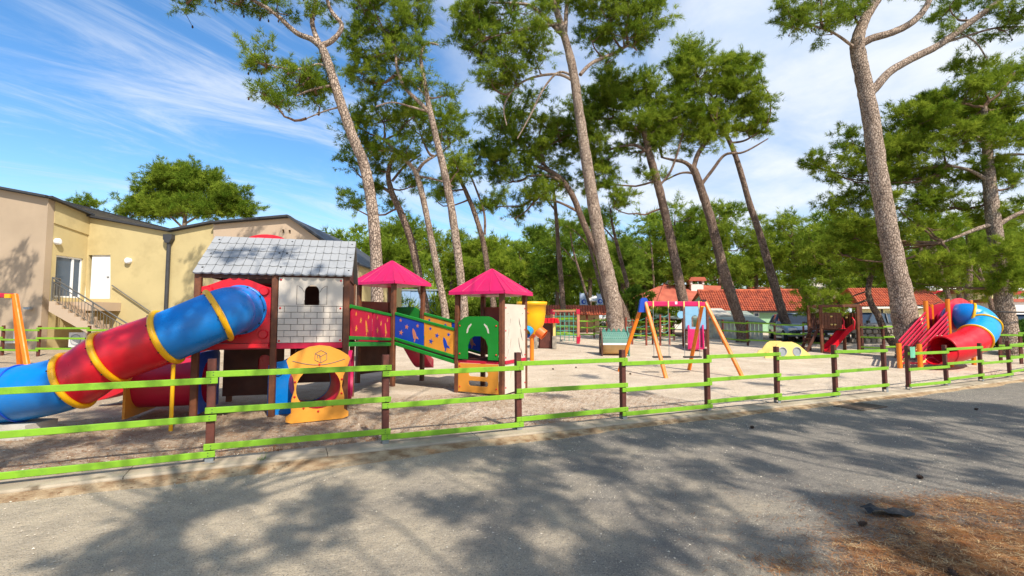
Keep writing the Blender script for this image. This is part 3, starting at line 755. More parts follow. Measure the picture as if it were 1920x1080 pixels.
def pine(name, label, Y, trunk, limbs, blobs, seed, bark='bark', leaf='leaf', rc=0.62, dens=95, blen=0.26, bw=0.030, fill=1.0, group=None, base=None, twigs=True, cones=0, sides=14, cat='tree', flat=0.72, thin=1.0):
    """trunk/limbs: picture points (px, py, width px[, depth offset]); blobs: (px, py, rx, ry[, depth offset[, fill]])"""
    global TRI
    rnd = random.Random(seed); rng = np.random.default_rng(seed)
    foot = on(trunk[0][0], Y) if base is None else base
    t = thing(name, foot, label, cat, group)
    def w3(q):
        yy = Y + (q[3] if len(q) > 3 else 0.0); p = at(q[0], q[1], yy); return (p.x, p.y, p.z, 0.74 * q[2] * yy / F / 2)
    pts = [w3(q) for q in trunk]
    r0 = pts[0][3]
    pts = [(foot.x - 0.02, foot.y, foot.z - 0.25, r0 * 1.45), (foot.x, foot.y, foot.z + 0.12, r0 * 1.22)] + [p for p in pts if p[2] > foot.z + 0.5]
    cv = catmull(pts, 7)
    m = MB(); m.tube([c[:3] for c in cv], [max(0.01, c[3]) for c in cv], sides, wob=wobf(rnd, sides)); m.build('trunk', M[bark], t)
    anchors = [Vector(c[:3]) for c in cv[len(cv) // 3:]]
    for lb in limbs:
        cv2 = catmull([w3(q) for q in lb], 6)
        m = MB(); m.tube([c[:3] for c in cv2], [max(0.008, c[3]) for c in cv2], 9, wob=wobf(rnd, 9, 0.05)); m.build('limb', M[bark], t)
        anchors += [Vector(c[:3]) for c in cv2]
    Cs = []; Rs = []; br = MB()
    for q in blobs:
        yy = Y + (q[4] if len(q) > 4 else 0.0); fl = (q[5] if len(q) > 5 else 1.0) * fill
        c = at(q[0], q[1], yy); rx = q[2] * yy / F; rz = q[3] * yy / F; ry = (rx + rz) * 0.5 * 1.05
        n = max(2, int(round(fl * 2.3 * (rx * ry * rz) ** (2 / 3) / (rc * rc * flat ** 0.5))))
        hub = None
        if twigs:
            tgt = c - Z * rz * 0.35
            an = min(anchors, key=lambda a: (a - tgt).length + max(0, a.z - tgt.z) * 0.8)
            L = (an - tgt).length
            if L > 0.25:
                path = curve_limb(an, tgt, rnd, 0.10, 6); r_ = clamp(0.035 + 0.018 * max(rx, rz), 0.03, 0.11)
                br.tube(path, [r_ * (1 - 0.55 * i / 6) for i in range(7)], 6, caps=False)
            hub = tgt
        for i in range(n):
            while True:
                dx, dy, dz = rnd.uniform(-1, 1), rnd.uniform(-1, 1), rnd.uniform(-1, 1)
                rr = dx * dx + dy * dy + dz * dz
                if rr <= 1 and rr > rnd.random() * 0.75: break
            cc = c + Vector((dx * max(0.1, rx - rc * 0.5), dy * ry, dz * max(0.1, rz - rc * flat * 0.5)))
            s = rc * rnd.uniform(0.55, 1.15)
            Cs.append(cc); Rs.append((s * rnd.uniform(0.9, 1.35), s * rnd.uniform(0.9, 1.35), s * flat * rnd.uniform(0.8, 1.2)))
            if hub is not None and (i % 4) != 3 and (cc - hub).length > 0.35:
                br.tube(curve_limb(hub, cc, rnd, 0.06, 3), [0.024, 0.018, 0.013, 0.008], 4, caps=False)
    if br.f: br.build('branches', M['twig'], t, kind='stuff')
    if Cs:
        C = np.array([(c.x, c.y, c.z) for c in Cs]); R = np.array(Rs)
        v, h = tufts(C, R, max(8, int(dens * 1.7)), rng, blen * 0.9, bw * 0.72, 6)
        trimesh('crown', v, h, M[leaf], t); TRI += len(v) // 3
    if cones:
        m = MB()
        for i in range(cones):
            c_ = rnd.choice(Cs); q = c_ + Vector((rnd.uniform(-.35, .35), rnd.uniform(-.35, .35), rnd.uniform(-0.55, -0.1)))
            m.tube([c_, (c_ + q) / 2 + Z * .05, q], [.012, .009, .006], 4, caps=False)
            m.lathe([(0.001, -0.06), (0.03, -0.03), (0.032, 0.0), (0.015, 0.04), (0.001, 0.06)], q, 6)
        m.build('cones', M['cone'], t, kind='stuff')
    return t

pine('pine_tree', 'tall leaning pine with forked pink trunk and sawn limb stub, behind the grey shingled castle', 15.0,
     [(707, 560, 31), (706, 500, 30), (699, 400, 28), (684, 315, 27), (657, 245, 26), (633, 175, 24), (613, 112, 22), (601, 84, 20)],
     [[(601, 86, 19), (585, 74, 15), (560, 64, 13), (540, 48, 12), (515, 25, 10, -.2), (478, 2, 9, -.3), (400, -40, 5, -.6)],
      [(603, 90, 16), (590, 62, 13), (585, 35, 12), (592, 5, 11), (585, -40, 9)],
      [(606, 84, 15), (620, 78, 14), (636, 62, 12), (640, 45, 11), (622, 22, 10), (612, -5, 9), (600, -50, 7)],
      [(620, 132, 8), (600, 121, 7), (570, 128, 6, -.2), (545, 130, 4, -.3), (500, 120, 3, -.5)],
      [(622, 160, 7), (585, 168, 6, -.2), (555, 180, 4, -.3)],
      [(640, 200, 5), (610, 208, 4), (575, 222, 3)],
      [(655, 262, 12), (664, 257, 11), (668, 254, 11)]],
     [(500, 118, 54, 26, -.2), (560, 150, 60, 32, 0), (520, 192, 52, 28, -.2), (590, 165, 40, 34, .5), (478, 110, 24, 18, -.3), (600, 195, 34, 20, .4, .7), (610, 120, 24, 12, .8),
      (350, 4, 54, 14, -.4), (440, 2, 66, 18, -.3), (520, 18, 46, 16, 0, .7), (590, -20, 60, 26, 0), (585, 30, 24, 14, 0, .5), (450, -40, 140, 30, 0, .8), (640, -40, 90, 30, .4, .7)], 11, rc=0.42, dens=80, blen=0.18, bw=0.020, cones=60)
pine('pine_tree', 'slim straight pale pine right of the left pink roof, thin branch arching left', 18.0,
     [(870, 580, 21), (866, 540, 21), (851, 420, 20), (837, 340, 19), (823, 280, 17), (808, 215, 15), (797, 160, 12), (789, 105, 8), (800, 82, 6), (822, 84, 4)],
     [[(806, 212, 11), (785, 190, 10), (760, 165, 9), (745, 130, 8), (740, 90, 7), (725, 65, 5), (690, 30, 4), (672, 5, 3)],
      [(806, 210, 6), (770, 200, 5), (735, 192, 4), (705, 200, 3)],
      [(800, 180, 6), (765, 150, 4), (740, 140, 3)]],
     [(720, 40, 70, 44, 0), (760, 100, 62, 40, .3), (690, 100, 60, 34, .6), (790, 150, 40, 24, 0), (705, 150, 70, 22, .8), (770, 20, 50, 40, .5), (655, 60, 40, 30, .8), (840, 175, 16, 10), (680, 0, 60, 30, 0), (740, -30, 80, 30, 0)], 12, rc=0.5, dens=95, blen=0.2, bw=0.022, cones=20)
pine('pine_tree', 'dark leaning pine trunk behind the left pink roof, crown lost among its neighbours', 21.0,
     [(797, 575, 20), (790, 540, 20), (772, 455, 19), (752, 400, 17), (735, 362, 15), (728, 325, 12), (738, 290, 9)],
     [[(738, 365, 10), (715, 350, 8), (690, 340, 5)], [(735, 340, 7), (760, 310, 6), (790, 290, 4)]],
     [(660, 380, 38, 22, 0), (690, 360, 40, 20, .3), (660, 300, 24, 30, .3), (740, 385, 30, 14, .4), (710, 310, 40, 24, .5), (770, 345, 30, 18, .6)], 13, bark='bark_d', leaf='leaf_d', rc=0.55, dens=90, blen=0.22, bw=0.026)
pine('pine_tree', 'grey pine with red-brown spreading limbs and round crown behind the left pink roof', 20.0,
     [(835, 590, 18), (822, 520, 17), (808, 445, 16), (795, 380, 15), (782, 330, 14), (772, 312, 11), (745, 285, 9), (720, 262, 6)],
     [[(780, 325, 9), (795, 305, 8), (820, 290, 5)], [(772, 312, 6), (735, 283, 6), (695, 285, 3)], [(785, 330, 6), (830, 340, 4), (850, 350, 3)]],
     [(720, 215, 70, 40, 0), (790, 240, 64, 44, .2), (700, 270, 50, 28, 0), (845, 255, 36, 40, .4), (770, 290, 70, 20, 0), (860, 310, 32, 30, .3), (838, 210, 28, 24, .5), (680, 235, 40, 24, 0), (790, 200, 50, 20, .5)], 14, leaf='leaf', rc=0.6, dens=100, blen=0.22, bw=0.026)
pine('pine_tree', 'thin dark pine with forked stem, just left of the right pink roof', 24.0,
     [(925, 570, 15), (915, 510, 14), (905, 450, 13), (890, 400, 12), (876, 365, 11), (862, 335, 8), (850, 310, 5)],
     [[(909, 440, 7), (908, 400, 6), (893, 355, 5), (880, 325, 4)]],
     [(830, 350, 40, 24, 0), (875, 320, 40, 28, 0), (815, 370, 28, 14, 0), (895, 290, 30, 24, 0), (900, 390, 30, 16, .3, .5)], 15, bark='bark_d', leaf='leaf_d', rc=0.6, dens=85, blen=0.25, bw=0.03)
pine('pine_tree', 'thick central pine with light scaly trunk rising behind the crocodile tunnel', 21.0,
     [(1154, 610, 43), (1150, 570, 40), (1140, 520, 37), (1126, 460, 33), (1112, 380, 30), (1098, 290, 27), (1086, 210, 24), (1074, 130, 22), (1056, 60, 18), (1040, 10, 15), (1020, -50, 10)],
     [[(1060, 70, 14), (1035, 45, 12), (1010, 22, 10, -.4), (985, 8, 8, -.6), (920, 5, 5, -1)],
      [(1045, 45, 10), (1010, 50, 9, -.4), (960, 60, 6, -.8), (920, 70, 4, -1)],
      [(1060, 60, 12), (1062, 20, 11), (1068, -20, 9), (1080, -60, 7)],
      [(1088, 140, 10), (1110, 118, 9, .3), (1150, 100, 8, .6), (1180, 85, 7, .8), (1195, 95, 4, .9)],
      [(1086, 160, 8), (1050, 140, 7), (1000, 145, 6), (965, 165, 5), (945, 200, 4), (950, 235, 3)],
      [(1085, 150, 6), (1050, 135, 6), (1020, 165, 5), (995, 215, 4), (970, 260, 3)]],
     [(900, 40, 60, 40, -.6), (880, 80, 48, 34, -.4), (940, 100, 70, 40, -.4), (990, 60, 60, 44, -.6), (920, 140, 60, 30, -.3), (960, 10, 100, 40, -.3), (880, 40, 40, 30, 0), (960, 150, 50, 20, .2, .7), (1010, 120, 40, 24, 0, .5),
      (1140, 30, 80, 46, .4), (1200, 45, 66, 38, .6), (1110, 70, 40, 26, .4), (1170, 65, 60, 20, .5), (1230, 15, 34, 26, .6), (1080, -10, 90, 30, 0), (1180, -10, 80, 30, .5), (1140, 110, 40, 16, .6, .6)], 16, leaf='leaf', rc=0.55, dens=100, blen=0.21, bw=0.025, cones=40, sides=18)
pine('pine_tree', 'leaning pine with low drooping crown of bare twigs, left of the central trunk', 25.0,
     [(1175, 600, 19), (1150, 540, 19), (1118, 470, 18), (1095, 420, 16), (1075, 370, 15), (1052, 335, 12), (1025, 318, 10), (1000, 310, 6)],
     [[(1060, 345, 9), (1030, 330, 8), (990, 330, 5)], [(1040, 330, 8), (1000, 290, 6), (960, 280, 4)], [(1090, 400, 8), (1050, 380, 6), (1010, 370, 4)], [(1025, 318, 6), (1010, 270, 5), (1020, 220, 4)]],
     [(940, 230, 46, 40, 0), (990, 260, 60, 50, 0), (930, 290, 44, 40, 0), (960, 330, 60, 34, 0), (1020, 300, 56, 30, .3), (1050, 250, 50, 40, .5), (1000, 370, 56, 22, 0), (930, 380, 40, 18, -.2), (980, 200, 50, 24, .2), (1040, 340, 40, 20, .3), (965, 405, 34, 14, 0, .6), (1080, 230, 40, 40, .8)], 17, bark='bark_d', leaf='leaf', rc=0.62, dens=95, blen=0.25, bw=0.03)
pine('pine_tree', 'pine with reddish upper trunk leaning left over the flat terracotta roof', 25.0,
     [(1290, 600, 24), (1280, 560, 24), (1264, 480, 23), (1247, 400, 21), (1232, 340, 20), (1218, 290, 18), (1208, 250, 15), (1200, 225, 12)],
     [[(1215, 285, 9), (1190, 272, 8), (1160, 275, 5)], [(1208, 250, 9), (1180, 235, 8), (1150, 220, 5)], [(1235, 350, 6), (1258, 320, 6), (1275, 270, 5), (1282, 240, 4)], [(1210, 260, 8), (1240, 235, 6), (1270, 220, 4)]],
     [(1150, 180, 50, 50, 0), (1110, 260, 50, 60, .3), (1180, 230, 60, 40, 0), (1130, 300, 40, 30, .2), (1220, 190, 50, 44, 0), (1160, 150, 40, 30, .2), (1250, 230, 50, 30, .3), (1200, 280, 60, 20, .2, .7), (1150, 380, 40, 28, .5, .7), (1215, 330, 44, 20, .4, .5), (1130, 330, 50, 36, .5), (1100, 200, 50, 40, .4), (1190, 170, 50, 36, .5)], 18, bark='bark_d', leaf='leaf', rc=0.6, dens=100, blen=0.25, bw=0.03)
pine('pine_tree', 'wide crowned pine with low fork, trunk crossing the dark red tiled roof', 25.5,
     [(1390, 610, 26), (1376, 570, 26), (1355, 500, 25), (1335, 420, 22), (1318, 365, 21), (1304, 325, 19), (1295, 310, 16)],
     [[(1302, 320, 12), (1285, 305, 10), (1262, 300, 7), (1240, 295, 4)], [(1300, 318, 13), (1308, 290, 12), (1325, 265, 10), (1345, 240, 7)], [(1316, 345, 9), (1335, 320, 8), (1360, 290, 7), (1395, 285, 5), (1440, 260, 3)], [(1302, 325, 7), (1275, 325, 5), (1235, 345, 3)]],
     [(1270, 140, 40, 40, 0), (1310, 130, 60, 50, 0), (1250, 200, 46, 46, 0), (1330, 190, 60, 40, .2), (1285, 100, 26, 24, 0), (1290, 230, 60, 36, 0), (1350, 240, 50, 30, .3), (1370, 160, 40, 40, .2), (1320, 270, 70, 18, .2, .7), (1240, 260, 40, 30, 0)], 19, bark='bark_d', leaf='leaf2', rc=0.6, dens=105, blen=0.25, bw=0.03)
pine('pine_tree', 'slender pine leaning left with bushy crown, trunk ending among the parked cars', 26.0,
     [(1478, 625, 22), (1465, 580, 21), (1448, 520, 20), (1425, 440, 17), (1405, 380, 15), (1385, 310, 13), (1368, 265, 11), (1350, 238, 8)],
     [[(1370, 268, 6), (1400, 262, 5), (1440, 235, 3)], [(1355, 245, 6), (1335, 225, 5), (1310, 215, 4)]],
     [(1390, 150, 44, 34, 0), (1420, 190, 40, 34, 0), (1375, 200, 40, 30, .3), (1430, 235, 26, 22, .2), (1400, 240, 36, 18, 0), (1360, 130, 36, 24, 0), (1410, 120, 16, 12)], 20, bark='bark_d', leaf='leaf2', rc=0.55, dens=100, blen=0.25, bw=0.03)
pine('pine_tree', 'huge right hand pine with patchy bark and two sweeping limbs, beside the entrance gap', 18.5,
     [(1706, 640, 60), (1698, 600, 56), (1685, 530, 48), (1672, 470, 45), (1658, 390, 42), (1645, 310, 40), (1634, 230, 38), (1622, 165, 36), (1610, 105, 34), (1608, 75, 30), (1622, 35, 24), (1645, 0, 20), (1680, -50, 14)],
     [[(1630, 175, 26), (1645, 160, 22), (1668, 135, 20), (1710, 110, 19), (1760, 85, 18), (1815, 45, 16, -.3), (1870, 5, 14, -.5), (1940, -50, 10, -.8)],
      [(1612, 85, 20), (1635, 72, 19), (1675, 60, 18), (1710, 42, 17), (1735, 15, 15), (1750, -20, 12)],
      [(1610, 95, 8), (1560, 60, 6, -.4), (1510, 45, 4, -.8)],
      [(1770, 80, 7), (1820, 65, 6), (1870, 52, 5), (1930, 50, 4)],
      [(1800, 62, 4), (1830, 80, 4), (1850, 110, 3)]],
     [(1480, 20, 44, 32, -.8), (1540, 30, 56, 34, -.6), (1600, 10, 60, 26, -.4), (1500, 50, 40, 16, -.8, .7), (1560, 60, 50, 14, -.5, .5), (1800, 55, 60, 16, 0, .5), (1780, 10, 50, 24, .2, .7), (1880, 50, 50, 24, -.2, .7), (1900, 20, 60, 30, -.4), (1540, -20, 90, 30, -.5), (1860, -30, 100, 30, 0), (1720, -40, 80, 30, 0)], 21, leaf='leaf', rc=0.5, dens=90, blen=0.2, bw=0.023, cones=20, sides=20)
pine('pine_tree', 'broad pine at the right edge with layered crown over the tube slide', 19.5,
     [(1894, 640, 42), (1886, 590, 38), (1876, 520, 34), (1866, 440, 31), (1858, 370, 28), (1853, 310, 24), (1850, 260, 18), (1845, 200, 12)],
     [[(1862, 420, 12), (1830, 430, 10), (1800, 442, 8), (1765, 455, 5)], [(1868, 425, 12), (1900, 405, 10), (1950, 385, 7)], [(1855, 340, 10), (1820, 320, 8), (1780, 310, 5)], [(1852, 300, 9), (1890, 290, 7), (1930, 290, 5)], [(1850, 270, 8), (1800, 240, 6), (1740, 230, 4)]],
     [(1720, 220, 60, 40, 0), (1800, 180, 80, 40, 0), (1890, 180, 70, 50, 0), (1690, 300, 60, 46, .4), (1770, 270, 80, 40, 0), (1870, 260, 80, 36, -.3), (1640, 330, 50, 40, 1.2), (1600, 260, 30, 30, 1.5, .7), (1570, 320, 40, 30, 1.5, .7), (1590, 380, 50, 26, 1.5), (1540, 310, 30, 22, 1.8, .7), (1680, 380, 60, 26, .6), (1740, 420, 60, 24, .4), (1860, 470, 80, 28, -.4), (1780, 490, 70, 24, 0), (1900, 520, 60, 24, -.4), (1820, 130, 50, 20, .3), (1900, 340, 50, 24, 0, .7), (1700, 250, 70, 40, .8), (1620, 420, 60, 30, 1.4), (1820, 320, 70, 30, .8), (1730, 340, 70, 36, .8), (1880, 400, 60, 30, .8), (1690, 460, 60, 26, 1.0), (1640, 290, 50, 40, 1.4), (1600, 440, 40, 24, 1.5), (1760, 210, 70, 40, 1.2), (1850, 220, 80, 40, 1.2), (1790, 380, 80, 30, 1.2), (1870, 540, 70, 20, .6), (1760, 530, 60, 18, .8), (1580, 470, 50, 24, 1.6), (1520, 300, 24, 16, 1.8, .7), (1900, 130, 50, 26, .6)], 22, leaf='leaf2', rc=0.62, dens=115, blen=0.22, bw=0.027, sides=18, fill=1.15)
pine('pine_tree', 'small crooked pine between the brown play hut and the thick patchy trunk', 22.5,
     [(1672, 655, 17), (1660, 625, 16), (1648, 595, 15), (1634, 570, 14), (1628, 545, 13), (1634, 515, 11), (1640, 490, 9)],
     [[(1632, 560, 6), (1605, 570, 5), (1575, 580, 3)], [(1630, 545, 5), (1600, 555, 3), (1560, 575, 2)]],
     [(1570, 540, 24, 14, -.6), (1560, 560, 30, 22, -.8), (1520, 555, 26, 18, -.8), (1545, 585, 34, 14, -.9, .7), (1510, 580, 20, 14, -.8, .7), (1625, 500, 40, 18, 0), (1500, 535, 20, 14, -.6)], 23, bark='bark_d', leaf='leaf2', rc=0.42, dens=75, blen=0.2, bw=0.024)
pine('pine_tree', 'rounded pine crown showing above the ochre building roof', 44.0,
     [(340, 560, 14), (342, 480, 13), (346, 420, 10), (350, 370, 6)], [[(346, 430, 6), (300, 390, 4), (260, 375, 3)], [(346, 420, 6), (400, 390, 4), (450, 370, 3)]],
     [(330, 345, 46, 32, 0), (290, 385, 50, 28, 0), (380, 360, 50, 34, 0), (430, 370, 36, 28, 0), (350, 390, 90, 26, -.5), (250, 400, 30, 14, 0), (445, 395, 40, 16, 0), (325, 325, 34, 16), (360, 335, 60, 24, 0), (300, 360, 40, 26, 0)], 24, leaf='leaf', rc=1.0, dens=95, blen=0.42, bw=0.055, fill=1.9)
pine('pine_tree', 'small dark pine top peeking over the left building roof', 50.0,
     [(150, 560, 10), (152, 450, 8), (155, 390, 5)], [], [(150, 388, 26, 14, 0), (168, 384, 14, 10, 0), (135, 395, 20, 8, 0)], 25, leaf='leaf_d', rc=0.8, dens=120, blen=0.42, bw=0.055)
print('tris after main pines', TRI)

# the wood behind the playground: each tree its own crown shape from a few grown types
def grown(name, label, Y, px, top, seed, w=70, leaf='leaf', bark='bark_d', group='pines of the wood behind the playground', trunk_w=11, lean=0):
    r = random.Random(seed); base_y = 600
    tp = [(px, 590, trunk_w), (px + lean * .4, 520, trunk_w * .9), (px + lean * .8, (520 + top) / 2, trunk_w * .7), (px + lean, top + 30, trunk_w * .4)]
    bl = []
    h = 560 - top
    for k in range(15):
        t = r.random(); yy = top + 14 + t * h * 0.72; wid = w * (0.45 + 0.55 * math.sin(math.pi * (0.15 + 0.75 * t)))
        bl.append((px + lean + r.uniform(-1, 1) * wid * 0.85, yy, w * r.uniform(0.32, 0.55), w * r.uniform(0.2, 0.34), r.uniform(-1, 1) * w * Y / F * 0.6))
    bl.append((px + lean, top + 12, w * 0.35, w * 0.22, 0))
    return pine(name, label, Y, tp, [], bl, seed, bark=bark, leaf=leaf, rc=1.15, dens=82, blen=0.46, bw=0.062, group=group, sides=8, fill=1.0)
WOOD = [
    (40, 700, 455, 60, 'leaf2', 'bright green pine filling the gap right of the shingled castle roof'),
    (42, 775, 415, 66, 'leaf', 'green pine behind the trunks over the left pink roof'),
    (46, 845, 430, 60, 'leaf2', 'yellow green pine directly behind the slim pale trunk'),
    (43, 925, 445, 62, 'leaf2', 'bushy pine behind the apex of the right pink roof'),
    (48, 985, 455, 50, 'leaf', 'low pine right of the right pink roof apex'),
    (42, 1045, 410, 66, 'leaf_d', 'dark pine above the climbing net'),
    (47, 1105, 400, 56, 'leaf', 'pine crown seen left of the central trunk'),
    (40, 1170, 440, 52, 'leaf_d', 'loose dark pine seen right of the central trunk'),
    (50, 1215, 455, 46, 'leaf', 'low green pine over the left end of the flat terracotta roof'),
    (44, 1270, 385, 48, 'leaf', 'pine with pale bare stem between the two left leaning trunks'),
    (46, 1350, 380, 70, 'leaf', 'rounded bright pine above the dark red tiled roof'),
    (52, 1420, 405, 60, 'leaf2', 'pine behind the slender leaning trunk'),
    (45, 1490, 400, 66, 'leaf2', 'pine over the right end of the dark red tiled roof'),
    (40, 1560, 420, 60, 'leaf', 'pine left of the huge trunk above the brown play hut'),
    (43, 1635, 430, 56, 'leaf_d', 'dark pine directly behind the huge patchy trunk'),
    (41, 1720, 400, 64, 'leaf', 'pine right of the huge patchy trunk above the orange roof'),
    (44, 1800, 410, 60, 'leaf_d', 'shaded pine above the tube slide'),
    (42, 1885, 420, 60, 'leaf', 'pine behind the broad tree at the right edge'),
]
for i, (Y, px, top, w, lf, lab) in enumerate(WOOD):
    grown('background_pine', lab, Y, px, top, 100 + i, w, lf, lean=random.Random(i).uniform(-18, 10))
print('tris with wood', TRI)
# bare stems one can pick out in the wood
STEMS = [(1058, 600, 1040, 375, 14, 30, 'grey bare stem in front of the wood, left of the central trunk'),
         (1110, 590, 1075, 470, 8, 36, 'thin dark stem leaning left behind the climbing net'),
         (1140, 590, 1100, 440, 10, 34, 'forked grey stem beside the white signboards'),
         (1190, 590, 1150, 430, 12, 31, 'pale stem just right of the central trunk'),
         (1226, 540, 1222, 470, 6, 44, 'slim straight stem behind the flat terracotta roof'),
         (1790, 600, 1750, 460, 14, 33, 'pale leaning stem behind the orange posted slide tower'),
         (1815, 600, 1818, 480, 18, 30, 'upright grey stem right above the tube slide'),
         (1868, 600, 1836, 505, 12, 31, 'thin leaning stem next to the broad edge tree')]
for i, (bx, by, tx, ty, w, Y, lab) in enumerate(STEMS):
    pine('bare_pine', lab, Y, [(bx, by, w), (bx * .6 + tx * .4, by * .6 + ty * .4, w * .9), (tx, ty, w * .6), (tx - 6, ty - 40, w * .3)], [[(tx + 2, ty + 20, w * .4), (tx - 20, ty - 5, w * .3), (tx - 45, ty - 20, w * .15)]],
         [(tx - 5, ty - 35, 26, 14, 0, .7), (tx - 35, ty - 15, 18, 10, 0, .6)], 200 + i, bark='bark_d', leaf='leaf_d', rc=0.7, dens=70, blen=0.3, bw=0.04, sides=9, group='bare stems in the wood')
# undergrowth and the far side of the wood, one mass
rng = np.random.default_rng(5); rnd = random.Random(5)
C = []; R = []
for i in range(560):
    px = rnd.uniform(640, 2050); Y = rnd.uniform(52, 82); x = (px - 960) / F * Y
    hgt = rnd.uniform(0.2, 12.5 + 2.0 * math.sin(px * .021) + 1.5 * math.sin(px * .057 + 1)) * (1.0 if px > 1150 else 0.82) * (Y / 68); C.append((x, Y, gz(x, Y) + hgt)); s = rnd.uniform(1.2, 2.4); R.append((s * 1.3, s * 1.3, s * 0.75))
for i in range(90):
    px = rnd.uniform(560, 1000); Y = rnd.uniform(34, 42); x = (px - 960) / F * Y
    C.append((x, Y, gz(x, Y) + rnd.uniform(0.1, 1.6))); s = rnd.uniform(0.7, 1.2); R.append((s * 1.3, s * 1.3, s * 0.75))
v, h = tufts(np.array(C), np.array(R), 115, rng, 0.76, 0.115, 6)
o = trimesh('far_wood', v, h, M['leaf'], None, (0, 60, 0)); o['kind'] = 'stuff'; tag(o, 'dense far wood and undergrowth behind the playground', 'wood'); TRI += len(v) // 3
print('tris with far wood', TRI)
def bush(label, c, r, seed, leaf='leaf_b', n=26, dens=60, blen=0.16, bw=0.06):
    rng = np.random.default_rng(seed); rnd = random.Random(seed)
    t = thing('bush', Vector((c[0], c[1], gz(c[0], c[1]))), label, 'bush')
    C = []; R = []; m = MB(); o = ORG[t.name]
    for i in range(n):
        a = rnd.uniform(0, 6.28); q = rnd.random() ** .5 * r[0]
        p = (c[0] + q * math.cos(a), c[1] + q * math.sin(a) * .7, o.z + r[1] * (0.25 + 0.75 * rnd.random() * (1 - 0.5 * (q / r[0]) ** 2)))
        C.append(p); s = rnd.uniform(.25, .42) * min(r); R.append((s, s, s * .8))
        m.tube([o + Vector((rnd.uniform(-.1, .1), rnd.uniform(-.1, .1), -.05)), Vector(p)], [0.025, 0.008], 4, caps=False)
    m.build('stems', M['twig'], t, kind='stuff')
    v, h = tufts(np.array(C), np.array(R), dens, rng, blen, bw, 5); trimesh('foliage', v, h, M[leaf], t)
    return t
bush('dark round bush right of the central trunk foot', on(1188, 27.6), (1.1, 3.2), 31, 'leaf_d', 40, 70, .2, .07)
bush('bright green bush behind the tube slide by the right edge', on(1885, 23), (1.3, 1.3), 32, 'leaf_b')
bush('green bush under the broad tree at the right edge', on(1930, 20), (1.2, 0.9), 33, 'leaf_b')
bush('orange tinged shrub in front of the flat terracotta roof', on(1252, 30), (1.0, 2.2), 34, 'leaf2')

# trees standing behind the viewer: they only show as the shade they throw on road, castle and wall
def shade_pine(label, foot, spots, seed, rc=0.42, dens=58):
    """spots: (picture px, py, radius m, height of the foliage above ground[, target Y for things off the ground])"""
    rng = np.random.default_rng(seed); rnd = random.Random(seed)
    foot = Vector((foot[0], foot[1], gz(*foot) - 0.06))
    t = thing('pine_tree', foot, label, 'tree', 'pines behind the viewer')
    C = []; R = []; br = MB(); top = None; cs = []
    for s in spots:
        g = ground(s[0], s[1]) if len(s) < 5 or s[4] is None else at(s[0], s[1], s[4])
        cs.append((g + SUN * ((s[3] - g.z) / SUN.z), s[2], s[5] if len(s) > 5 else 1.0))
    cen = sum((c[0] for c in cs), Vector()) / len(cs)
    hmin = min(c[0].z for c in cs)
    topp = Vector((foot.x * .5 + cen.x * .5, foot.y * .5 + cen.y * .5, hmin - 1.5))
    cv = catmull([(*foot, .34), (*(foot.lerp(topp, .5) + Vector((.3, .2, 0))), .22), (*topp, .08)], 6)
    m = MB(); m.tube([c[:3] for c in cv], [c[3] for c in cv], 12); m.build('trunk', M['bark'], t)
    for c, r, fl in cs:
        br.tube(curve_limb(topp, c - Z * .3, rnd, 0.05, 6), [.026, .024, .022, .02, .018, .014, .01], 6, caps=False)
        n = max(2, int(fl * 1.5 * r * r / (rc * rc * .5)))
        for i in range(n):
            a = rnd.uniform(0, 6.28); q = rnd.random() ** .5 * r
            # spread in the plane that faces the sun so the shade keeps its size
            e1 = SUN.cross(Z).normalized(); e2 = e1.cross(SUN)
            g2 = Vector((math.cos(a) * q, math.sin(a) * q, 0)); w = SUN * (-(g2.dot(SUN)) * 0 + rnd.uniform(-.8, .8))
            cc = c + g2 + w; C.append(tuple(cc)); s = rc * rnd.uniform(.5, .9); R.append((s, s, s * .6))
            if i % 3 == 0: br.tube([c - Z * .3, cc], [.025, .008], 4, caps=False)
    br.build('branches', M['twig'], t, kind='stuff')
    v, h = tufts(np.array(C), np.array(R), dens, rng, .20, .03, 6); trimesh('crown', v, h, M['leaf'], t)
    return t
# ------------------------------------------------------------------ the large play structure: castle, bridge, two towers
def frame(a_deg):
    a = math.radians(a_deg); return Vector((math.cos(a), math.sin(a), 0)), Vector((-math.sin(a), math.cos(a), 0))
P0 = Vector((-4.91, 7.415, 0)); CU, CV = frame(15.0)
def C_(a, b, z): return P0 + CU * a + CV * b + Z * z
ps = thing('play_structure', C_(1.1, 0.8, 0), 'castle play structure with grey shingled roof, long tube slide and two pink roofed towers', 'play structure')
def part(mb, name, m, parent=None, label=None): return mb.build(name, M[m] if isinstance(m, str) else m, parent or ps, label=label)
def post(p, h, w=0.095, m='wood', parent=None, z0=-0.05, rz=15):
    u, v = frame(rz); mb = MB(); mb.bbeam(p + Z * z0, p + Z * h, w, w, 0.012, v); return part(mb, 'post', m, parent)
def bolts(parent, O, ex, ey, pts, t, r=0.016, m='red'):
    nz = Vector(ex).cross(Vector(ey)).normalized()
    for (x, y) in pts:
        c = Vector(O) + Vector(ex) * x + Vector(ey) * y + nz * (t / 2)
        mb = MB(); mb.tube([c, c + nz * 0.008, c + nz * 0.014], [r, r, r * 0.5], 8); part(mb, 'bolt', m, parent)
ze = 2.26
for a in (0, 1.1, 2.2):
    for b_ in (0, 1.75): post(C_(a, b_, gz(*C_(a, b_, 0).xy)), ze)
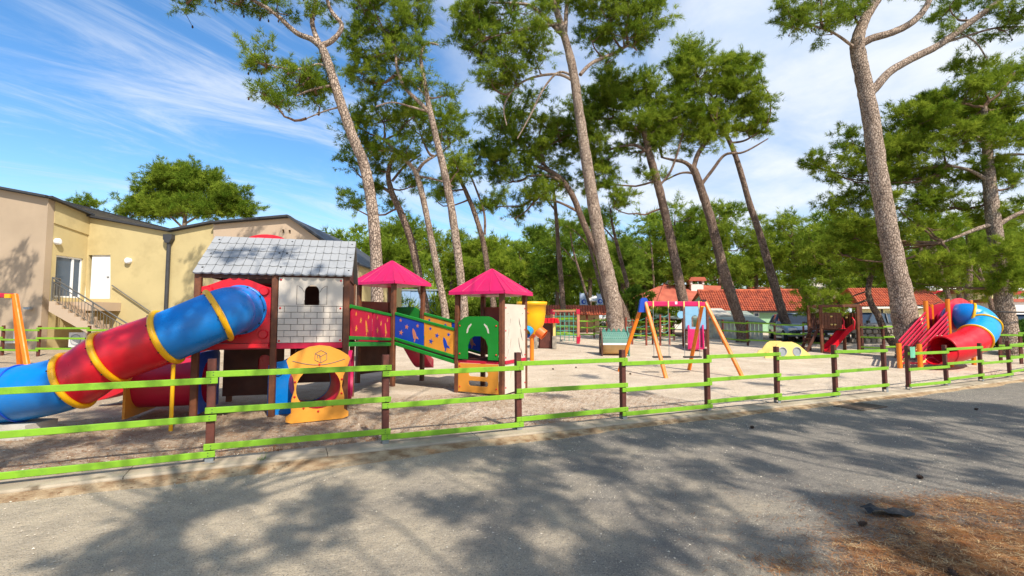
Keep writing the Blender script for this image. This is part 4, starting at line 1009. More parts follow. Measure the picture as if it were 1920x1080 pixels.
# decks and beams
for a0, a1 in ((0.05, 1.05), (1.15, 2.15)):
    mb = MB(); mb.obox(C_((a0 + a1) / 2, 0.875, 1.09), CU * 0.5, CV * 0.83, Z * 0.025); part(mb, 'deck', 'wood_d')
    mb = MB(); mb.obox(C_((a0 + a1) / 2, 0.0, 1.12), CU * ((a1 - a0) / 2), CV * 0.035, Z * 0.045); part(mb, 'deck_beam', 'crimson')
# red panel with the tube opening
def fr(b_, z=0): return C_(0, b_, z)
PW0, PW1 = 0.055, 1.045
top = [(PW1 - (PW1 - PW0) * t, 2.06 + 0.15 * math.sin(math.pi * t) ** 1.5) for t in [i / 14 for i in range(15)]]
tcx, tcz = 0.60, 1.70
rp_ = MB(); rp_.plate([[(PW0, 1.17), (PW1, 1.17)] + top, circ(tcx, tcz, 0.36, 28)], fr(-0.01), CU, Z, 0.04); redp = part(rp_, 'slide_panel', 'red')
mb = MB(); mb.plate([rect(PW0, 1.10, PW1, 1.165)], fr(-0.06), CU, Z, 0.12); part(mb, 'panel_ledge', 'red', redp)
for (x, z) in ((0.15, 2.0), (0.95, 2.0), (0.95, 1.31), (0.15, 1.31)):
    c = fr(-0.04) + CU * x + Z * z; nn = -CV
    mb = MB(); mb.tube([c, c + nn * 0.03], [0.075, 0.06], 16); part(mb, 'boss', 'red', redp)
# brick panel
bx0, bx1 = 1.155, 2.145; bw_ = bx1 - bx0
win = arch(bx0 + bw_ * 0.40, bx0 + bw_ * 0.625, 1.78, 2.11, 10)
mb = MB(); mb.plate([rect(bx0, 1.165, bx1, 2.235), win], fr(-0.015), CU, Z, 0.022); bp_ = part(mb, 'brick_panel', 'groove')
rowh = 0.099; nrow = 6; bw1 = bw_ / 5
for r in range(nrow):
    z0 = 1.168 + rowh * r; off = 0.5 * bw1 if r % 2 else 0.0
    x = bx0 + (-off if off else 0)
    for k in range(6 if off else 5):
        xa_, xb_ = max(bx0, x + k * bw1), min(bx1, x + (k + 1) * bw1)
        if xb_ - xa_ < 0.02: continue
        if r == nrow - 1 and False: continue
        mb = MB(); mb.plate([rect(xa_ + 0.0042, z0 + 0.0042, xb_ - 0.0042, z0 + rowh - 0.0042)], fr(-0.030), CU, Z, 0.010); part(mb, 'brick', 'white', bp_)
zt = 1.168 + rowh * nrow
# plain upper field with the window, its shutters drawn as engraved lines
m2 = MB(); m2.plate([rect(bx0 + 0.004, zt + 0.006, bx1 - 0.004, 2.232)] + ([win] if zt < 1.78 else []), fr(-0.030), CU, Z, 0.010); part(m2, 'plain_field', 'white', bp_)
for sx in (-1, 1):
    hx = bx0 + bw_ * (0.40 if sx < 0 else 0.625) + sx * 0.004; o_ = hx + sx * 0.115
    ln = [(hx, 1.86), (hx, 1.79), (o_, 1.79), (o_, 2.10), (o_ - sx * .035, 2.09), (o_ - sx * .08, 2.05), (hx + sx * .002, 1.99)]
    m2 = MB(); m2.tube([fr(-0.036) + CU * x + Z * z for x, z in ln], 0.004, 5); part(m2, 'shutter_line', 'groove', bp_)
bolts(bp_, fr(-0.030), CU, Z, [(bx0 + .035, 2.19), (bx1 - .035, 2.19), (bx0 + .035, 1.73), (bx1 - .035, 1.73), (bx0 + .03, 1.20), (bx1 - .03, 1.20)], -0.03 + 0.04)
# roof: shingle slabs
Rb0, Rz0, Rb1, Rz1 = -0.09, 2.25, 0.87, 2.975; ra0, ra1 = -0.06, 2.285
sl = math.hypot(Rb1 - Rb0, Rz1 - Rz0); ey = (CV * (Rb1 - Rb0) + Z * (Rz1 - Rz0)).normalized(); nrm = CU.cross(ey)
mb = MB(); mb.plate([rect(ra0, 0.03, ra1, sl)], C_(0, Rb0, Rz0), CU, ey, 0.012); rf = part(mb, 'roof', 'shgroove')
ncol, nr = 18, 5; cw = (ra1 - ra0) / ncol; rh = sl / nr
tile = None
def tileloop():
    g = 0.0035; pts = []
    for i in range(7):
        t = i / 6; x = g + (cw - 2 * g) * t; pts.append((x, 0.004 + 0.028 * (2 * t - 1) ** 2))
    return pts + [(cw - g, rh + 0.020), (g, rh + 0.020)]
EYL = ey
for r in range(nr):
    for c in range(ncol):
        if tile is None:
            mb = MB(); mb.plate([tileloop()], ORG[ps.name], CU, ey, 0.026); mb.v = [tuple(Vector(v) - nrm * (0.011 * clamp((Vector(v) - ORG[ps.name]).dot(ey) / rh, 0, 1) if (Vector(v) - ORG[ps.name]).dot(nrm) > 0 else 0)) for v in mb.v]; tile = part(mb, 'shingle', 'shingle', rf)
            tl = tile
        else:
            tl = share(tile, 'shingle', rf, (0, 0, 0))
        # tilt each course a little by lifting it; the next course tucks below
        tl.location = C_(ra0 + c * cw, Rb0, Rz0) - ORG[ps.name] + ey * (r * rh - 0.012) + nrm * (0.020 + 0.0012 * ((c * 7 + r * 3) % 4))
bolts(rf, C_(0, Rb0, Rz0), CU, ey, [(ra0 + .1, .16), (ra0 + .1, .6), (ra0 + .1, 1.08), (1.16, .22), (1.06, .68), (1.18, .68), (1.2, 1.1), (ra1 - .06, .16), (ra1 - .06, .6), (ra1 - .06, 1.08)], 0.05, 0.016, 'black')
# back slope and gables
eyb = (CV * -(Rb1 - Rb0) + Z * (Rz1 - Rz0)).normalized()
mb = MB(); mb.plate([rect(ra0, 0.0, ra1, sl - 0.01)], C_(0, 2 * Rb1 - Rb0, Rz0), CU, eyb, 0.03); part(mb, 'back_roof', 'shingle')
for a in (0.0, 2.2):
    mb = MB(); mb.plate([[(0.06, 2.24), (1.7, 2.24), (0.87, 2.90)]], C_(a, 0, 0), CV, Z, 0.03); part(mb, 'gable_board', 'wood_d')
mb = MB(); mb.beam(C_(0.0, 0.0, 2.235), C_(2.2, 0.0, 2.235), 0.06, 0.07); part(mb, 'eave_beam', 'wood_d')
# red arched board rising behind the ridge
ap = [(0.95, 1.2)] + [(0.55 + 0.40 * math.cos(math.pi * i / 12), 3.04 + 0.18 * math.sin(math.pi * i / 12)) for i in range(13)] + [(0.15, 1.2)]
mb = MB(); mb.plate([ap], C_(0, 1.84, 0), CU, Z, 0.04); part(mb, 'arched_board', 'red')
# panels under the decks
mb = MB(); mb.plate([rect(0.06, 0.18, 1.05, 1.06), arch(0.62, 0.84, 0.56, 0.90)], C_(0, 1.15, 0), CU, Z, 0.03); up_ = part(mb, 'under_panel', 'wood_d')
mb = MB(); mb.plate([rect(0.58, 0.52, 0.88, 0.94)], C_(0, 1.20, 0), CU, Z, 0.02); part(mb, 'red_back', 'red', up_)
mb = MB(); mb.plate([rect(1.16, 0.30, 2.14, 1.06)], C_(0, 1.72, 0), CU, Z, 0.03); part(mb, 'under_panel', 'wood_d')
mb = MB(); mb.plate([rect(0.05, 1.12, 1.7, 2.2)], C_(2.2, 0, 0) + Z * 0, CV, Z, 0.03); part(mb, 'side_wall', 'wood_d')
mb = MB(); mb.plate([rect(0.06, 1.12, 2.14, 2.2)], C_(0, 1.76, 0), CU, Z, 0.03); part(mb, 'back_wall', 'wood_d')
# left side: blue panel, red crawl tunnel, orange end panel
def sidepanel(a, b0, b1, z0, z1, r, name, m):
    mb = MB(); cz = (z0 + z1) / 2 - 0.02
    lp = [(b0, z0), (b1, z0), (b1, z1 - .06), (b1 - .08, z1), (b0 + .08, z1), (b0, z1 - .06)]
    mb.plate([lp, circ((b0 + b1) / 2, cz, r, 24)], C_(a, 0, 0), CV, Z, 0.035); return part(mb, name, m)
sidepanel(0.0, 0.10, 1.10, 0.06, 1.02, 0.36, 'tunnel_panel', 'dblue')
mb = MB(); mb.shell([C_(-0.02 - 0.92 * i / 6, 0.60, 0.52) for i in range(7)], 0.385, 0.015, 30); part(mb, 'crawl_tunnel', 'crimson')
sidepanel(-0.96, 0.10, 1.10, 0.04, 1.0, 0.36, 'tunnel_end_panel', 'orange')
# right side: magenta tunnel mouth
mb = MB(); mb.shell([C_(2.215 + 0.03 * i, 0.62, 0.56) for i in range(3)], 0.43, 0.03, 30); part(mb, 'tunnel_mouth', 'magenta')
# front crawl tunnel: blue board, red tube, yellow board
TU, TV = frame(31.0)
yc = Vector((at(598, 700, 7.38).x, 7.38, 0))
def T_(x, d, z): return yc + TU * x + TV * d + Z * z
hz = 0.50
W2 = 0.43
lp = [(-W2 - .02, .03), (-W2 + .06, 0.0), (W2 - .06, 0.0), (W2 + .02, .03), (W2 + .02, .10), (W2 - .05, .15), (W2 - .05, .35), (W2 - .09, .5), (W2 - .07, .66), (W2 - .01, .80), (W2 + .03, .93), (W2, .98),
      (W2 - .12, 1.06), (.15, 1.13), (0, 1.15), (-.15, 1.13), (-W2 + .12, 1.06), (-W2, .98), (-W2 - .03, .93), (-W2 + .01, .80), (-W2 + .07, .66), (-W2 + .09, .5), (-W2 + .05, .35), (-W2 + .05, .15), (-W2 - .02, .10)]
mb = MB(); mb.plate([lp, circ(0, hz, 0.32, 32)], T_(0, 0, 0.0), TU, Z, 0.03); yp = part(mb, 'tunnel_front_panel', 'orange')
bolts(yp, T_(0, 0, 0), TU, Z, [(0.355 * math.cos(a), hz + 0.355 * math.sin(a)) for a in [2 * math.pi * (i + .5) / 10 for i in range(10)]], 0.03, 0.016)
# engraved brow line and cube emblem
mb = MB(); arc = [T_(-0.38 + 0.76 * i / 16, -0.017, 0.925 - 0.075 * math.sin(math.pi * i / 16)) for i in range(17)]
mb.tube(arc, 0.006, 5); part(mb, 'engraved_arc', 'groove', yp)
mb = MB(); q = lambda x, z: T_(0.02 + x, -0.017, 0.98 + z)
hexp = [(0, .09), (.085, .045), (.085, -.055), (0, -.10), (-.085, -.055), (-.085, .045)]
mb.tube([q(*p) for p in hexp + hexp[:1]], 0.005, 5)
for e in ((-.085, .045), (.085, .045), (0, -.10)): mb.tube([q(0, 0), q(*e)], 0.005, 5)
for x in (-.05, -.02): mb.tube([q(x, -.03), q(x, .03)], 0.005, 5)
part(mb, 'cube_emblem', 'groove', yp)
mb = MB(); mb.shell([T_(0, 0.02 + 0.13 * i, hz) for i in range(7)], 0.34, 0.015, 32); part(mb, 'crawl_tunnel', 'crimson')
bl_ = [(-0.64, 0.0), (0.5, 0.0), (0.5, 1.0), (-0.22, 1.0), (-0.30, .93), (-0.44, .86), (-0.60, .84), (-0.64, .80)]
mb = MB(); mb.plate([bl_, circ(0, hz, 0.32, 32)], T_(0, 0.83, 0.0), TU, Z, 0.05); bb_ = part(mb, 'tunnel_back_panel', 'blue')
c = T_(-0.5, 0.80, 0.70); mb = MB(); mb.torus(c, -TV, 0.06, 0.018, 20, 8); part(mb, 'boss', 'blue', bb_)
# tube slide
ctr = [(-4.13, 7.62, 1.72), (-4.20, 7.36, 1.70), (-4.34, 7.02, 1.62), (-4.98, 6.84, 1.30), (-5.66, 6.70, 1.00), (-6.04, 6.58, 0.72), (-6.55, 6.52, 0.56), (-7.2, 6.48, 0.52)]
ctr = [(tuple(C_(tcx, -0.02, tcz))), tuple(C_(tcx - 0.06, -0.25, tcz - 0.02))] + [tuple(at(*q)) for q in ((409, 592, 7.02), (314, 632, 6.85), (207, 671, 6.70), (140, 713, 6.55), (40, 737, 6.48), (-60, 745, 6.45))]
cc = catmull(ctr, 8)
R_ = 0.37
def seg(i0, i1, name, m, label=None):
    mb = MB(); mb.shell([c[:3] for c in cc[i0 * 8:i1 * 8 + 1]], R_, 0.012, 36); return part(mb, name, m, label=label)
seg(0, 2, 'tube_section', 'blue'); seg(2, 3, 'tube_section', 'blue'); seg(3, 4, 'tube_section', 'red'); seg(4, 5, 'tube_section', 'red'); seg(5, 7, 'tube_section', 'blue')
for i in (2, 3, 4, 5):
    c = Vector(cc[i * 8]); d = Vector(cc[i * 8 + 1]) - Vector(cc[i * 8 - 1]); mb = MB(); mb.torus(c, d, R_ + 0.012, 0.036, 44, 10, 1.15); rg = part(mb, 'joint_ring', 'yellow')
    d.normalize(); e1 = d.cross(Z).normalized(); e2 = e1.cross(d)
    for k in range(12):
        a_ = 2 * math.pi * k / 12; q = c + (e1 * math.cos(a_) + e2 * math.sin(a_)) * (R_ + 0.030) + d * 0.035
        m2 = MB(); m2.tube([q, q + d * 0.012], 0.010, 6); part(m2, 'bolt', 'black', rg)
c = Vector(cc[0]); mb = MB(); mb.torus(C_(tcx, -0.035, tcz), -CV, R_ - 0.005, 0.03, 44, 8); part(mb, 'tube_flange', 'blue')
for k in range(10):
    a = 2 * math.pi * k / 10; q = C_(tcx, -0.075, tcz) + CU * math.cos(a) * (R_ + .0) + Z * math.sin(a) * (R_ + .0)
    mb = MB(); mb.tube([q, q - CV * 0.012], 0.014, 8); part(mb, 'bolt', 'black')
i = 6; c = Vector(cc[i * 8]); d = Vector(cc[i * 8 + 1]) - Vector(cc[i * 8 - 1]); mb = MB(); mb.torus(c, d, R_ + 0.004, 0.014, 44, 8); part(mb, 'seam_ring', 'dblue')
# slide supports
p = at(325, 690, 6.80); g = gz(p.x, p.y); mb = MB(); mb.tube([(p.x, p.y, p.z + .05), (p.x, p.y, g - .05)], 0.026, 10); part(mb, 'slide_support', 'yellow')
p = on(60, 6.48); mb = MB(); mb.box(p + Z * 0.08, (0.5, 0.45, 0.20)); part(mb, 'footing', 'concrete')
# straight red slide behind the tube
s0 = C_(-0.02, 1.4, 1.08); s1 = at(205, 752, 8.75); s1.z = gz(s1.x, s1.y) + 0.16
def chute(a, b, w, name, m, parent=None, lip=0.14, dip=0.10):
    a = Vector(a); b = Vector(b); h = (b - a); h.z = 0; hd = h.normalized(); sd = hd.cross(Z); mb = MB(); n = 12
    prof = [(-w / 2 - .03, lip), (-w / 2 + .03, lip), (-w / 2 + .05, .02), (0, 0), (w / 2 - .05, .02), (w / 2 - .03, lip), (w / 2 + .03, lip), (w / 2 + .03, -.05), (0, -.06), (-w / 2 - .03, -.05)]
    vs = []; k = len(prof)
    for i in range(n + 1):
        t = i / n; s_ = t * t * (3 - 2 * t) * 0.5 + t * 0.5
        p = a + h * t; z_ = a.z + (b.z - a.z) * s_
        for x, y in prof: vs.append(Vector((p.x, p.y, z_)) + sd * x + Z * y)
    fs = [(i * k + j, i * k + (j + 1) % k, (i + 1) * k + (j + 1) % k, (i + 1) * k + j) for i in range(n) for j in range(k)]
    fs += [tuple(range(k)), tuple(range((n + 1) * k - 1, n * k - 1, -1))]
    mb.add(vs, fs, False); return mb.build(name, M[m], parent)
chute(s0, s1, 0.46, 'open_slide', 'red', ps)

# --- bridge, towers
U2, V2 = frame(-27.0)
TF = Vector((-2.79, 11.2, 0)); S2 = 1.1
TL = TF - U2 * S2; TR = TF + V2 * S2; TB = TL + V2 * S2
RL = Vector((-1.19, 10.4, 0)); RF = RL + U2 * S2; RR = RF + V2 * S2; RB = RL + V2 * S2
def gp(p): return Vector((p.x, p.y, gz(p.x, p.y)))
for p in (TF, TL, TR, TB): post(gp(p), 2.42, 0.10, rz=-27)
for p in (RF, RL, RR, RB): post(gp(p), 2.12, 0.10, rz=-27)
def pyramid(c, half, ze, zt, name):
    """pleated four sided roof with a lip"""
    mb = MB(); n = 4
    cor = [c + U2 * sx * half + V2 * sy * half for sx, sy in ((-1, -1), (1, -1), (1, 1), (-1, 1))]
    apex = Vector((c.x, c.y, zt))
    o = mb
    for i in range(4):
        a, b_ = cor[i], cor[(i + 1) % 4]; d = (b_ - a)
        out = Vector((d.y, -d.x, 0)).normalized()
        ts = []; N = 10
        base = []
        for k in range(N + 1):
            t = k / N; base.append(Vector((a.x, a.y, ze + 0.06)) + d * t)
        for k in range(N):
            mb.add([base[k], base[k + 1], apex], [(0, 1, 2)])
            mb.add([base[k], base[k + 1], base[k + 1] + out * 0.012 - Z * 0.06, base[k] + out * 0.012 - Z * 0.06], [(3, 2, 1, 0)])
        mb.add([Vector((a.x, a.y, ze)), Vector((b_.x, b_.y, ze)), Vector((c.x, c.y, ze + 0.02))], [(2, 1, 0)])
    ro = part(mb, name, 'magenta')
    for i in range(4):
        a, b_ = cor[i], cor[(i + 1) % 4]
        for t in (0.0, 0.25, 0.5, 0.75):
            p = Vector((a.x, a.y, ze + 0.06)) + (b_ - a) * t
            m2 = MB(); out = Vector(((b_ - a).y, -(b_ - a).x, 0)).normalized()
            q = p.lerp(apex, 0.97); m2.tube([p + Z * 0.002, q], [0.014, 0.006], 6); part(m2, 'roof_rib', 'magenta', ro)
    return ro
pyramid((TF + TL + TR + TB) / 4, 0.70, 2.37, 3.02, 'tower_roof')
pyramid((RF + RL + RR + RB) / 4, 0.69, 2.07, 2.68, 'tower_roof')
zT, zR = 1.05, 0.63
def sq_deck(pts, z):
    mb = MB(); c = sum(pts, Vector()) / 4; mb.obox(c + Z * z, U2 * S2 / 2 * 0.95, V2 * S2 / 2 * 0.95, Z * 0.025); part(mb, 'deck', 'wood_d')
sq_deck([TF, TL, TR, TB], zT); sq_deck([RF, RL, RR, RB], zR)
def wallplate(a, b_, loops, name, m, t=0.022, parent=None, off=0.0):
    """plate between posts a and b; loops in (fraction*width metres, z)"""
    ex = (b_ - a); ex.z = 0; L = ex.length; ex.normalize(); nz = ex.cross(Z)
    mb = MB(); mb.plate(loops, Vector((a.x, a.y, 0)) + nz * off, ex, Z, t); return part(mb, name, m, parent), Vector((a.x, a.y, 0)) + nz * off, ex
def star(cx, cy, r): return [(cx + (r if i % 2 == 0 else r * .42) * math.sin(math.pi * i / 5 + .2), cy + (r if i % 2 == 0 else r * .42) * math.cos(math.pi * i / 5 + .2)) for i in range(10)]
def rocket(cx, cy, s):
    p = [(-.30, .62), (-.12, .48), (.06, .18), (.14, -.12), (.30, -.20), (.42, -.42), (.20, -.36), (.06, -.34), (.02, -.50), (-.06, -.70), (-.14, -.62), (-.08, -.42), (-.20, -.34), (-.26, -.10), (-.34, .30)]
    return [(cx + x * s, cy + y * s) for x, y in p][::-1]
def sky_panel(a, b_, za, zb, h, m, mdec, x0, x1):
    """sloping bridge side panel between two points with stars and a rocket; x0..x1 in metres along"""
    ex = (b_ - a); ex.z = 0; L = ex.length; ex.normalize(); sl_ = (zb - za) / L
    z = lambda x: za + sl_ * x
    sh_ = [(x0, z(x0)), (x1, z(x1)), (x1, z(x1) + h), (x0, z(x0) + h)]
    O = Vector((a.x, a.y, 0)); mb = MB(); mb.plate([sh_], O, ex, Z, 0.02); pn = part(mb, 'bridge_panel', m)
    w = x1 - x0
    for (fx, fy, r) in ((.2, .82, .045), (.42, .60, .062), (.8, .78, .05), (.22, .28, .066)):
        m2 = MB(); m2.plate([star(x0 + fx * w, z(x0 + fx * w) + fy * h, r)], O, ex, Z, 0.026); part(m2, 'star', mdec, pn)
    m2 = MB(); m2.plate([rocket(x0 + .72 * w, z(x0 + .72 * w) + .36 * h, .24)], O, ex, Z, 0.026); part(m2, 'rocket', mdec, pn)
def side_rails(a, b_, za, zb, h, off, name='bridge_rail'):
    ex = (b_ - a); ex.z = 0; ex.normalize(); nz = ex.cross(Z) * off
    for dz in (-0.035, h + 0.03):
        mb = MB(); mb.bbeam(Vector((a.x, a.y, za + dz)) + nz, Vector((b_.x, b_.y, zb + dz)) + nz, 0.05, 0.065, 0.01); part(mb, name, 'green')
    mb = MB(); mb.bbeam(Vector((a.x, a.y, za - 0.15)) + nz, Vector((b_.x, b_.y, zb - 0.15)) + nz, 0.05, 0.08, 0.01); part(mb, name, 'green')
# castle bridge
Ba = C_(2.22, 0.55, 0); Bb = TF.copy(); Bb.x -= 0.06; Bb.y -= 0.02
Lb = (Bb - Ba).length
sky_panel(Ba, Bb, 1.25, 1.10, 0.50, 'crimson', 'orange', 0.06, Lb * .47); sky_panel(Ba, Bb, 1.25, 1.10, 0.50, 'crimson', 'orange', Lb * .50, Lb - .06)
side_rails(Ba, Bb, 1.25, 1.10, 0.50, 0.0)
Ba2 = C_(1.3, 1.80, 0); Bb2 = TL.copy()
sky_panel(Ba2, Bb2, 1.25, 1.10, 0.50, 'orange', 'dblue', 0.06, (Bb2 - Ba2).length - .06); side_rails(Ba2, Bb2, 1.25, 1.10, 0.50, 0.0)
mb = MB(); mb.add([Ba + Z * 1.12, Bb + Z * 1.0, Bb2 + Z * 1.0, Ba2 + Z * 1.12] + [Ba + Z * 1.08, Bb + Z * .96, Bb2 + Z * .96, Ba2 + Z * 1.08], [(0, 1, 2, 3), (7, 6, 5, 4), (0, 4, 5, 1), (1, 5, 6, 2), (2, 6, 7, 3), (3, 7, 4, 0)]); part(mb, 'bridge_deck', 'wood_d')
# ramp to the low tower
a, b_ = TF + U2 * .06, RL - U2 * .06; Lr = (b_ - a).length
sky_panel(a, b_, 1.12, 0.76, 0.52, 'dblue', 'salmon', 0.0, Lr * .49); sky_panel(a, b_, 1.12, 0.76, 0.52, 'orange', 'dblue', Lr * .51, Lr)
side_rails(a, b_, 1.12, 0.76, 0.52, 0.0)
a2, b2 = TR + U2 * .06, RB - U2 * .06
sky_panel(a2, b2, 1.12, 0.76, 0.52, 'orange', 'dblue', 0.0, Lr * .49); sky_panel(a2, b2, 1.12, 0.76, 0.52, 'dblue', 'salmon', Lr * .51, Lr)
side_rails(a2, b2, 1.12, 0.76, 0.52, 0.0)
mb = MB(); mb.add([a + Z * 1.02, b_ + Z * .66, b2 + Z * .66, a2 + Z * 1.02, a + Z * .99, b_ + Z * .63, b2 + Z * .63, a2 + Z * .99], [(0, 1, 2, 3), (7, 6, 5, 4), (0, 4, 5, 1), (1, 5, 6, 2), (2, 6, 7, 3), (3, 7, 4, 0)]); part(mb, 'ramp_deck', 'wood_d')
# high tower walls
wallplate(TL, TB, [rect(.06, 1.1, S2 - .06, 1.98), arch(.42, .64, 1.24, 1.58)], 'wall_panel', 'wood_r')
wallplate(TL, TB, [rect(.06, .18, S2 - .06, 1.0)], 'under_panel', 'wood_d')
gl = lambda h0, h1: [(.06, h0), (.30, h0), (.30, h0 + .28), (.36, h0 + .42), (.46, h0 + .49), (.64, h0 + .49), (.74, h0 + .42), (.80, h0 + .28), (.80, h0), (S2 - .06, h0), (S2 - .06, h1 - .12), (S2 - .22, h1 - .02), (S2 - .30, h1), (.30, h1), (.22, h1 - .02), (.06, h1 - .12)]
wallplate(TB, TR, [gl(1.1, 1.85)], 'gate_panel', 'green')
for (q0, q1) in ((TF, TR), (TF, TL)):
    mb = MB(); mb.beam(q0 + Z * (zT - .02), q1 + Z * (zT - .02), .05, .06); part(mb, 'deck_beam', 'crimson')
s0 = (TB + TR) / 2 + Z * (zT + .02); s1 = Vector((-2.58, 14.2, 0)); s1.z = gz(s1.x, s1.y) + .14
chute(s0, s1, 0.46, 'open_slide', 'crimson', ps, 0.2)
# low tower walls
gp2, O, ex = wallplate(RL, RF, [gl(.69, 1.60)], 'gate_panel', 'green', off=.05)
bolts(gp2, O, ex, Z, [(.10, .8), (.10, 1.4), (S2 - .10, .8), (S2 - .10, 1.4)], .022, .018)
for sx in (1, -1):
    cx = S2 / 2 + sx * .25
    lp = [(cx + sx * .03 * math.cos(t) + sx * .10 * math.cos(t * .5 + .1) - sx * .06, 1.28 + .16 * (1 - t / 2)) for t in (0, .5, 1, 1.5, 2)]
    lp = [(cx - sx * .09, 1.45), (cx - sx * .02, 1.40), (cx + sx * .02, 1.32), (cx + sx * .03, 1.24), (cx - sx * .005, 1.25), (cx - sx * .03, 1.34), (cx - sx * .10, 1.425)]
    m2 = MB(); m2.plate([lp if sx < 0 else lp[::-1]], O, ex, Z, .026); part(m2, 'leaf_inlay', 'white', gp2)
slot = lambda x0, x1, z0, z1: [(x0 + .03, z0), (x1 - .03, z0), (x1, z0 + .03), (x1, z1 - .03), (x1 - .03, z1), (x0 + .03, z1), (x0, z1 - .03), (x0, z0 + .03)]
gzz = gz(RL.x, RL.y)
op, O, ex = wallplate(RL, RF, [rect(.06, gzz + .02, S2 - .06, .60), slot(.32, .80, .33, .44), slot(.32, .80, .13, .24)], 'lower_panel', 'orange', off=.04)
bolts(op, O, ex, Z, [(.10, .10), (.10, .54), (S2 - .10, .10), (S2 - .10, .54)], .022, .018)
def crescents():
    out = []
    for (cx, cz, L, b_, s) in [(.33, 1.45, .22, .05, 1), (.72, 1.45, .22, .05, -1), (.25, 1.20, .28, .06, 1), (.80, 1.20, .28, .06, -1), (.34, .98, .30, .06, 1), (.70, .98, .30, .06, -1), (.22, .80, .22, .05, 1), (.82, .80, .22, .05, -1), (.36, .36, .30, .06, 1), (.72, .36, .30, .06, -1)]:
        pts = []; n = 6
        for i in range(n + 1): t = i / n * 2 - 1; pts.append((cx + s * (-.10 * t * t * -1 * .6) * 1 - s * .0, cz + t * L / 2 * 1))
        p1 = [(cx - s * (.10 * (1 - ((i / n * 2 - 1) * .5 + .5)) ** 2) + s * .012 * math.sin(math.pi * i / n), cz + (i / n - .5) * L) for i in range(n + 1)]
        p2 = [(x - s * (.012 + .030 * math.sin(math.pi * i / n)), z) for i, (x, z) in enumerate(p1)]
        out.append(p1 + p2[::-1])
    return out
wp, O, ex = wallplate(RF, RR, [rect(.06, gz(RF.x, RF.y) + .03, S2 - .06, 1.86)] + crescents() + [circ(.2, 1.66, .018, 10), circ(.9, 1.66, .018, 10)], 'leaf_panel', 'white', off=.03)
mb = MB(); mb.beam(RF + Z * .64 + (RR - RF) * .05 + U2 * .05, RR + Z * .64 - (RR - RF) * .05 + U2 * .05, .016, .07); part(mb, 'band', 'crimson', wp)
bolts(wp, O, ex, Z, [(.09, .12), (.09, .74), (.09, 1.3), (.09, 1.78), (S2 - .09, .12), (S2 - .09, .74), (S2 - .09, 1.3), (S2 - .09, 1.78)], .022, .018)
wallplate(RB, RR, [rect(.06, .7, S2 - .06, 1.82), slot(.55, .85, 1.3, 1.4)], 'wall_panel', 'wood_r')
mb = MB(); mb.beam(RL + Z * .63, RF + Z * .63, .06, .05); part(mb, 'deck_beam', 'crimson')
# ------------------------------------------------------------------ other equipment on the playground
def thg(name, loc, label, cat, group=None): return thing(name, loc, label, cat, group)
# double swing in the middle
fl, bl_, frr, brr = ground(1245, 703), None, ground(1388, 699), None
YS = 13.9
aL = at(1210, 566, YS + .35); aR = at(1322, 566, YS + .55)
FL_ = on(1246, YS - .55); BL_ = on(1158, YS + .75); FR_ = on(1389, YS - .35); BR_ = on(1288, YS + 1.25)
aR.z = aL.z
sw = thg('swing_set', (aL + aR) / 2 * 1.0 - Z * ((aL.z + aR.z) / 2 - FL_.z), 'orange timber A-frame swing with magenta crossbar and blue cap, two swings', 'swing set')
for (a, f) in ((aL, FL_), (aL + Vector((-.06, .05, 0)), BL_), (aR, FR_), (aR + Vector((-.05, .05, 0)), BR_)):
    mb = MB(); mb.bbeam(a, f - Z * .05, .10, .10, .02, Vector((1, 0, 0))); mb.build('leg', M['orangep'], sw)
mb = MB(); mb.bbeam(aL - Z * .06 + Vector((.02, 0, 0)), aR - Z * .06, .11, .15, .02); cb = mb.build('crossbar', M['magenta'], sw)
d = (aR - aL).normalized()
for t in (.12, .37, .63, .88):
    q = aL.lerp(aR, t) - Z * .06
    mb = MB(); mb.obox(q + Vector((0, -.06, 0)), d * .018, Vector((0, .012, 0)), Z * .085); mb.tube([q + Vector((0, -.06, -.08)), q + Vector((0, -.04, -.13))], .016, 6); mb.build('hanger', M['pyellow'], cb)
q = aL.lerp(aR, .5) - Z * .06; mb = MB(); mb.obox(q + Vector((0, -.058, 0.03)), d * .035, Vector((0, .006, 0)), Z * .04); mb.build('plate', M['wdoor'], cb)
c = aL + Vector((-.06, -.06, -.05)); mb = MB(); mb.prism([(-.16, -.26), (.14, -.26), (.13, .10), (.08, .17), (-.04, .17), (-.10, .10)], c, d, Z, Vector((0, .14, 0))); mb.build('cap', M['dblue'], sw)
c = aR + Vector((-.04, -.05, -.05)); mb = MB(); mb.prism([(-.12, -.10), (.02, -.10), (.06, .08), (-.10, .08)], c, d, Z, Vector((0, .13, 0))); mb.build('bracket', M['yellow'], sw)
mb = MB(); mb.obox(aR + Vector((-.05, 0, .04)), d * .07, Vector((0, .06, 0)), Z * .03); mb.build('top_cap', M['black'], sw)
for n_, (t0, t1, py, lab) in enumerate(((.12, .37, 666, 'left black flat swing seat on chains under the magenta crossbar'), (.63, .88, 662, 'right black flat swing seat on chains under the magenta crossbar'))):
    q0 = aL.lerp(aR, t0) + Vector((0, -.04, -.2)); q1 = aL.lerp(aR, t1) + Vector((0, -.04, -.2))
    zs = gz(q0.x, q0.y) + .48
    e0, e1 = Vector((q0.x, q0.y, zs)), Vector((q1.x, q1.y, zs))
    s = thg('hanging_swing', (e0 + e1) / 2, lab, 'swing', 'swings of the double swing')
    mb = MB(); mb.obox((e0 + e1) / 2, (e1 - e0) / 2 * 1.12, Vector((0, .09, 0)), Z * .02); mb.build('seat', M['black'], s)
    for (x, y) in ((q0, e0), (q1, e1)):
        mb = MB(); mb.tube([x, y + Z * .02], .009, 6); mb.build('chain', M['galv'], s)
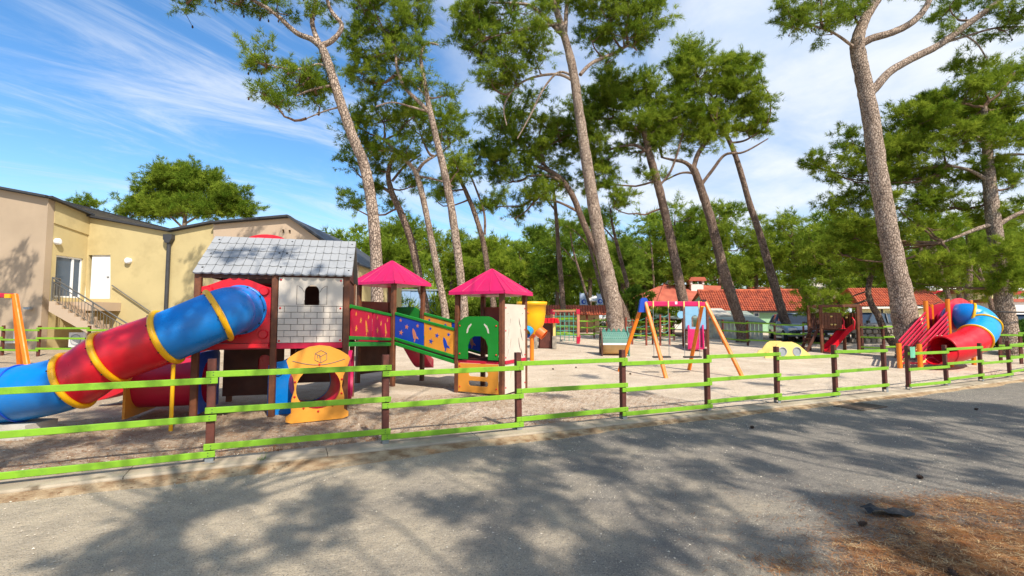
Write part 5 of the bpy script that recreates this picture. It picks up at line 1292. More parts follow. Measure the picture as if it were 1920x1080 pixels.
# left edge swing
a = at(28, 552, 14.2); f0 = on(64, 13.7); f1 = on(47, 15.0)
sw2 = thg('swing_set', f0, 'orange timber swing frame with dark red crossbar cut by the left edge', 'swing set')
for f in (f0, f1): mb = MB(); mb.bbeam(a, f - Z * .05, .12, .12, .02, Vector((1, 0, 0))); mb.build('leg', M['orangep'], sw2)
a2 = at(-170, 545, 14.8); mb = MB(); mb.bbeam(a - Z * .05, a2, .12, .14, .02); mb.build('crossbar', M['crimson'], sw2)
for f in (Vector((a2.x - .3, a2.y - .6, 0)), Vector((a2.x - .3, a2.y + .8, 0))): mb = MB(); mb.bbeam(a2, f, .12, .12, .02, Vector((1, 0, 0))); mb.build('leg', M['orangep'], sw2)
mb = MB(); mb.box(a + Vector((-.12, -.08, -.05)), (.16, .06, .12)); mb.build('bracket', M['yellow'], sw2)
# funnel ball game
p = on(997, 17.0); fb = thg('funnel_ball_game', p, 'yellow funnel ball basket on an orange post with blue and orange spouts', 'ball game')
mb = MB(); mb.tube([p - Z * .1, p + Z * 1.35], .075, 14); mb.build('pole', M['orangep'], fb)
mb = MB(); z0 = at(997, 566, 17).z - p.z
mb.lathe([(.20, z0 - 1.15), (.30, z0 - 1.02), (.43, z0 - .80), (.49, z0 - .45), (.505, z0 - .13), (.545, z0 - .12), (.55, z0), (.52, z0), (.49, z0 - .12), (.47, z0 - .45), (.41, z0 - .78), (.20, z0 - 1.1)], p, 30); fn = mb.build('funnel', M['yellow'], fb)
for ang, m, nm in ((-2.05, 'cyan', 0), (-.35, 'tang', 1), (1.6, 'red', 2)):
    d = Vector((math.cos(ang), math.sin(ang), -.72 if nm else -.45)).normalized(); q = p + Z * (z0 - .92) + Vector((d.x, d.y, 0)) * .12
    mb = MB(); mb.shell([q, q + d * .22, q + d * .45], .19, .012, 20); mb.build('spout', M[m], fb)
mb = MB(); c = p + Vector((-.18, -.485, z0 - .42)); mb.tube([c + Vector((.12 * (i / 6 - .5), .01, .05 * math.sin(math.pi * i / 6))) for i in range(7)], .02, 6); mb.build('smile_mark', M['tang'], fn)
# toy house
p = on(1021, 21.0); u, v = frame(-12); th = thg('toy_house', p, 'little brown play hut with red ribbed roof and stone pillars behind the funnel', 'play house')
def bxx(p, u, v, x, y, z, sx, sy, sz, name, m, par): mb = MB(); mb.obox(p + u * x + v * y + Z * z, u * sx / 2, v * sy / 2, Z * sz / 2); return mb.build(name, M[m], par)
bxx(p, u, v, 0, .5, .55, .62, .6, 1.1, 'hut_body', 'wood_d', th)
bxx(p, u, v, 0, .17, .45, .5, .03, .85, 'hut_door', 'brown', th)
for sx in (-.42, .42):
    bxx(p, u, v, sx, .05, .28, .16, .16, .56, 'pillar_base', 'stone', th); bxx(p, u, v, sx, .05, .84, .10, .10, .56, 'pillar', 'pyellow', th)
mb = MB(); mb.prism([(-.62, 1.12), (.62, 1.12), (.55, 1.34), (-.55, 1.34)], p - v * .1, u, Z, v * .55); hr_ = mb.build('hut_roof', M['red'], th)
for k in range(7): mb = MB(); q = p - v * .115 + u * (-.5 + k / 6.0); mb.tube([q + Z * 1.13, q + Z * 1.34], .035, 6); mb.build('roof_rib', M['red'], hr_)
# net climber
YN = 24.0; n0 = on(1034, YN + .3); n1 = on(1083, YN - .3); zt = at(1083, 582, YN).z
cl = thg('net_climber', (n0 + n1) / 2, 'green rope climbing net on pale timber posts with red feet, left of the central trunk', 'climbing frame')
vv = Vector((.2, 1.2, 0))
for q in (n0, n1, n0 + vv, n1 + vv):
    g = gp(q); mb = MB(); mb.bbeam(g - Z * .05, Vector((g.x, g.y, zt)), .11, .11, .02, Vector((1, 0, 0))); po = mb.build('post', M['salmon'], cl)
    mb = MB(); mb.box(g + Z * .16, (.15, .15, .34)); mb.build('post_foot', M['crimson'], po)
    mb = MB(); mb.box(Vector((g.x, g.y, zt - .06)), (.15, .15, .24)); mb.build('post_cap', M['crimson'], po)
for q0, q1 in ((n0, n1), (n0 + vv, n1 + vv), (n1, n1 + vv), (n0, n0 + vv)):
    mb = MB(); mb.bbeam(Vector((q0.x, q0.y, zt - .03)), Vector((q1.x, q1.y, zt - .03)), .09, .09, .01); mb.build('top_beam', M['salmon'], cl)
for k in range(1, 6):
    t = k / 6; q = n0.lerp(n1, t); mb = MB(); mb.tube([Vector((q.x, q.y, gz(q.x, q.y) + .1)), Vector((q.x, q.y, zt - .05))], .018, 6); mb.build('net_rope', M['netg'], cl)
for k in range(5):
    z = zt - .30 - k * (zt - n0.z - .5) / 4.6; mb = MB(); mb.tube([Vector((n0.x, n0.y, z)), Vector((n1.x, n1.y, z))], .018, 6); mb.build('net_rope', M['netg'], cl)
for k in range(4):
    z = n0.z + .35 + k * .42; mb = MB(); mb.bbeam(Vector(((n0 + vv).x, (n0 + vv).y, z)), Vector(((n1 + vv).x, (n1 + vv).y, z)), .05, .09, .01); mb.build('climbing_slat', M['lime'], cl)
# crocodile tunnel
p = on(1153, 18.6); u, v = frame(-4); ct = thg('crawl_tunnel', p, 'crocodile crawl tunnel with green scaled top and cream belly below the central pine', 'crawl tunnel')
L = .98; r = .44; n = 24
def half(a0, a1, name, m):
    mb = MB(); vs = []; N = 14
    for s in (-L / 2, L / 2):
        for i in range(N + 1):
            a_ = a0 + (a1 - a0) * i / N
            for rr in (r, r - .03): vs.append(p + u * s + v * (.45 - math.cos(a_) * rr) + Z * (.47 + math.sin(a_) * rr))
    K = (N + 1) * 2
    fs = []
    for i in range(N):
        fs += [(i * 2, i * 2 + 2, K + i * 2 + 2, K + i * 2), (i * 2 + 1, K + i * 2 + 1, K + i * 2 + 3, i * 2 + 3)]
    for s in (0, K):
        for i in range(N): fs.append((s + i * 2, s + i * 2 + 1, s + i * 2 + 3, s + i * 2 + 2))
    mb.add(vs, fs, True); return mb.build(name, M[m], ct)
M['crocg'] = mat('pale_green_plastic', srgb(150, 196, 172), 0.5, var=.06); M['crocb'] = mat('cream_plastic', srgb(236, 196, 134), 0.5, var=.06); M['mosaic'] = mat('dark_green_scale', srgb(70, 130, 112), 0.5, var=.1)
tp = half(-.05, math.pi + .05, 'tunnel_top', 'crocg'); half(math.pi + .06, 2 * math.pi - .06, 'tunnel_belly', 'crocb')
mb = MB(); mb.obox(p + v * .012 + Z * .46, u * L / 2, v * .012, Z * .035); mb.build('white_stripe', M['wdoor'], tp)
for row in range(3):
    for k in range(12):
        a_ = .45 + row * .26; xx = (k - 5.5 + (.5 if row % 2 else 0)) * .082
        if abs(xx) > L / 2 - .03: continue
        c = p + u * xx + v * (.45 - math.cos(a_) * (r + .004)) + Z * (.47 + math.sin(a_) * (r + .004)); nn = (v * -math.cos(a_) + Z * math.sin(a_)); tt = nn.cross(u)
        mb = MB(); mb.add([c - u * .034, c + tt * .05, c + u * .034, c + nn * .012, ], [(0, 1, 3), (1, 2, 3), (2, 0, 3)]); mb.build('scale', M['mosaic'], tp)
mb = MB(); lp = [(-L / 2, 0)] + [x for k in range(5) for x in ((-L / 2 + L * (k + .5) / 5, .16), (-L / 2 + L * (k + 1) / 5, 0))]
lp2 = lp + [(L / 2, -.04), (-L / 2, -.04)]; mb.plate([lp2[::-1]], p + v * .45 + Z * (.47 + r), u, Z, .02); mb.build('back_crest', M['mosaic'], ct)
for s in (-1, 1):
    e = p + u * s * (L / 2 + .03)
    lp = [(-.04, -.02), (.12, .0), (.2, .06), (.7, .06), (.78, 0), (.94, -.02), (.90, .2), (.95, .48), (.80, .82), (.55, .96), (.45, 1.12), (.35, .96), (.10, .82), (-.05, .48), (0, .2)]
    mb = MB(); mb.plate([lp, circ(.45, .47, .38, 24)], e, v, Z, .04); mb.build('end_board', M['wood_d'] if s < 0 else M['mosaic'], ct)
# small tower with pale blue wall and magenta slide
YP = 22.0; q0 = on(1281, YP + .2); q1 = on(1325, YP - .1); ztp = at(1300, 570, YP).z
bt = thg('slide_tower', (q0 + q1) / 2, 'small play tower with pale blue arched wall and magenta slide behind the swing', 'play tower')
exb = (q1 - q0); exb.z = 0; wB = exb.length; exb.normalize(); vb = Vector((-exb.y, exb.x, 0))
for q in (q0, q1, q0 + vb * 1.0, q1 + vb * 1.0): mb = MB(); g = gp(q); mb.bbeam(g - Z * .05, Vector((g.x, g.y, ztp + .02)), .10, .10, .015, vb); mb.build('post', M['wood'] if q in (q0, q1) else M['brown'], bt)
zb0 = at(1300, 617, YP).z
mb = MB(); mb.plate([rect(.06, zb0, wB - .06, ztp), arch(wB * .32, wB * .62, at(1300, 613, YP).z, at(1300, 591, YP).z)], Vector((q0.x, q0.y, 0)), exb, Z, .03); mb.build('wall_panel', M['lblue'], bt)
mb = MB(); mb.plate([circ(0, 0, .17, 20)], Vector((q0.x, q0.y, at(1278, 590, YP).z)) - exb * .12 - vb * .03, exb, Z, .03); mb.build('round_sign', M['lblue'], bt)
mb = MB(); mb.obox((q0 + q1) / 2 + vb * .5 + Z * (zb0 - (q0.z + q1.z) / 2 - .06), exb * wB / 2, vb * .5, Z * .03); mb.build('deck', M['wood_d'], bt)
mb = MB(); mb.plate([rect(.06, zb0, .95, ztp - .25)], Vector((q1.x, q1.y, 0)), vb, Z, .03); mb.build('side_panel', M['crimson'], bt)
sa = q0.lerp(q1, .5); sa = Vector((sa.x, sa.y, zb0)); sb = sa - vb * 1.35 - exb * .1; sb.z = gz(sb.x, sb.y) + .12
chute(sa, sb, .62, 'open_slide', 'magenta', bt, .2)
# yellow two-porthole board
p = on(1473, 18.6); u, v = frame(4)
yb = thg('dome_board', p, 'pale yellow dome shaped play board with two round portholes', 'play board')
k = 18.6 / F
lp = [(x * k, (662 - y) * k) for x, y in ((-42, 664), (47, 664), (42, 655), (33, 648), (24, 640), (18, 636), (8, 632), (-12, 632), (-20, 636), (-30, 648), (-36, 650), (-40, 655), (-46, 655), (-45, 661))]
mb = MB(); mb.plate([lp, circ(-11 * k, 12 * k, .17, 20), circ(17 * k, 12 * k, .17, 20)], p, u, Z, .05); ybp = mb.build('board', M['pyellow'], yb)
for x in (-11, 17):
    c = p + u * x * k + Z * 12 * k; mb = MB(); mb.torus(c - v * .02, v, .165, .022, 24, 8); mb.build('porthole_ring', M['grey'], ybp)
    mb = MB(); mb.plate([circ(0, 0, .16, 20)], c, u, Z, .012); mb.build('porthole_pane', M['grey'], ybp)
mb = MB(); mb.plate([lp], p + v * .7, u, Z, .05); mb.build('back_board', M['pyellow'], yb)
for x in (-.5, .0, .5): mb = MB(); mb.beam(p + u * x + v * .03 + Z * .14, p + u * x + v * .67 + Z * .14, .05, .05); mb.build('cross_tie', M['wood'], yb)
# brown timber play hut with red slide
YH = 20.5; u, v = frame(-8); p = on(1537, YH); k = YH / F
hb = thg('play_hut', p, 'dark brown plank play hut on posts with a red slide, left of the crooked pine', 'play tower')
def H_(x, y, z): return p + u * x * k + v * y + Z * z
zt = 2.0
for x in (0, 63):
    for y in (0, 1.1): mb = MB(); mb.bbeam(H_(x, y, -.05), H_(x, y, zt - (.0 if x else .0)), .11, .11, .015, v); mb.build('post', M['wood'], hb)
for x in (78,): mb = MB(); mb.bbeam(H_(x, .5, -.05), H_(x, .5, zt), .16, .16, .015, v); mb.build('post', M['brown'], hb)
for y in (0, 1.1): mb = MB(); mb.bbeam(H_(-3, y, zt), H_(66, y, zt), .09, .11, .01); mb.build('top_beam', M['wood'], hb)
for x in range(0, 34, 5): mb = MB(); mb.obox(H_(x + 2, -.07, 1.05 + .32), u * 2.2 * k, v * .012, Z * (.33 + .008 * (x % 3))); mb.build('plank', M['wood'], hb)
for x in range(0, 66, 5): mb = MB(); mb.obox(H_(x + 2, 1.17, 1.35), u * 2.2 * k, v * .012, Z * .35); mb.build('plank', M['wood_d'], hb)
for y in range(5): mb = MB(); mb.obox(H_(65.5, .12 + y * .22, 1.35), u * .012, v * .09, Z * .35); mb.build('plank', M['wood'], hb)
mb = MB(); mb.obox(H_(32, .55, .98), u * 32 * k, v * .55, Z * .03); mb.build('deck', M['wood_d'], hb)
sa = H_(46, -.02, 1.02); sb = ground(1549, 662); sb.z += .1
chute(sa, sb, .50, 'open_slide', 'red', hb, .2)
for s in (-1, 1): mb = MB(); mb.tube([H_(46 + s * 9, -.05, 1.0), H_(46 + s * 9, -.12, 1.35), H_(46 + s * 9, .05, 1.5)], .025, 8); mb.build('grab_bar', M['red'], hb)
for x, z in ((16, 1.55), (16, 1.2), (22, 1.2), (42, 1.5), (14, .75)):
    mb = MB(); mb.tube([H_(x, -.09, z), H_(x, -.15, z)], [.04, .025], 8); mb.build('climbing_hold', M['pyellow'], hb)
la, lb_ = H_(-2, .2, .98), H_(-24, .2, -.02)
for dy in (0, .6): mb = MB(); mb.bbeam(la + v * dy, lb_ + v * dy, .05, .12, .01); mb.build('ladder_beam', M['wood_d'], hb)
for t in (.2, .4, .6, .8): q = la.lerp(lb_, t); mb = MB(); mb.bbeam(q, q + v * .6, .10, .04, .005); mb.build('ladder_rung', M['wood'], hb)
# right slide tower with the turning tube
YR = 16.9
rt = thg('tube_slide_tower', on(1740, YR), 'orange posted slide tower with red stairs and turning blue and red tube slide', 'play structure')
zdk = .95
def pl(px, Y, h, name='post', w=.12): g = on(px, Y); mb = MB(); mb.bbeam(g - Z * .05, g + Z * h, w, w, .025, Vector((0, 1, 0))); return mb.build(name, M['orangep'], rt)
g0 = on(1734, YR)
topz = at(1734, 564, YR).z
pA, pB = on(1734, YR + .1), on(1775, YR - .1)
pC, pD = on(1744, YR + 1.15), on(1818, YR + 1.0)
for q, tz in ((pA, topz), (pB, topz + .06), (pC, topz - .1), (pD, topz + .05)):
    mb = MB(); mb.bbeam(q - Z * .05, Vector((q.x, q.y, tz)), .125, .125, .03, Vector((0, 1, 0))); mb.build('post', M['orangep'], rt)
for px, Y in ((1680, YR - 1.0), (1718, YR - 1.25)): pl(px, Y, .82)
for px, Y in ((1776, YR - .6), (1818, YR - .2)): pl(px, Y, .35)
mb = MB(); zf_ = g0.z + zdk; mb.add([Vector((q.x, q.y, zf_)) for q in (pA, pB, pD, pC)] + [Vector((q.x, q.y, zf_ - .06)) for q in (pA, pB, pD, pC)], [(0, 1, 2, 3), (7, 6, 5, 4), (0, 4, 5, 1), (1, 5, 6, 2), (2, 6, 7, 3), (3, 7, 4, 0)]); mb.build('deck', M['wood_r'], rt)
def panel4(qa, qb, z0, z1, name, m, arch_top=.12, t=.05, hole=None):
    ex = qb - qa; ex.z = 0; L = ex.length; ex.normalize(); n = 10
    lp = [(.07, z0), (L - .07, z0)] + [(L - .07 - (L - .14) * i / n, z1 + arch_top * math.sin(math.pi * i / n)) for i in range(n + 1)]
    mb = MB(); mb.plate([lp] + ([circ(*hole)] if hole else []), Vector((qa.x, qa.y, 0)), ex, Z, t); return mb.build(name, M[m], rt)
bk = panel4(pC, pD, zf_ + .02, zf_ + 1.15, 'back_panel', 'crimson', .1)
pn = panel4(pB, pD, zf_ + .02, zf_ + 1.22, 'slide_panel', 'red', .18)
panel4(pA, pC, zf_ + .02, zf_ + 1.0, 'side_panel', 'crimson', .1)
sc_ = (pC + pD) / 2; mb = MB(); mb.tube([Vector((sc_.x - .25, sc_.y - .05, zf_ + .62)), Vector((sc_.x - .25, sc_.y - .12, zf_ + .62))], [.36, .33], 24); mb.build('moulded_disc', M['magenta'], bk)
# stairs
st0 = (pA + pB) / 2; st0.z = zf_; sb0 = (on(1680, YR - 1.0) + on(1718, YR - 1.25)) / 2
sdv = (on(1718, YR - 1.25) - on(1680, YR - 1.0)); sdv.z = 0; sdv.normalize()
for i in range(5):
    t = (i + .5) / 5; q = Vector((st0.x, st0.y, st0.z)).lerp(Vector((sb0.x, sb0.y, sb0.z + .08)), t)
    mb = MB(); mb.obox(q, sdv * .36, Vector((-sdv.y, sdv.x, 0)) * .12, Z * .025); mb.build('step', M['crimson'], rt)
for s, (ta, tb) in ((-1, (pA, on(1680, YR - 1.0))), (1, (pB, on(1718, YR - 1.25)))):
    A = Vector((ta.x, ta.y, zf_)); B = Vector((tb.x, tb.y, tb.z + .1))
    mb = MB(); mb.bbeam(A - Z * .02, B - Z * .02, .05, .14, .01); mb.build('stringer', M['pyellow'], rt)
    for h in (.2, .36, .52, .68, .84):
        mb = MB(); mb.bbeam(A + Z * (h + .05), B + Z * (h - .06), .04, .075, .01); mb.build('stair_rail', M['crimson'], rt)
    mb = MB(); mb.bbeam(Vector((ta.x, ta.y, zf_ + .05)) - Vector((.08, 0, 0)), Vector((ta.x, ta.y, zf_ + .72)) - Vector((.08, 0, 0)), .04, .12, .01); mb.build('rail_board', M['galv'], rt)
# the turning tube
tp_ = [(1799, 594, 17.2), (1813, 593, 16.85), (1831, 598, 16.7), (1842, 610, 16.5), (1837, 626, 16.15), (1816, 642, 15.85), (1792, 652, 15.68), (1769, 657, 15.6)]
tcv = catmull([tuple(at(1793, 595, 17.5))] + [tuple(at(*q)) for q in tp_], 6)
RT = .46
def seg2(i0, i1, m):
    mb = MB(); mb.shell([c[:3] for c in tcv[i0:i1 + 1]], RT, .015, 30); return mb.build('tube_section', M[m], rt)
seg2(0, 14, 'blue'); seg2(14, 25, 'cyan'); seg2(25, 33, 'cyan'); seg2(33, 48, 'red')
for i in (14, 25, 33):
    c = Vector(tcv[i]); d = Vector(tcv[i + 1]) - Vector(tcv[i - 1]); mb = MB(); mb.torus(c, d, RT + .012, .035, 40, 8, 1.2); mb.build('joint_ring', M['yellow'], rt)
c = Vector(tcv[5]); d = Vector(tcv[6]) - Vector(tcv[4]); mb = MB(); mb.torus(c, d, RT + .004, .022, 40, 8); mb.build('tube_flange', M['lblue'], rt)
c = Vector(tcv[-1]); d = Vector(tcv[-1]) - Vector(tcv[-3]); mb = MB(); mb.torus(c, d, RT - .005, .03, 40, 8); mb.build('mouth_rim', M['red'], rt)
# low exit lip
mb = MB(); dd = d.copy(); dd.z = 0; dd.normalize(); sdd = dd.cross(Z); n = 12; vs = []
for i in range(5):
    for k in range(n + 1):
        a_ = math.pi + math.pi * k / n; cc_ = c + dd * (i * .10) - Z * (.012 * i * i * .3)
        for rr in (RT, RT - .02): vs.append(cc_ + sdd * math.cos(a_) * rr * (1 - .03 * i) + Z * math.sin(a_) * rr * (1 - .03 * i))
K = (n + 1) * 2; fs = []
for i in range(4):
    for k in range(n): fs += [(i * K + k * 2, i * K + k * 2 + 2, (i + 1) * K + k * 2 + 2, (i + 1) * K + k * 2), (i * K + k * 2 + 1, (i + 1) * K + k * 2 + 1, (i + 1) * K + k * 2 + 3, i * K + k * 2 + 3)]
for k in range(n): fs.append((4 * K + k * 2, 4 * K + k * 2 + 2, 4 * K + k * 2 + 3, 4 * K + k * 2 + 1))
mb.add(vs, fs, True); mb.build('exit_lip', M['red'], rt)
# rope bridge posts and net between the trunk and the shed
pts_ = [(1172, 640, 595), (1184, 640, 598), (1210, 648, 594), (1222, 645, 594), (1236, 642, 590), (1253, 640, 587)]
rb = thg('rope_bridge', on(1212, 23.5), 'rope bridge of thin brown posts and green net right of the central trunk', 'climbing frame')
prev = None
for i, (px, yb_, yt) in enumerate(pts_):
    Y = 23.2 + (.5 if i % 2 else 0); g = on(px, Y); t_ = at(px, yt, Y)
    mb = MB(); mb.tube([g - Z * .05, Vector((g.x + .02, g.y, t_.z))], .05, 8); mb.build('post', M['wood_r'], rb)
    if prev:
        for f in (.95, .7, .45, .2):
            a_ = prev[0].lerp(prev[1], f); b2_ = g.lerp(t_, f); m_ = (a_ + b2_) / 2 - Z * .08; mb = MB(); mb.tube(catmull([tuple(a_), tuple(m_), tuple(b2_)], 4), .016, 5); mb.build('rope', M['netg'], rb)
    prev = (g, t_)
# ------------------------------------------------------------------ houses, shed, signs and cars behind the playground
def tile_roof(parent, A, B, Cc, D, ncol, nrow, m, name='roof_tiles'):
    """barrel tiles on the slope A-B (eave) to D-C (ridge)"""
    A, B, Cc, D = map(Vector, (A, B, Cc, D)); mb = MB(); N = 4
    nrm = (B - A).cross(D - A).normalized()
    if nrm.z < 0: nrm = -nrm
    mb.add([A, B, Cc, D], [(0, 1, 2, 3)])
    w = (B - A).length / ncol
    rn = random.Random(ncol)
    for r in range(nrow):
        t0, t1 = r / nrow - .01, (r + 1.15) / nrow
        t1 = min(1.0, t1)
        for c in range(ncol):
            jit = rn.uniform(-.006, .006); vs = []
            for (t, lift, sc) in ((t0, .035, 1.0), (t1, .0, .86)):
                for i in range(N + 1):
                    a = math.pi * i / N
                    s = (c + .5 + .40 * sc * -math.cos(a)) / ncol
                    e = A.lerp(B, s); q = D.lerp(Cc, s); p = e.lerp(q, t) + nrm * (math.sin(a) * w * .42 * sc + lift + jit)
                    vs.append(p)
            mb.add(vs, [(i, i + 1, N + 2 + i, N + 1 + i) for i in range(N)], True)
            mb.add(vs[:N + 1], [tuple(range(N + 1))])
    return mb.build(name, M[m], parent, kind='stuff')
def box_part(parent, x0, x1, y0, y1, z0, z1, name, m): mb = MB(); mb.box(((x0 + x1) / 2, (y0 + y1) / 2, (z0 + z1) / 2), (x1 - x0, y1 - y0, z1 - z0)); return mb.build(name, M[m], parent)
def wnd(parent, px0, py0, px1, py1, Y, frame_m='wdoor', bars=True):
    a = at(px0, py1, Y); b_ = at(px1, py0, Y); f = .05
    mb = MB(); mb.plate([rect(a.x, a.z, b_.x, b_.z), rect(a.x + f, a.z + f, b_.x - f, b_.z - f)], (0, Y, 0), (1, 0, 0), Z, .06); w = mb.build('window', M[frame_m], parent)
    mb = MB(); mb.plate([rect(a.x + f - .01, a.z + f - .01, b_.x - f + .01, b_.z - f + .01)], (0, Y + .01, 0), (1, 0, 0), Z, .02); mb.build('pane', M['glass'], w)
    if bars:
        n = 4
        for k in range(1, n): x = a.x + (b_.x - a.x) * k / n; mb = MB(); mb.tube([(x, Y - .05, a.z), (x, Y - .05, b_.z)], .012, 5); mb.build('bar', M['slate'], w)
    return w
# pale green house with the dark red tile roof
Yg = 33.0; e0 = at(1322, 583, Yg); e1 = at(1518, 583, Yg); r0 = at(1308, 547, Yg + 2.6); r1 = at(1496, 546, Yg + 2.6)
gh = thing('tiled_house', Vector((e0.x + 3, Yg + 2, gz(14, 33))), 'pale green house with long dark red barrel tile roof behind the shed', 'house')
gg = gz(14, 33) - .3
hm = MB(); hm.plate([rect(e0.x + .4, gg, e1.x - .4, e0.z + .1)], (0, Yg + .5, 0), (1, 0, 0), Z, .3); hm.build('wall', M['pgreen'], gh)
mb = MB(); mb.add([Vector((e0.x + .4, Yg + .7, gg)), Vector((e0.x + .4, Yg + 5.0, gg)), Vector((e0.x + .4, Yg + 5.0, e0.z)), Vector((r0.x + .4, Yg + 2.6, r0.z)), Vector((e0.x + .4, Yg + .7, e0.z))], [(0, 1, 2, 3, 4)]); mb.build('gable_wall', M['pgreen'], gh)
tile_roof(gh, e0, e1, r1, r0, 44, 11, 'tile')
mb = MB(); mb.add([r0, r1, Vector((r1.x, Yg + 5.4, e0.z)), Vector((r0.x, Yg + 5.4, e0.z))], [(0, 1, 2, 3)]); mb.build('back_roof', M['tile'], gh)
mb = MB(); mb.beam(e0 + Vector((0, .1, -.06)), e1 + Vector((0, .1, -.06)), .14, .12); mb.build('gutter', M['slate'], gh)
for t in range(40):
    if t % 1 == 0: pass
mb = MB(); mb.tube([r0 + Z * .06, r1 + Z * .06], .12, 8); mb.build('ridge_tiles', M['tile'], gh)
wnd(gh, 1413, 586, 1423, 594, Yg + .32, bars=False); wnd(gh, 1476, 588, 1491, 604, Yg + .32)
# flat terracotta hipped house
Yt = 40.0; fl0 = at(1160, 569, Yt); fl1 = at(1345, 566, Yt)
tr = thing('hipped_house', Vector((fl0.x + 4, Yt + 2, gz(12, 40))), 'low house with plain terracotta hipped roof and white chimneys', 'house')
R0 = at(1246, 532, Yt + 4); R1 = at(1352, 536, Yt + 4); fm = at(1238, 571, Yt - .2)
hip = [fl0, at(1232, 569, Yt), at(1345, 566, Yt), R1, R0, at(1180, 560, Yt + 5)]
for fc in ((0, 1, 4), (1, 2, 3, 4), (0, 4, 5)):
    mb = MB(); pts = [hip[i] for i in fc]; n = len(pts); mb.add(pts + [p - Z * .12 for p in pts], [tuple(range(n)), tuple(range(2 * n - 1, n - 1, -1))] + [(i, n + i, n + (i + 1) % n, (i + 1) % n) for i in range(n)]); mb.build('roof_slope', M['terra'], tr)
mb = MB(); mb.tube([hip[1] + Z * .05, R0 + Z * .05], .1, 6); mb.build('hip_ridge', M['terra'], tr)
mb = MB(); mb.plate([rect(fl0.x + .5, gz(10, 40) - .2, fl1.x, fl0.z - .05)], (0, Yt + .6, 0), (1, 0, 0), Z, .3); mb.build('wall', M['hwhite'], tr)
box_part(tr, fl0.x - .1, at(1232, 569, Yt).x, Yt - .05, Yt + .05, fl0.z - .30, fl0.z - .13, 'fascia', 'hwhite')
ch = at(1305, 536, Yt + 3); box_part(tr, ch.x - .55, ch.x + .55, Yt + 2.7, Yt + 3.5, ch.z - .6, ch.z + .12, 'chimney', 'hwhite')
box_part(tr, ch.x - .62, ch.x - .45, Yt + 2.65, Yt + 3.55, ch.z + .12, ch.z + .42, 'chimney_pier', 'hwhite'); box_part(tr, ch.x + .45, ch.x + .62, Yt + 2.65, Yt + 3.55, ch.z + .12, ch.z + .42, 'chimney_pier', 'hwhite')
mb = MB(); mb.prism([(-.8, 0), (.8, 0), (.62, .34), (-.62, .34)], (ch.x, Yt + 2.5, ch.z + .42), (1, 0, 0), Z, (0, 1.2, 0)); mb.build('chimney_cap', M['terra'], tr)
ch = at(1257, 536, Yt + 4); box_part(tr, ch.x - .22, ch.x + .22, Yt + 3.8, Yt + 4.3, ch.z - .3, ch.z + .5, 'chimney', 'hwhite')
# low tiled lean-to roofs
def low_tiles(name, label, px0, px1, py_e, py_r, Y, dY, ncol, nrow, m):
    a, b_, c, d = at(px0, py_e, Y), at(px1, py_e, Y), at(px1 - 4, py_r, Y + dY), at(px0 + 2, py_r, Y + dY)
    t = thing(name, Vector(((a.x + b_.x) / 2, Y + dY / 2, gz((a.x + b_.x) / 2, Y))), label, 'shed')
    tile_roof(t, a, b_, c, d, ncol, nrow, m); g = gz(a.x, Y) - .2
    box_part(t, a.x + .2, b_.x - .2, Y + dY - .2, Y + dY, g, d.z - .05, 'back_wall', 'cream')
    for f in (.02, .35, .68, .98): x = a.x + (b_.x - a.x) * f; mb = MB(); mb.bbeam((x, Y + .2, g), (x, Y + .2, a.z), .12, .12, .01, Vector((0, 1, 0))); mb.build('post', M['wood_r'], t)
    return t
low_tiles('tiled_shelter', 'low shelter with pale orange barrel tiles behind the climbing net', 1015, 1142, 591, 573, 31.0, 2.6, 26, 6, 'tile2')
low_tiles('tiled_shelter', 'low orange tiled shelter right of the dark round bush', 1186, 1262, 592, 572, 32.0, 2.4, 15, 6, 'tile2')
# weathered shed with grey-green roof
Ys = 28.0; s0 = at(1328, 600, Ys + .6); s1 = at(1430, 604, Ys - 1.2); g_ = gz(12, 28) - .15
sd_ = thing('garden_shed', Vector(((s0.x + s1.x) / 2, Ys, gz(12, 28))), 'weathered white and yellow plank shed with shallow grey green roof', 'shed')
ex = Vector((s1.x - s0.x, -1.8, 0)); Ls = ex.length; ex.normalize(); nz_ = Vector((-ex.y, ex.x, 0))
M['wplank'] = mat('weathered_plank', srgb(236, 228, 196), .8, scale=3, col2=srgb(204, 200, 182), third=(srgb(120, 120, 108), 2.2, .55, .7))
for k in range(14):
    c = Vector((s0.x, Ys + .6, 0)) + ex * (Ls * (k + .5) / 14); zt = s0.z + (s1.z - s0.z) * k / 13
    mb = MB(); mb.obox(Vector((c.x, c.y, (g_ + zt) / 2)), ex * (Ls / 28 - .012), nz_ * (.02 + .006 * (k % 3)), Z * (zt - g_) / 2); mb.build('wall_plank', M['wplank'], sd_)
rr0 = at(1262, 583, Ys + 2); ra_, rb_ = at(1186, 590, Ys + .5), at(1437, 604, Ys - 1.5)
pts = [at(1180, 592, Ys + 1.5), at(1330, 597, Ys + .2), rb_, at(1400, 583, Ys + 3.5), at(1215, 580, Ys + 4.5)]
mb = MB(); n = 5; mb.add(pts + [p - Z * .1 for p in pts], [tuple(range(n)), tuple(range(2 * n - 1, n - 1, -1))] + [(i, n + i, n + (i + 1) % n, (i + 1) % n) for i in range(n)]); mb.build('roof', mat('grey_green_sheet', srgb(140, 150, 138), .7, var=.15, scale=1.5), sd_)
pts = [at(1330, 592, Ys + .8), at(1372, 590, Ys + .8), at(1352, 578, Ys + 3), at(1325, 578, Ys + 3)]
mb = MB(); n = 4; mb.add(pts + [p - Z * .1 for p in pts], [tuple(range(n)), tuple(range(2 * n - 1, n - 1, -1))] + [(i, n + i, n + (i + 1) % n, (i + 1) % n) for i in range(n)]); mb.build('roof_hump', M['concrete'], sd_)
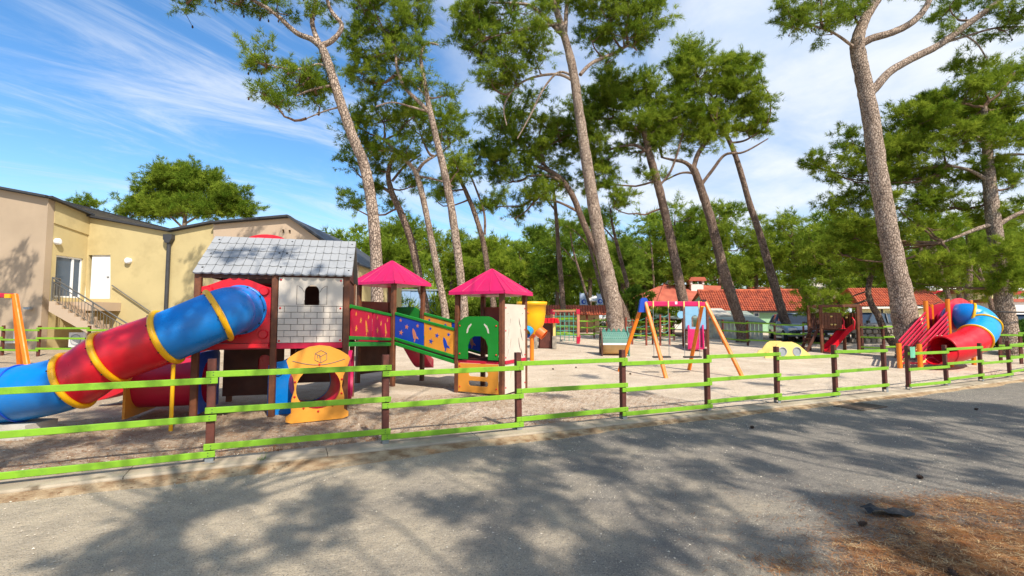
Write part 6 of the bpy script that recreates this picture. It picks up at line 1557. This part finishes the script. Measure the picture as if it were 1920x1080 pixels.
for px in (1200, 1245, 1290, 1335): q = at(px, 595, Ys + .9); mb = MB(); mb.bbeam((q.x, q.y, g_), (q.x, q.y, q.z), .12, .12, .01, Vector((0, 1, 0))); mb.build('shed_post', M['pyellow'], sd_)
# orange tiled house on the right
Yo = 30.0; e0 = at(1612, 574, Yo); e1 = at(1775, 572, Yo); r0 = at(1588, 541, Yo + 2.6); r1 = at(1738, 541, Yo + 2.6)
oh = thing('orange_roof_house', Vector(((e0.x + e1.x) / 2, Yo + 2, gz(22, 30))), 'cream walled house with bright orange tile roof behind the huge pine', 'house')
tile_roof(oh, e0, e1, r1, r0, 34, 10, 'tile2')
mb = MB(); mb.add([r0, r1, Vector((r1.x, Yo + 5.2, e0.z)), Vector((r0.x, Yo + 5.2, e0.z))], [(0, 1, 2, 3)]); mb.build('back_roof', M['tile2'], oh)
mb = MB(); mb.plate([rect(e0.x + .3, gz(22, 30) - .3, e1.x - .4, e0.z)], (0, Yo + .5, 0), (1, 0, 0), Z, .3); mb.build('wall', M['cream'], oh)
mb = MB(); mb.beam(e0 + Vector((0, .1, -.1)), e1 + Vector((0, .1, -.1)), .14, .14); mb.build('gutter', M['hwhite'], oh)
q = at(1654, 580, Yo + .3); mb = MB(); mb.tube([(q.x, Yo + .3, q.z), (q.x, Yo + .3, gz(22, 30))], .05, 8); mb.build('down_pipe', M['slate'], oh)
# low dry stone wall
sw_ = thing('stone_wall', on(1640, 25), 'low grey dry stone wall beneath the brown play hut', 'wall')
rn = random.Random(3); proto = []
for r in range(4):
    px = 1588 + (6 if r % 2 else 0)
    while px < 1668:
        w = rn.uniform(9, 15); g = on(px + w / 2, 25.0); sx, sz = w * 25 / F / 2 * .94, .115
        mb = MB(); ring = []
        vs = []
        for yy, sh in ((-.16, .82), (-.08, 1), (.1, 1)):
            for (x, z) in ((-1, -.7), (-.7, -1), (.7, -1), (1, -.6), (1, .6), (.6, 1), (-.7, 1), (-1, .7)):
                vs.append(g + Vector((x * sx * sh * rn.uniform(.92, 1), yy, .13 + r * .235 + z * sz * sh * rn.uniform(.9, 1))))
        fs = [(j * 8 + i, j * 8 + (i + 1) % 8, (j + 1) * 8 + (i + 1) % 8, (j + 1) * 8 + i) for j in range(2) for i in range(8)] + [tuple(range(7, -1, -1)), tuple(range(16, 24))]
        mb.add(vs, fs); mb.build('stone', M['stone'], sw_); px += w
# small white houses far right
def hut(label, px0, px1, py_e, py_r, py_b, Y, wall, roof, wins=(), band=None):
    a, b_ = at(px0, py_e, Y), at(px1, py_e, Y); zr = at(px0, py_r, Y + 2).z; g = min(at(px0, py_b, Y).z, gz(a.x, Y))
    t = thing('cabin', Vector(((a.x + b_.x) / 2, Y + 1.5, gz(a.x, Y))), label, 'cabin')
    mb = MB(); mb.plate([rect(a.x, g - .2, b_.x, a.z)], (0, Y, 0), (1, 0, 0), Z, .2); mb.build('wall', M[wall], t)
    mb = MB(); mb.plate([rect(Y + .1, g - .2, Y + 4, a.z)], (a.x + .1, 0, 0), (0, 1, 0), Z, .2); mb.build('side_wall', M[wall], t)
    mb = MB(); mb.prism([(-.3, a.z), (-.3, a.z + .12), (2.1, zr), (4.5, a.z + .12), (4.5, a.z)], (a.x - .3, Y, 0), (0, 1, 0), Z, (b_.x - a.x + .6, 0, 0)); mb.build('roof', M[roof], t)
    for w in wins: wnd(t, *w, Y - .12, bars=False)
    if band: mb = MB(); mb.plate([rect(a.x, at(px0, band[1], Y).z, b_.x, at(px0, band[0], Y).z)], (0, Y - .25, 0), (1, 0, 0), Z, .2); mb.build('awning', M['crimson'], t)
    return t
hut('white cabin with orange roof right behind the tube slide top', 1826, 1862, 549, 542, 582, 46, 'cream', 'terra', [(1846, 551, 1853, 560)])
hut('white cabin with red awning above the slide tower', 1742, 1830, 553, 537, 585, 50, 'hwhite', 'hwhite', [(1760, 556, 1770, 566)], band=(545, 551))
hut('low white cabin with orange roof at the right edge', 1898, 1960, 566, 560, 590, 40, 'hwhite', 'terra')
hut('white cabin with red front below the right pine crown', 1884, 1935, 545, 535, 580, 54, 'hwhite', 'hwhite', band=(546, 553))
hut('pale cabin half hidden by pines above the play hut', 1520, 1570, 542, 524, 575, 48, 'stucco2', 'concrete')
hut('pale cabin between the pines over the dark red roof end', 1425, 1480, 552, 538, 580, 55, 'cream', 'terra')
# signboards
for (px0, px1, py0, py1, lab) in ((1087, 1102, 550, 572, 'blue white signboard with round blue emblem in front of the wood'), (1119, 1131, 551, 571, 'pale signboard half hidden by the central trunk')):
    Y = 36.0; a, b_ = at(px0, py1, Y), at(px1, py0, Y); g = gz(a.x, Y)
    t = thing('signboard', Vector(((a.x + b_.x) / 2, Y, g)), lab, 'sign')
    mb = MB(); mb.plate([rect(a.x, a.z, b_.x, b_.z)], (0, Y, 0), (1, 0, 0), Z, .05); bd = mb.build('board', mat('sign_face', srgb(176, 192, 216), .5, var=.05), t)
    mb = MB(); mb.plate([circ((a.x + b_.x) / 2, a.z + .25, .18, 20), circ((a.x + b_.x) / 2 + .03, a.z + .25, .10, 16)], (0, Y - .035, 0), (1, 0, 0), Z, .012); mb.build('round_emblem', M['dblue'], bd)
    for x in (a.x + .04, b_.x - .02): mb = MB(); mb.tube([(x, Y + .06, g - .1), (x, Y + .06, b_.z + .1)], .035, 8); mb.build('sign_post', M['galv'], t)
Y = 37.0; q = at(1116, 563, Y); t = thing('parasol', Vector((q.x, Y, gz(q.x, Y))), 'small white parasol beside the signboards in the wood', 'parasol')
mb = MB(); mb.lathe([(.02, .35), (.55, .12), (.95, -.08), (.93, -.1), (.02, .05)], q, 8, False); mb.build('canopy', M['hwhite'], t)
mb = MB(); mb.tube([(q.x, Y, q.z), (q.x, Y, gz(q.x, Y))], .03, 8); mb.build('pole', M['galv'], t)
# pale blue container seen under the left pink roof
a, b_ = at(742, 545, 34), at(792, 580, 34); t = thing('site_container', Vector(((a.x + b_.x) / 2, 35, gz(a.x, 34))), 'pale blue cabin wall glimpsed under the left pink roof', 'cabin')
for k in range(8):
    x = a.x - 2 + (b_.x - a.x + 3) * k / 8; w = (b_.x - a.x + 3) / 8; mb = MB(); mb.box((x + w / 2, 34 + .03 * (k % 2), (a.z + gz(a.x, 34)) / 2), (w - .02, .12, a.z - gz(a.x, 34))); mb.build('wall_sheet', mat('pale_blue_sheet', srgb(150, 180, 216), .6, var=.06) if k == 0 else bpy.data.materials['pale_blue_sheet'], t)
box_part(t, a.x - 2.1, b_.x + 1.2, 33.9, 37, a.z, a.z + .1, 'roof', 'grey')
# parked cars
def car(label, loc, rz, paint, L=4.2, Wd=1.72, H=1.46):
    t = thing('parked_car', loc, label, 'car', 'cars parked behind the fence'); ca, sa = math.cos(rz), math.sin(rz)
    X = Vector((ca, sa, 0)); Yv = Vector((-sa, ca, 0)); P = lambda x, y, z: Vector(loc) + X * x + Yv * y + Z * z
    pm = mat('car_paint', paint, .25, var=.03, coat=.6, metal=.2)
    # lower body: stations along the length with rounded sections
    st = [(-L / 2, .55, .68, .72), (-L / 2 + .12, .34, .80, .92), (-L / 2 + .8, .26, .86, .97), (-.4, .24, .87, .95), (.7, .24, .87, .93), (L / 2 - .75, .26, .85, .86), (L / 2 - .15, .32, .78, .74), (L / 2, .45, .66, .62)]
    mb = MB(); vs = []
    for x, z0, hw, z1 in st:
        hw = hw * Wd / 1.74
        for (y, z) in ((-hw * .86, z0), (-hw, z0 + .15), (-hw, z1 - .22), (-hw * .93, z1), (0, z1 + .03), (hw * .93, z1), (hw, z1 - .22), (hw, z0 + .15), (hw * .86, z0)): vs.append(P(x, y, z))
    k = 9; n = len(st); fs = [(i * k + j, i * k + j + 1, (i + 1) * k + j + 1, (i + 1) * k + j) for i in range(n - 1) for j in range(k - 1)] + [(i * k + k - 1, i * k, (i + 1) * k, (i + 1) * k + k - 1) for i in range(n - 1)] + [tuple(range(k)), tuple(range(n * k - 1, (n - 1) * k - 1, -1))]
    mb.add(vs, fs, True); body = mb.build('body', pm, t)
    # cabin glass and roof
    cb_ = [(-L / 2 + .25, .92, .70), (-L / 2 + .7, H - .06, .58), (.25, H, .60), (L / 2 - 1.35, .93, .72)]
    mb = MB(); vs = []
    for x, z, hw in cb_: vs += [P(x, -hw, z), P(x, hw, z)]
    b1 = [P(-L / 2 + .25, -.80, .90), P(-L / 2 + .25, .80, .90), P(L / 2 - 1.3, -.80, .90), P(L / 2 - 1.3, .80, .90)]
    vs += b1
    fs = [(0, 1, 3, 2), (4, 5, 7, 6), (8, 0, 2, 4, 6, 10), (1, 9, 11, 7, 5, 3), (8, 9, 1, 0), (6, 7, 11, 10)]
    mb.add(vs, fs); mb.build('windows', M['glass'], t)
    mb = MB(); mb.add([P(-L / 2 + .66, -.60, H - .07), P(-L / 2 + .66, .60, H - .07), P(.30, .61, H), P(.30, -.61, H), P(-L / 2 + .66, -.58, H - .01), P(-L / 2 + .66, .58, H - .01), P(.28, .58, H + .05), P(.28, -.58, H + .05)], [(4, 5, 6, 7), (0, 4, 7, 3), (1, 2, 6, 5), (0, 1, 5, 4), (3, 7, 6, 2)]); mb.build('roof', pm, t)
    for y in (-1, 1):
        for (x0, z0, x1, z1) in ((.28, H + .01, L / 2 - 1.33, .92), (-.55, H - .0, -.5, .92), (-L / 2 + .64, H - .05, -L / 2 + .24, .92)):
            mb = MB(); mb.beam(P(x0, y * .605, z0), P(x1, y * (.73 if abs(x1) > 1 else .80), z1), .05, .07); mb.build('pillar', pm, t)
    for x in (-L / 2 + .78, L / 2 - .8):
        for y in (-1, 1):
            c = P(x, y * (Wd / 2 - .10), .31); mb = MB(); mb.tube([c - Yv * .1, c - Yv * .085, c + Yv * .085, c + Yv * .1], [.27, .31, .31, .27], 18); wh = mb.build('wheel', M['black'], t)
            mb = MB(); mb.tube([c + Yv * y * .095, c + Yv * y * .112], [.19, .16], 14); mb.build('rim', M['galv'], wh)
    for y in (-1, 1):
        c = P(L / 2 - .10, y * .58, .66); mb = MB(); mb.obox(c, X * .10, Yv * .17, Z * .07); mb.build('headlight', M['wdoor'], t)
        c = P(L / 2 - 1.25, y * .95, 1.0); mb = MB(); mb.obox(c, X * .05, Yv * .09, Z * .065); mb.build('wing_mirror', pm, t)
    c = P(L / 2 - .01, 0, .48); mb = MB(); mb.obox(c, X * .03, Yv * .45, Z * .07); mb.build('grille', M['black'], t)
    mb = MB(); mb.obox(c + X * .035 - Z * .02, X * .006, Yv * .25, Z * .05); mb.build('number_plate', M['wdoor'], t)
    return t
car('grey blue car behind the fence, left of the brown play hut', on(1484, 26.5), math.radians(-105), srgb(150, 166, 184))
car('dark green grey car half hidden behind the brown play hut', on(1538, 26.0), math.radians(-110), srgb(90, 104, 100))
car('dark blue car parked at the far right edge', on(1925, 24.5), math.radians(-160), srgb(46, 60, 92))
car('black car behind the stone wall in front of the cream house', on(1625, 27.6), math.radians(-175), srgb(30, 32, 36))
# cables strung between the trunks on the right
for (p0, p1, sag, lab, r) in (((1660, 585, 18.3), (1762, 566, 18.8), .15, 'thin dark cable from the huge pine to the slide tower', .015), ((1700, 566, 18.4), (1866, 582, 19.2), .25, 'upper dark cable sagging from the huge pine to the edge tree', .018), ((1762, 576, 18.6), (1990, 584, 19.0), .10, 'thick dark cable behind the tube slide running to the right edge', .03)):
    a, b_ = at(*p0), at(*p1); mb = MB(); mb.tube([a.lerp(b_, i / 12) - Z * sag * math.sin(math.pi * i / 12) for i in range(13)], r, 6); tag(mb.build('cable', M['black'], origin=(a + b_) / 2), lab, 'cable')

# ------------------------------------------------------------------ small things on the ground
rn = random.Random(9); rng = np.random.default_rng(9)
def scatter(name, label, cat, pts, size, m, seed):
    r = np.random.default_rng(seed); n = len(pts); P = np.array(pts)
    base = np.array([(1, 0, 0), (-1, 0, 0), (0, 1, 0), (0, -1, 0), (0, 0, 1), (0, 0, -1)], float)
    F_ = np.array([(0, 2, 4), (2, 1, 4), (1, 3, 4), (3, 0, 4), (2, 0, 5), (1, 2, 5), (3, 1, 5), (0, 3, 5)])
    s = size * (0.4 + r.random((n, 1, 1)) ** 2 * 1.4); sc = np.array([1, 1, .6]) * (0.7 + .6 * r.random((n, 1, 3)))
    a = r.random(n) * 6.28; ca, sa = np.cos(a), np.sin(a)
    v = base[None] * s * sc * (0.8 + .4 * r.random((n, 6, 1)))
    x = v[:, :, 0] * ca[:, None] - v[:, :, 1] * sa[:, None]; y = v[:, :, 0] * sa[:, None] + v[:, :, 1] * ca[:, None]
    v = np.stack([x, y, v[:, :, 2]], 2) + P[:, None]
    me = bpy.data.meshes.new(name); f = (F_[None] + (np.arange(n) * 6)[:, None, None]).reshape(-1, 3)
    me.from_pydata(v.reshape(-1, 3).tolist(), [], f.tolist()); me.materials.append(M[m]); ob = bpy.data.objects.new(name, me); COL.objects.link(ob)
    ob['kind'] = 'stuff'; tag(ob, label, cat); return ob
pts = []
for i in range(9000):
    s = rn.uniform(-9, 16); t = -0.22 - (rn.random() ** 1.7) * 5.2; p = fpt(s, t, -.058); pts.append(tuple(p))
scatter('road_gravel', 'loose pale gravel scattered on the asphalt road', 'gravel', pts, .0058, 'gravel', 1)
pts = []
for i in range(9000):
    s = rn.uniform(-8, 18); t = .15 + (rn.random() ** 1.6) * 7; p = fpt(s, t, -.008); pts.append(tuple(p))
scatter('playground_gravel', 'loose gravel on the playground sand', 'gravel', pts, .0085, 'gravel', 2)
def needles(name, label, gen, n, L, w, seed, m='litter', lift=.004):
    r = random.Random(seed); vs = []; fs = []
    for i in range(n):
        p = gen(r); a = r.uniform(0, 6.28); l = L * r.uniform(.5, 1.3); d = Vector((math.cos(a), math.sin(a), r.uniform(-.03, .10))) * l; sd = Vector((-math.sin(a), math.cos(a), 0)) * w
        b0 = len(vs); z = Z * (lift + r.random() * .012); vs += [p + z - sd, p + z + sd, p + z + d + sd * .5]; fs.append((b0, b0 + 1, b0 + 2))
    mb = MB(); mb.add(vs, fs); ob = mb.build(name, M[m]); ob['kind'] = 'stuff'; return tag(ob, label, 'litter')
lit = [(1700, 980, .8, .45), (1800, 1030, 1.0, .5), (1690, 1050, .6, .4), (1860, 950, .8, .3), (1780, 930, .6, .25), (1600, 1070, .4, .3), (1410, 1045, .22, .16), (1640, 935, .5, .2), (1900, 1060, 1.0, .5), (1880, 1000, .9, .4), (1560, 1010, .25, .2)]
litw = [ (ground(x, y), a, b_) for x, y, a, b_ in lit]
def gen_l(r):
    g, a, b_ = r.choices(litw, [q[1] * q[2] for q in litw])[0]
    if r.random() < .12: a *= 1.9; b_ *= 1.9
    x, y = g.x + .22 + r.gauss(0, a * .5), g.y + r.gauss(0, b_ * .5); return Vector((x, y, gz(x, y) - .060))
needles('needle_litter', 'brown drift of fallen pine needles on the road at lower right', gen_l, 19000, .085, .0020, 4)
M['litter2'] = mat('russet_needles', srgb(140, 90, 58), .95, scale=8, col2=srgb(206, 178, 132), spec=.1)
needles('straw_litter', 'straw coloured dry needles mixed into the drift at lower right', gen_l, 4500, .09, .0018, 41, 'litter2', .010)
# soil sheet beneath the drift
def gen_p(r):
    s = r.uniform(-8, 8); t = .15 + r.random() ** 1.3 * 3.2; p = fpt(s, t, -.01); return p
needles('playground_litter', 'fallen brown needles on the sand behind the near fence', gen_p, 34000, .085, .0032, 6)
def gen_k(r):
    s = r.uniform(-7, 14); t = -.25 - abs(r.gauss(0, .06)); return fpt(s, t, -.058)
needles('kerb_litter', 'fallen needles gathered along the foot of the kerb', gen_k, 6000, .07, .003, 7)
# weeds by the kerb
for i, (px, py, h, lab) in enumerate(((487, 862, .10, 'tiny weed at the kerb foot below the first fence panel'), (520, 845, .12, 'dry tuft behind the kerb under the castle tunnel'), (700, 822, .10, 'dry tuft behind the kerb left of the second post'), (1075, 776, .14, 'low dry tuft behind the kerb right of the third post'), (1862, 708, .30, 'dry weed growing from the kerb at the right end'))):
    g = ground(px, py); r = random.Random(i); mb = MB()
    for k in range(26):
        a = r.uniform(0, 6.28); e = r.uniform(.2, .9); d = Vector((math.cos(a) * e, math.sin(a) * e, 1)) * h * r.uniform(.5, 1.1); q = g + Vector((r.uniform(-.05, .05), r.uniform(-.03, .03), -.04)); sd = Vector((-math.sin(a), math.cos(a), 0)) * .004
        mb.add([q - sd, q + sd, q + d * .6 + sd * .7, q + d], [(0, 1, 2), (0, 2, 3)])
    tag(mb.build('weed', M['litter'] if i else mat('weed_green', srgb(110, 130, 60), .8), origin=g), lab, 'weed')
# pine cones
cm = MB(); cm.lathe([(.001, -.04), (.018, -.032), (.028, -.01), (.024, .012), (.012, .034), (.001, .042)], (0, 0, 0), 9, False)
for k in range(5):
    for j in range(8):
        a = j * .785 + k * .4; rr = (.022, .03, .029, .022, .014)[k]; z = -.03 + k * .016; q = Vector((math.cos(a) * rr, math.sin(a) * rr, z)); t_ = Vector((-math.sin(a), math.cos(a), 0)) * .008
        cm.add([q - t_, q + t_, q * 1.35 + Z * .008], [(0, 1, 2)])
c0 = None
for i, (px, py, lab) in enumerate(((1724, 887, 'dark pine cone on the road left of the needle drift'), (1616, 972, 'pine cone by the near edge of the needle drift'), (1080, 690, 'pine cone on the sand behind the third fence panel'), (1182, 702, 'pine cone on the sand left of the swing'), (1037, 693, 'pine cone on the sand right of the leaf panel tower'), (1410, 796, 'pine cone at the kerb below the swing'), (1830, 763, 'pine cone on the road beside the drain'), (1786, 1063, 'pine cone in the needle drift bottom right'))):
    g = ground(px, py) + Z * (.02 if py < 730 else -.04)
    if c0 is None: c0 = cm.build('pine_cone', M['cone'], origin=(0, 0, 0)); o = c0
    else: o = bpy.data.objects.new('pine_cone', c0.data); COL.objects.link(o)
    o.location = g; o.rotation_euler = (1.4, 0, i * 1.3); s = 0.75; o.scale = (s, s, s); tag(o, lab, 'pine cone', 'pine cones on the ground')
# scrap of black plastic
g = ground(1660, 950); mb = MB(); r = random.Random(2); nx, ny = 9, 5; vs = []
for j in range(ny):
    for i in range(nx): vs.append(g + Vector(((i / 8 - .5) * .36 + r.uniform(-.01, .01), (j / 4 - .5) * .16 * (1 - .5 * abs(i / 8 - .5)) + r.uniform(-.01, .01) - .05 * (i / 8), -.045 + .03 * r.random() + .03 * math.exp(-((i - 2) / 1.5) ** 2))))
fs = [(j * nx + i, j * nx + i + 1, (j + 1) * nx + i + 1, (j + 1) * nx + i) for j in range(ny - 1) for i in range(nx - 1)]
mb.add(vs, fs); sc2 = mb.build('plastic_scrap', M['black'], origin=g); tag(sc2, 'crumpled scrap of black plastic on the needle drift', 'scrap')
# drain grate
g = ground(1613, 757); u, v = FU, FN; dr = thing('drain_grate', g, 'rusty iron drain grate in the road below the entrance gap', 'drain')
M['rust'] = mat('rusty_iron', srgb(96, 80, 66), .8, var=.3, scale=20)
mb = MB(); mb.plate([rect(-.45, -.25, .45, .25), rect(-.40, -.20, .40, .20)], g - Z * .052, u, v, .02); mb.build('grate_frame', M['rust'], dr)
for k in range(9): mb = MB(); mb.obox(g - Z * .055 + u * (-.36 + k * .09), u * .025, v * .21, Z * .008); mb.build('grate_bar', M['rust'], dr)
# boulders by the building on the left
for i, (px, py, s) in enumerate(((205, 627, .3), (222, 652, .25), (20, 672, .16))):
    pass

# ------------------------------------------------------------------ the pines behind the viewer
shade_pine('tall pine behind the viewer whose crown shades the middle of the road', (7.0, -6.5), [
    (600, 845, .45, 10.5), (700, 835, .5, 10.8), (800, 840, .6, 10.8), (920, 835, .7, 11), (980, 880, .45, 10.6), (1000, 960, .36, 10.2), (960, 1040, .34, 10), (1080, 835, .7, 11.2), (1200, 805, .7, 11), (930, 1075, .3, 10), (1050, 800, .5, 11), (1120, 870, .3, 11),
    (450, 905, .32, 9.6), (380, 935, .26, 9.4), (220, 1035, .2, 9.2), (300, 975, .16, 9.2), (550, 985, .2, 9.4), (640, 930, .14, 9.5, None, .7), (330, 1065, .16, 9.2), (850, 945, .14, 9.6, None, .7)], 51)
shade_pine('tall pine behind the viewer shading the right half of the road', (13, -7), [
    (1080, 1050, .38, 10), (1260, 1025, .2, 10), (1290, 930, .18, 10.2), (1320, 800, .7, 10.6), (1420, 790, .75, 10.6), (1520, 780, .9, 11), (1620, 775, .9, 11), (1720, 765, 1.0, 11), (1820, 760, 1.1, 11), (1900, 770, 1.0, 11), (1880, 800, .6, 11), (1740, 800, .6, 11), (1640, 815, .5, 10.8), (1450, 830, .35, 10.6), (1560, 840, .35, 10.4), (1570, 930, .28, 10), (1680, 860, .3, 10), (1790, 835, .35, 10.4), (1890, 890, .25, 10), (1900, 840, .3, 10), (1420, 1000, .22, 9.8), (1700, 1010, .3, 9.8, None, .7), (1800, 1060, .3, 9.8, None, .6), (1450, 870, .16, 10), (1030, 930, .3, 10), (1160, 1075, .3, 10), (1360, 880, .14, 10), (1640, 950, .2, 10), (1060, 745, .5, 11, None, .5), (1220, 740, .45, 11, None, .5), (1400, 718, .5, 11, None, .5), (1100, 705, .35, 11, None, .4), (1540, 705, .5, 11.5, None, .5), (1300, 725, .4, 11, None, .4)], 52)
shade_pine('pine behind the viewer that dapples the castle and the sand by the fence', (1.5, -5), [
    (60, 840, .5, 10), (200, 830, .5, 10), (340, 815, .5, 10), (470, 800, .45, 10), (590, 795, .4, 10.3), (690, 780, .4, 10.3), (200, 780, .5, 10.2), (350, 770, .5, 10.2), (500, 765, .45, 10.2), (780, 760, .45, 10.4, None, .8), (880, 745, .4, 10.4, None, .6), (700, 730, .5, 10.4), (600, 560, .2, 9.6, 7.8, .5), (430, 600, .2, 9.5, 7.2, .4), (150, 700, .22, 9.5, 6.6, .6), (250, 680, .2, 9.5, 6.7, .6), (640, 720, .3, 10, 8.5, .6), (560, 620, .16, 9.8, 7.8, .4), (480, 480, .3, 10, 8, .4), (800, 700, .4, 10.4, None, .6)], 53)
shade_pine('pine beyond the left edge that dapples the wing of the ochre building', (-17.5, 9.5), [
    (50, 520, .5, 11.5, 20), (10, 560, .5, 11.2, 20), (40, 620, .5, 11, 20), (30, 480, .3, 11.5, 20, .8), (15, 640, .5, 11, 20), (66, 580, .3, 11, 20), (70, 650, .35, 11, 20), (5, 500, .4, 11.5, 20)], 54)
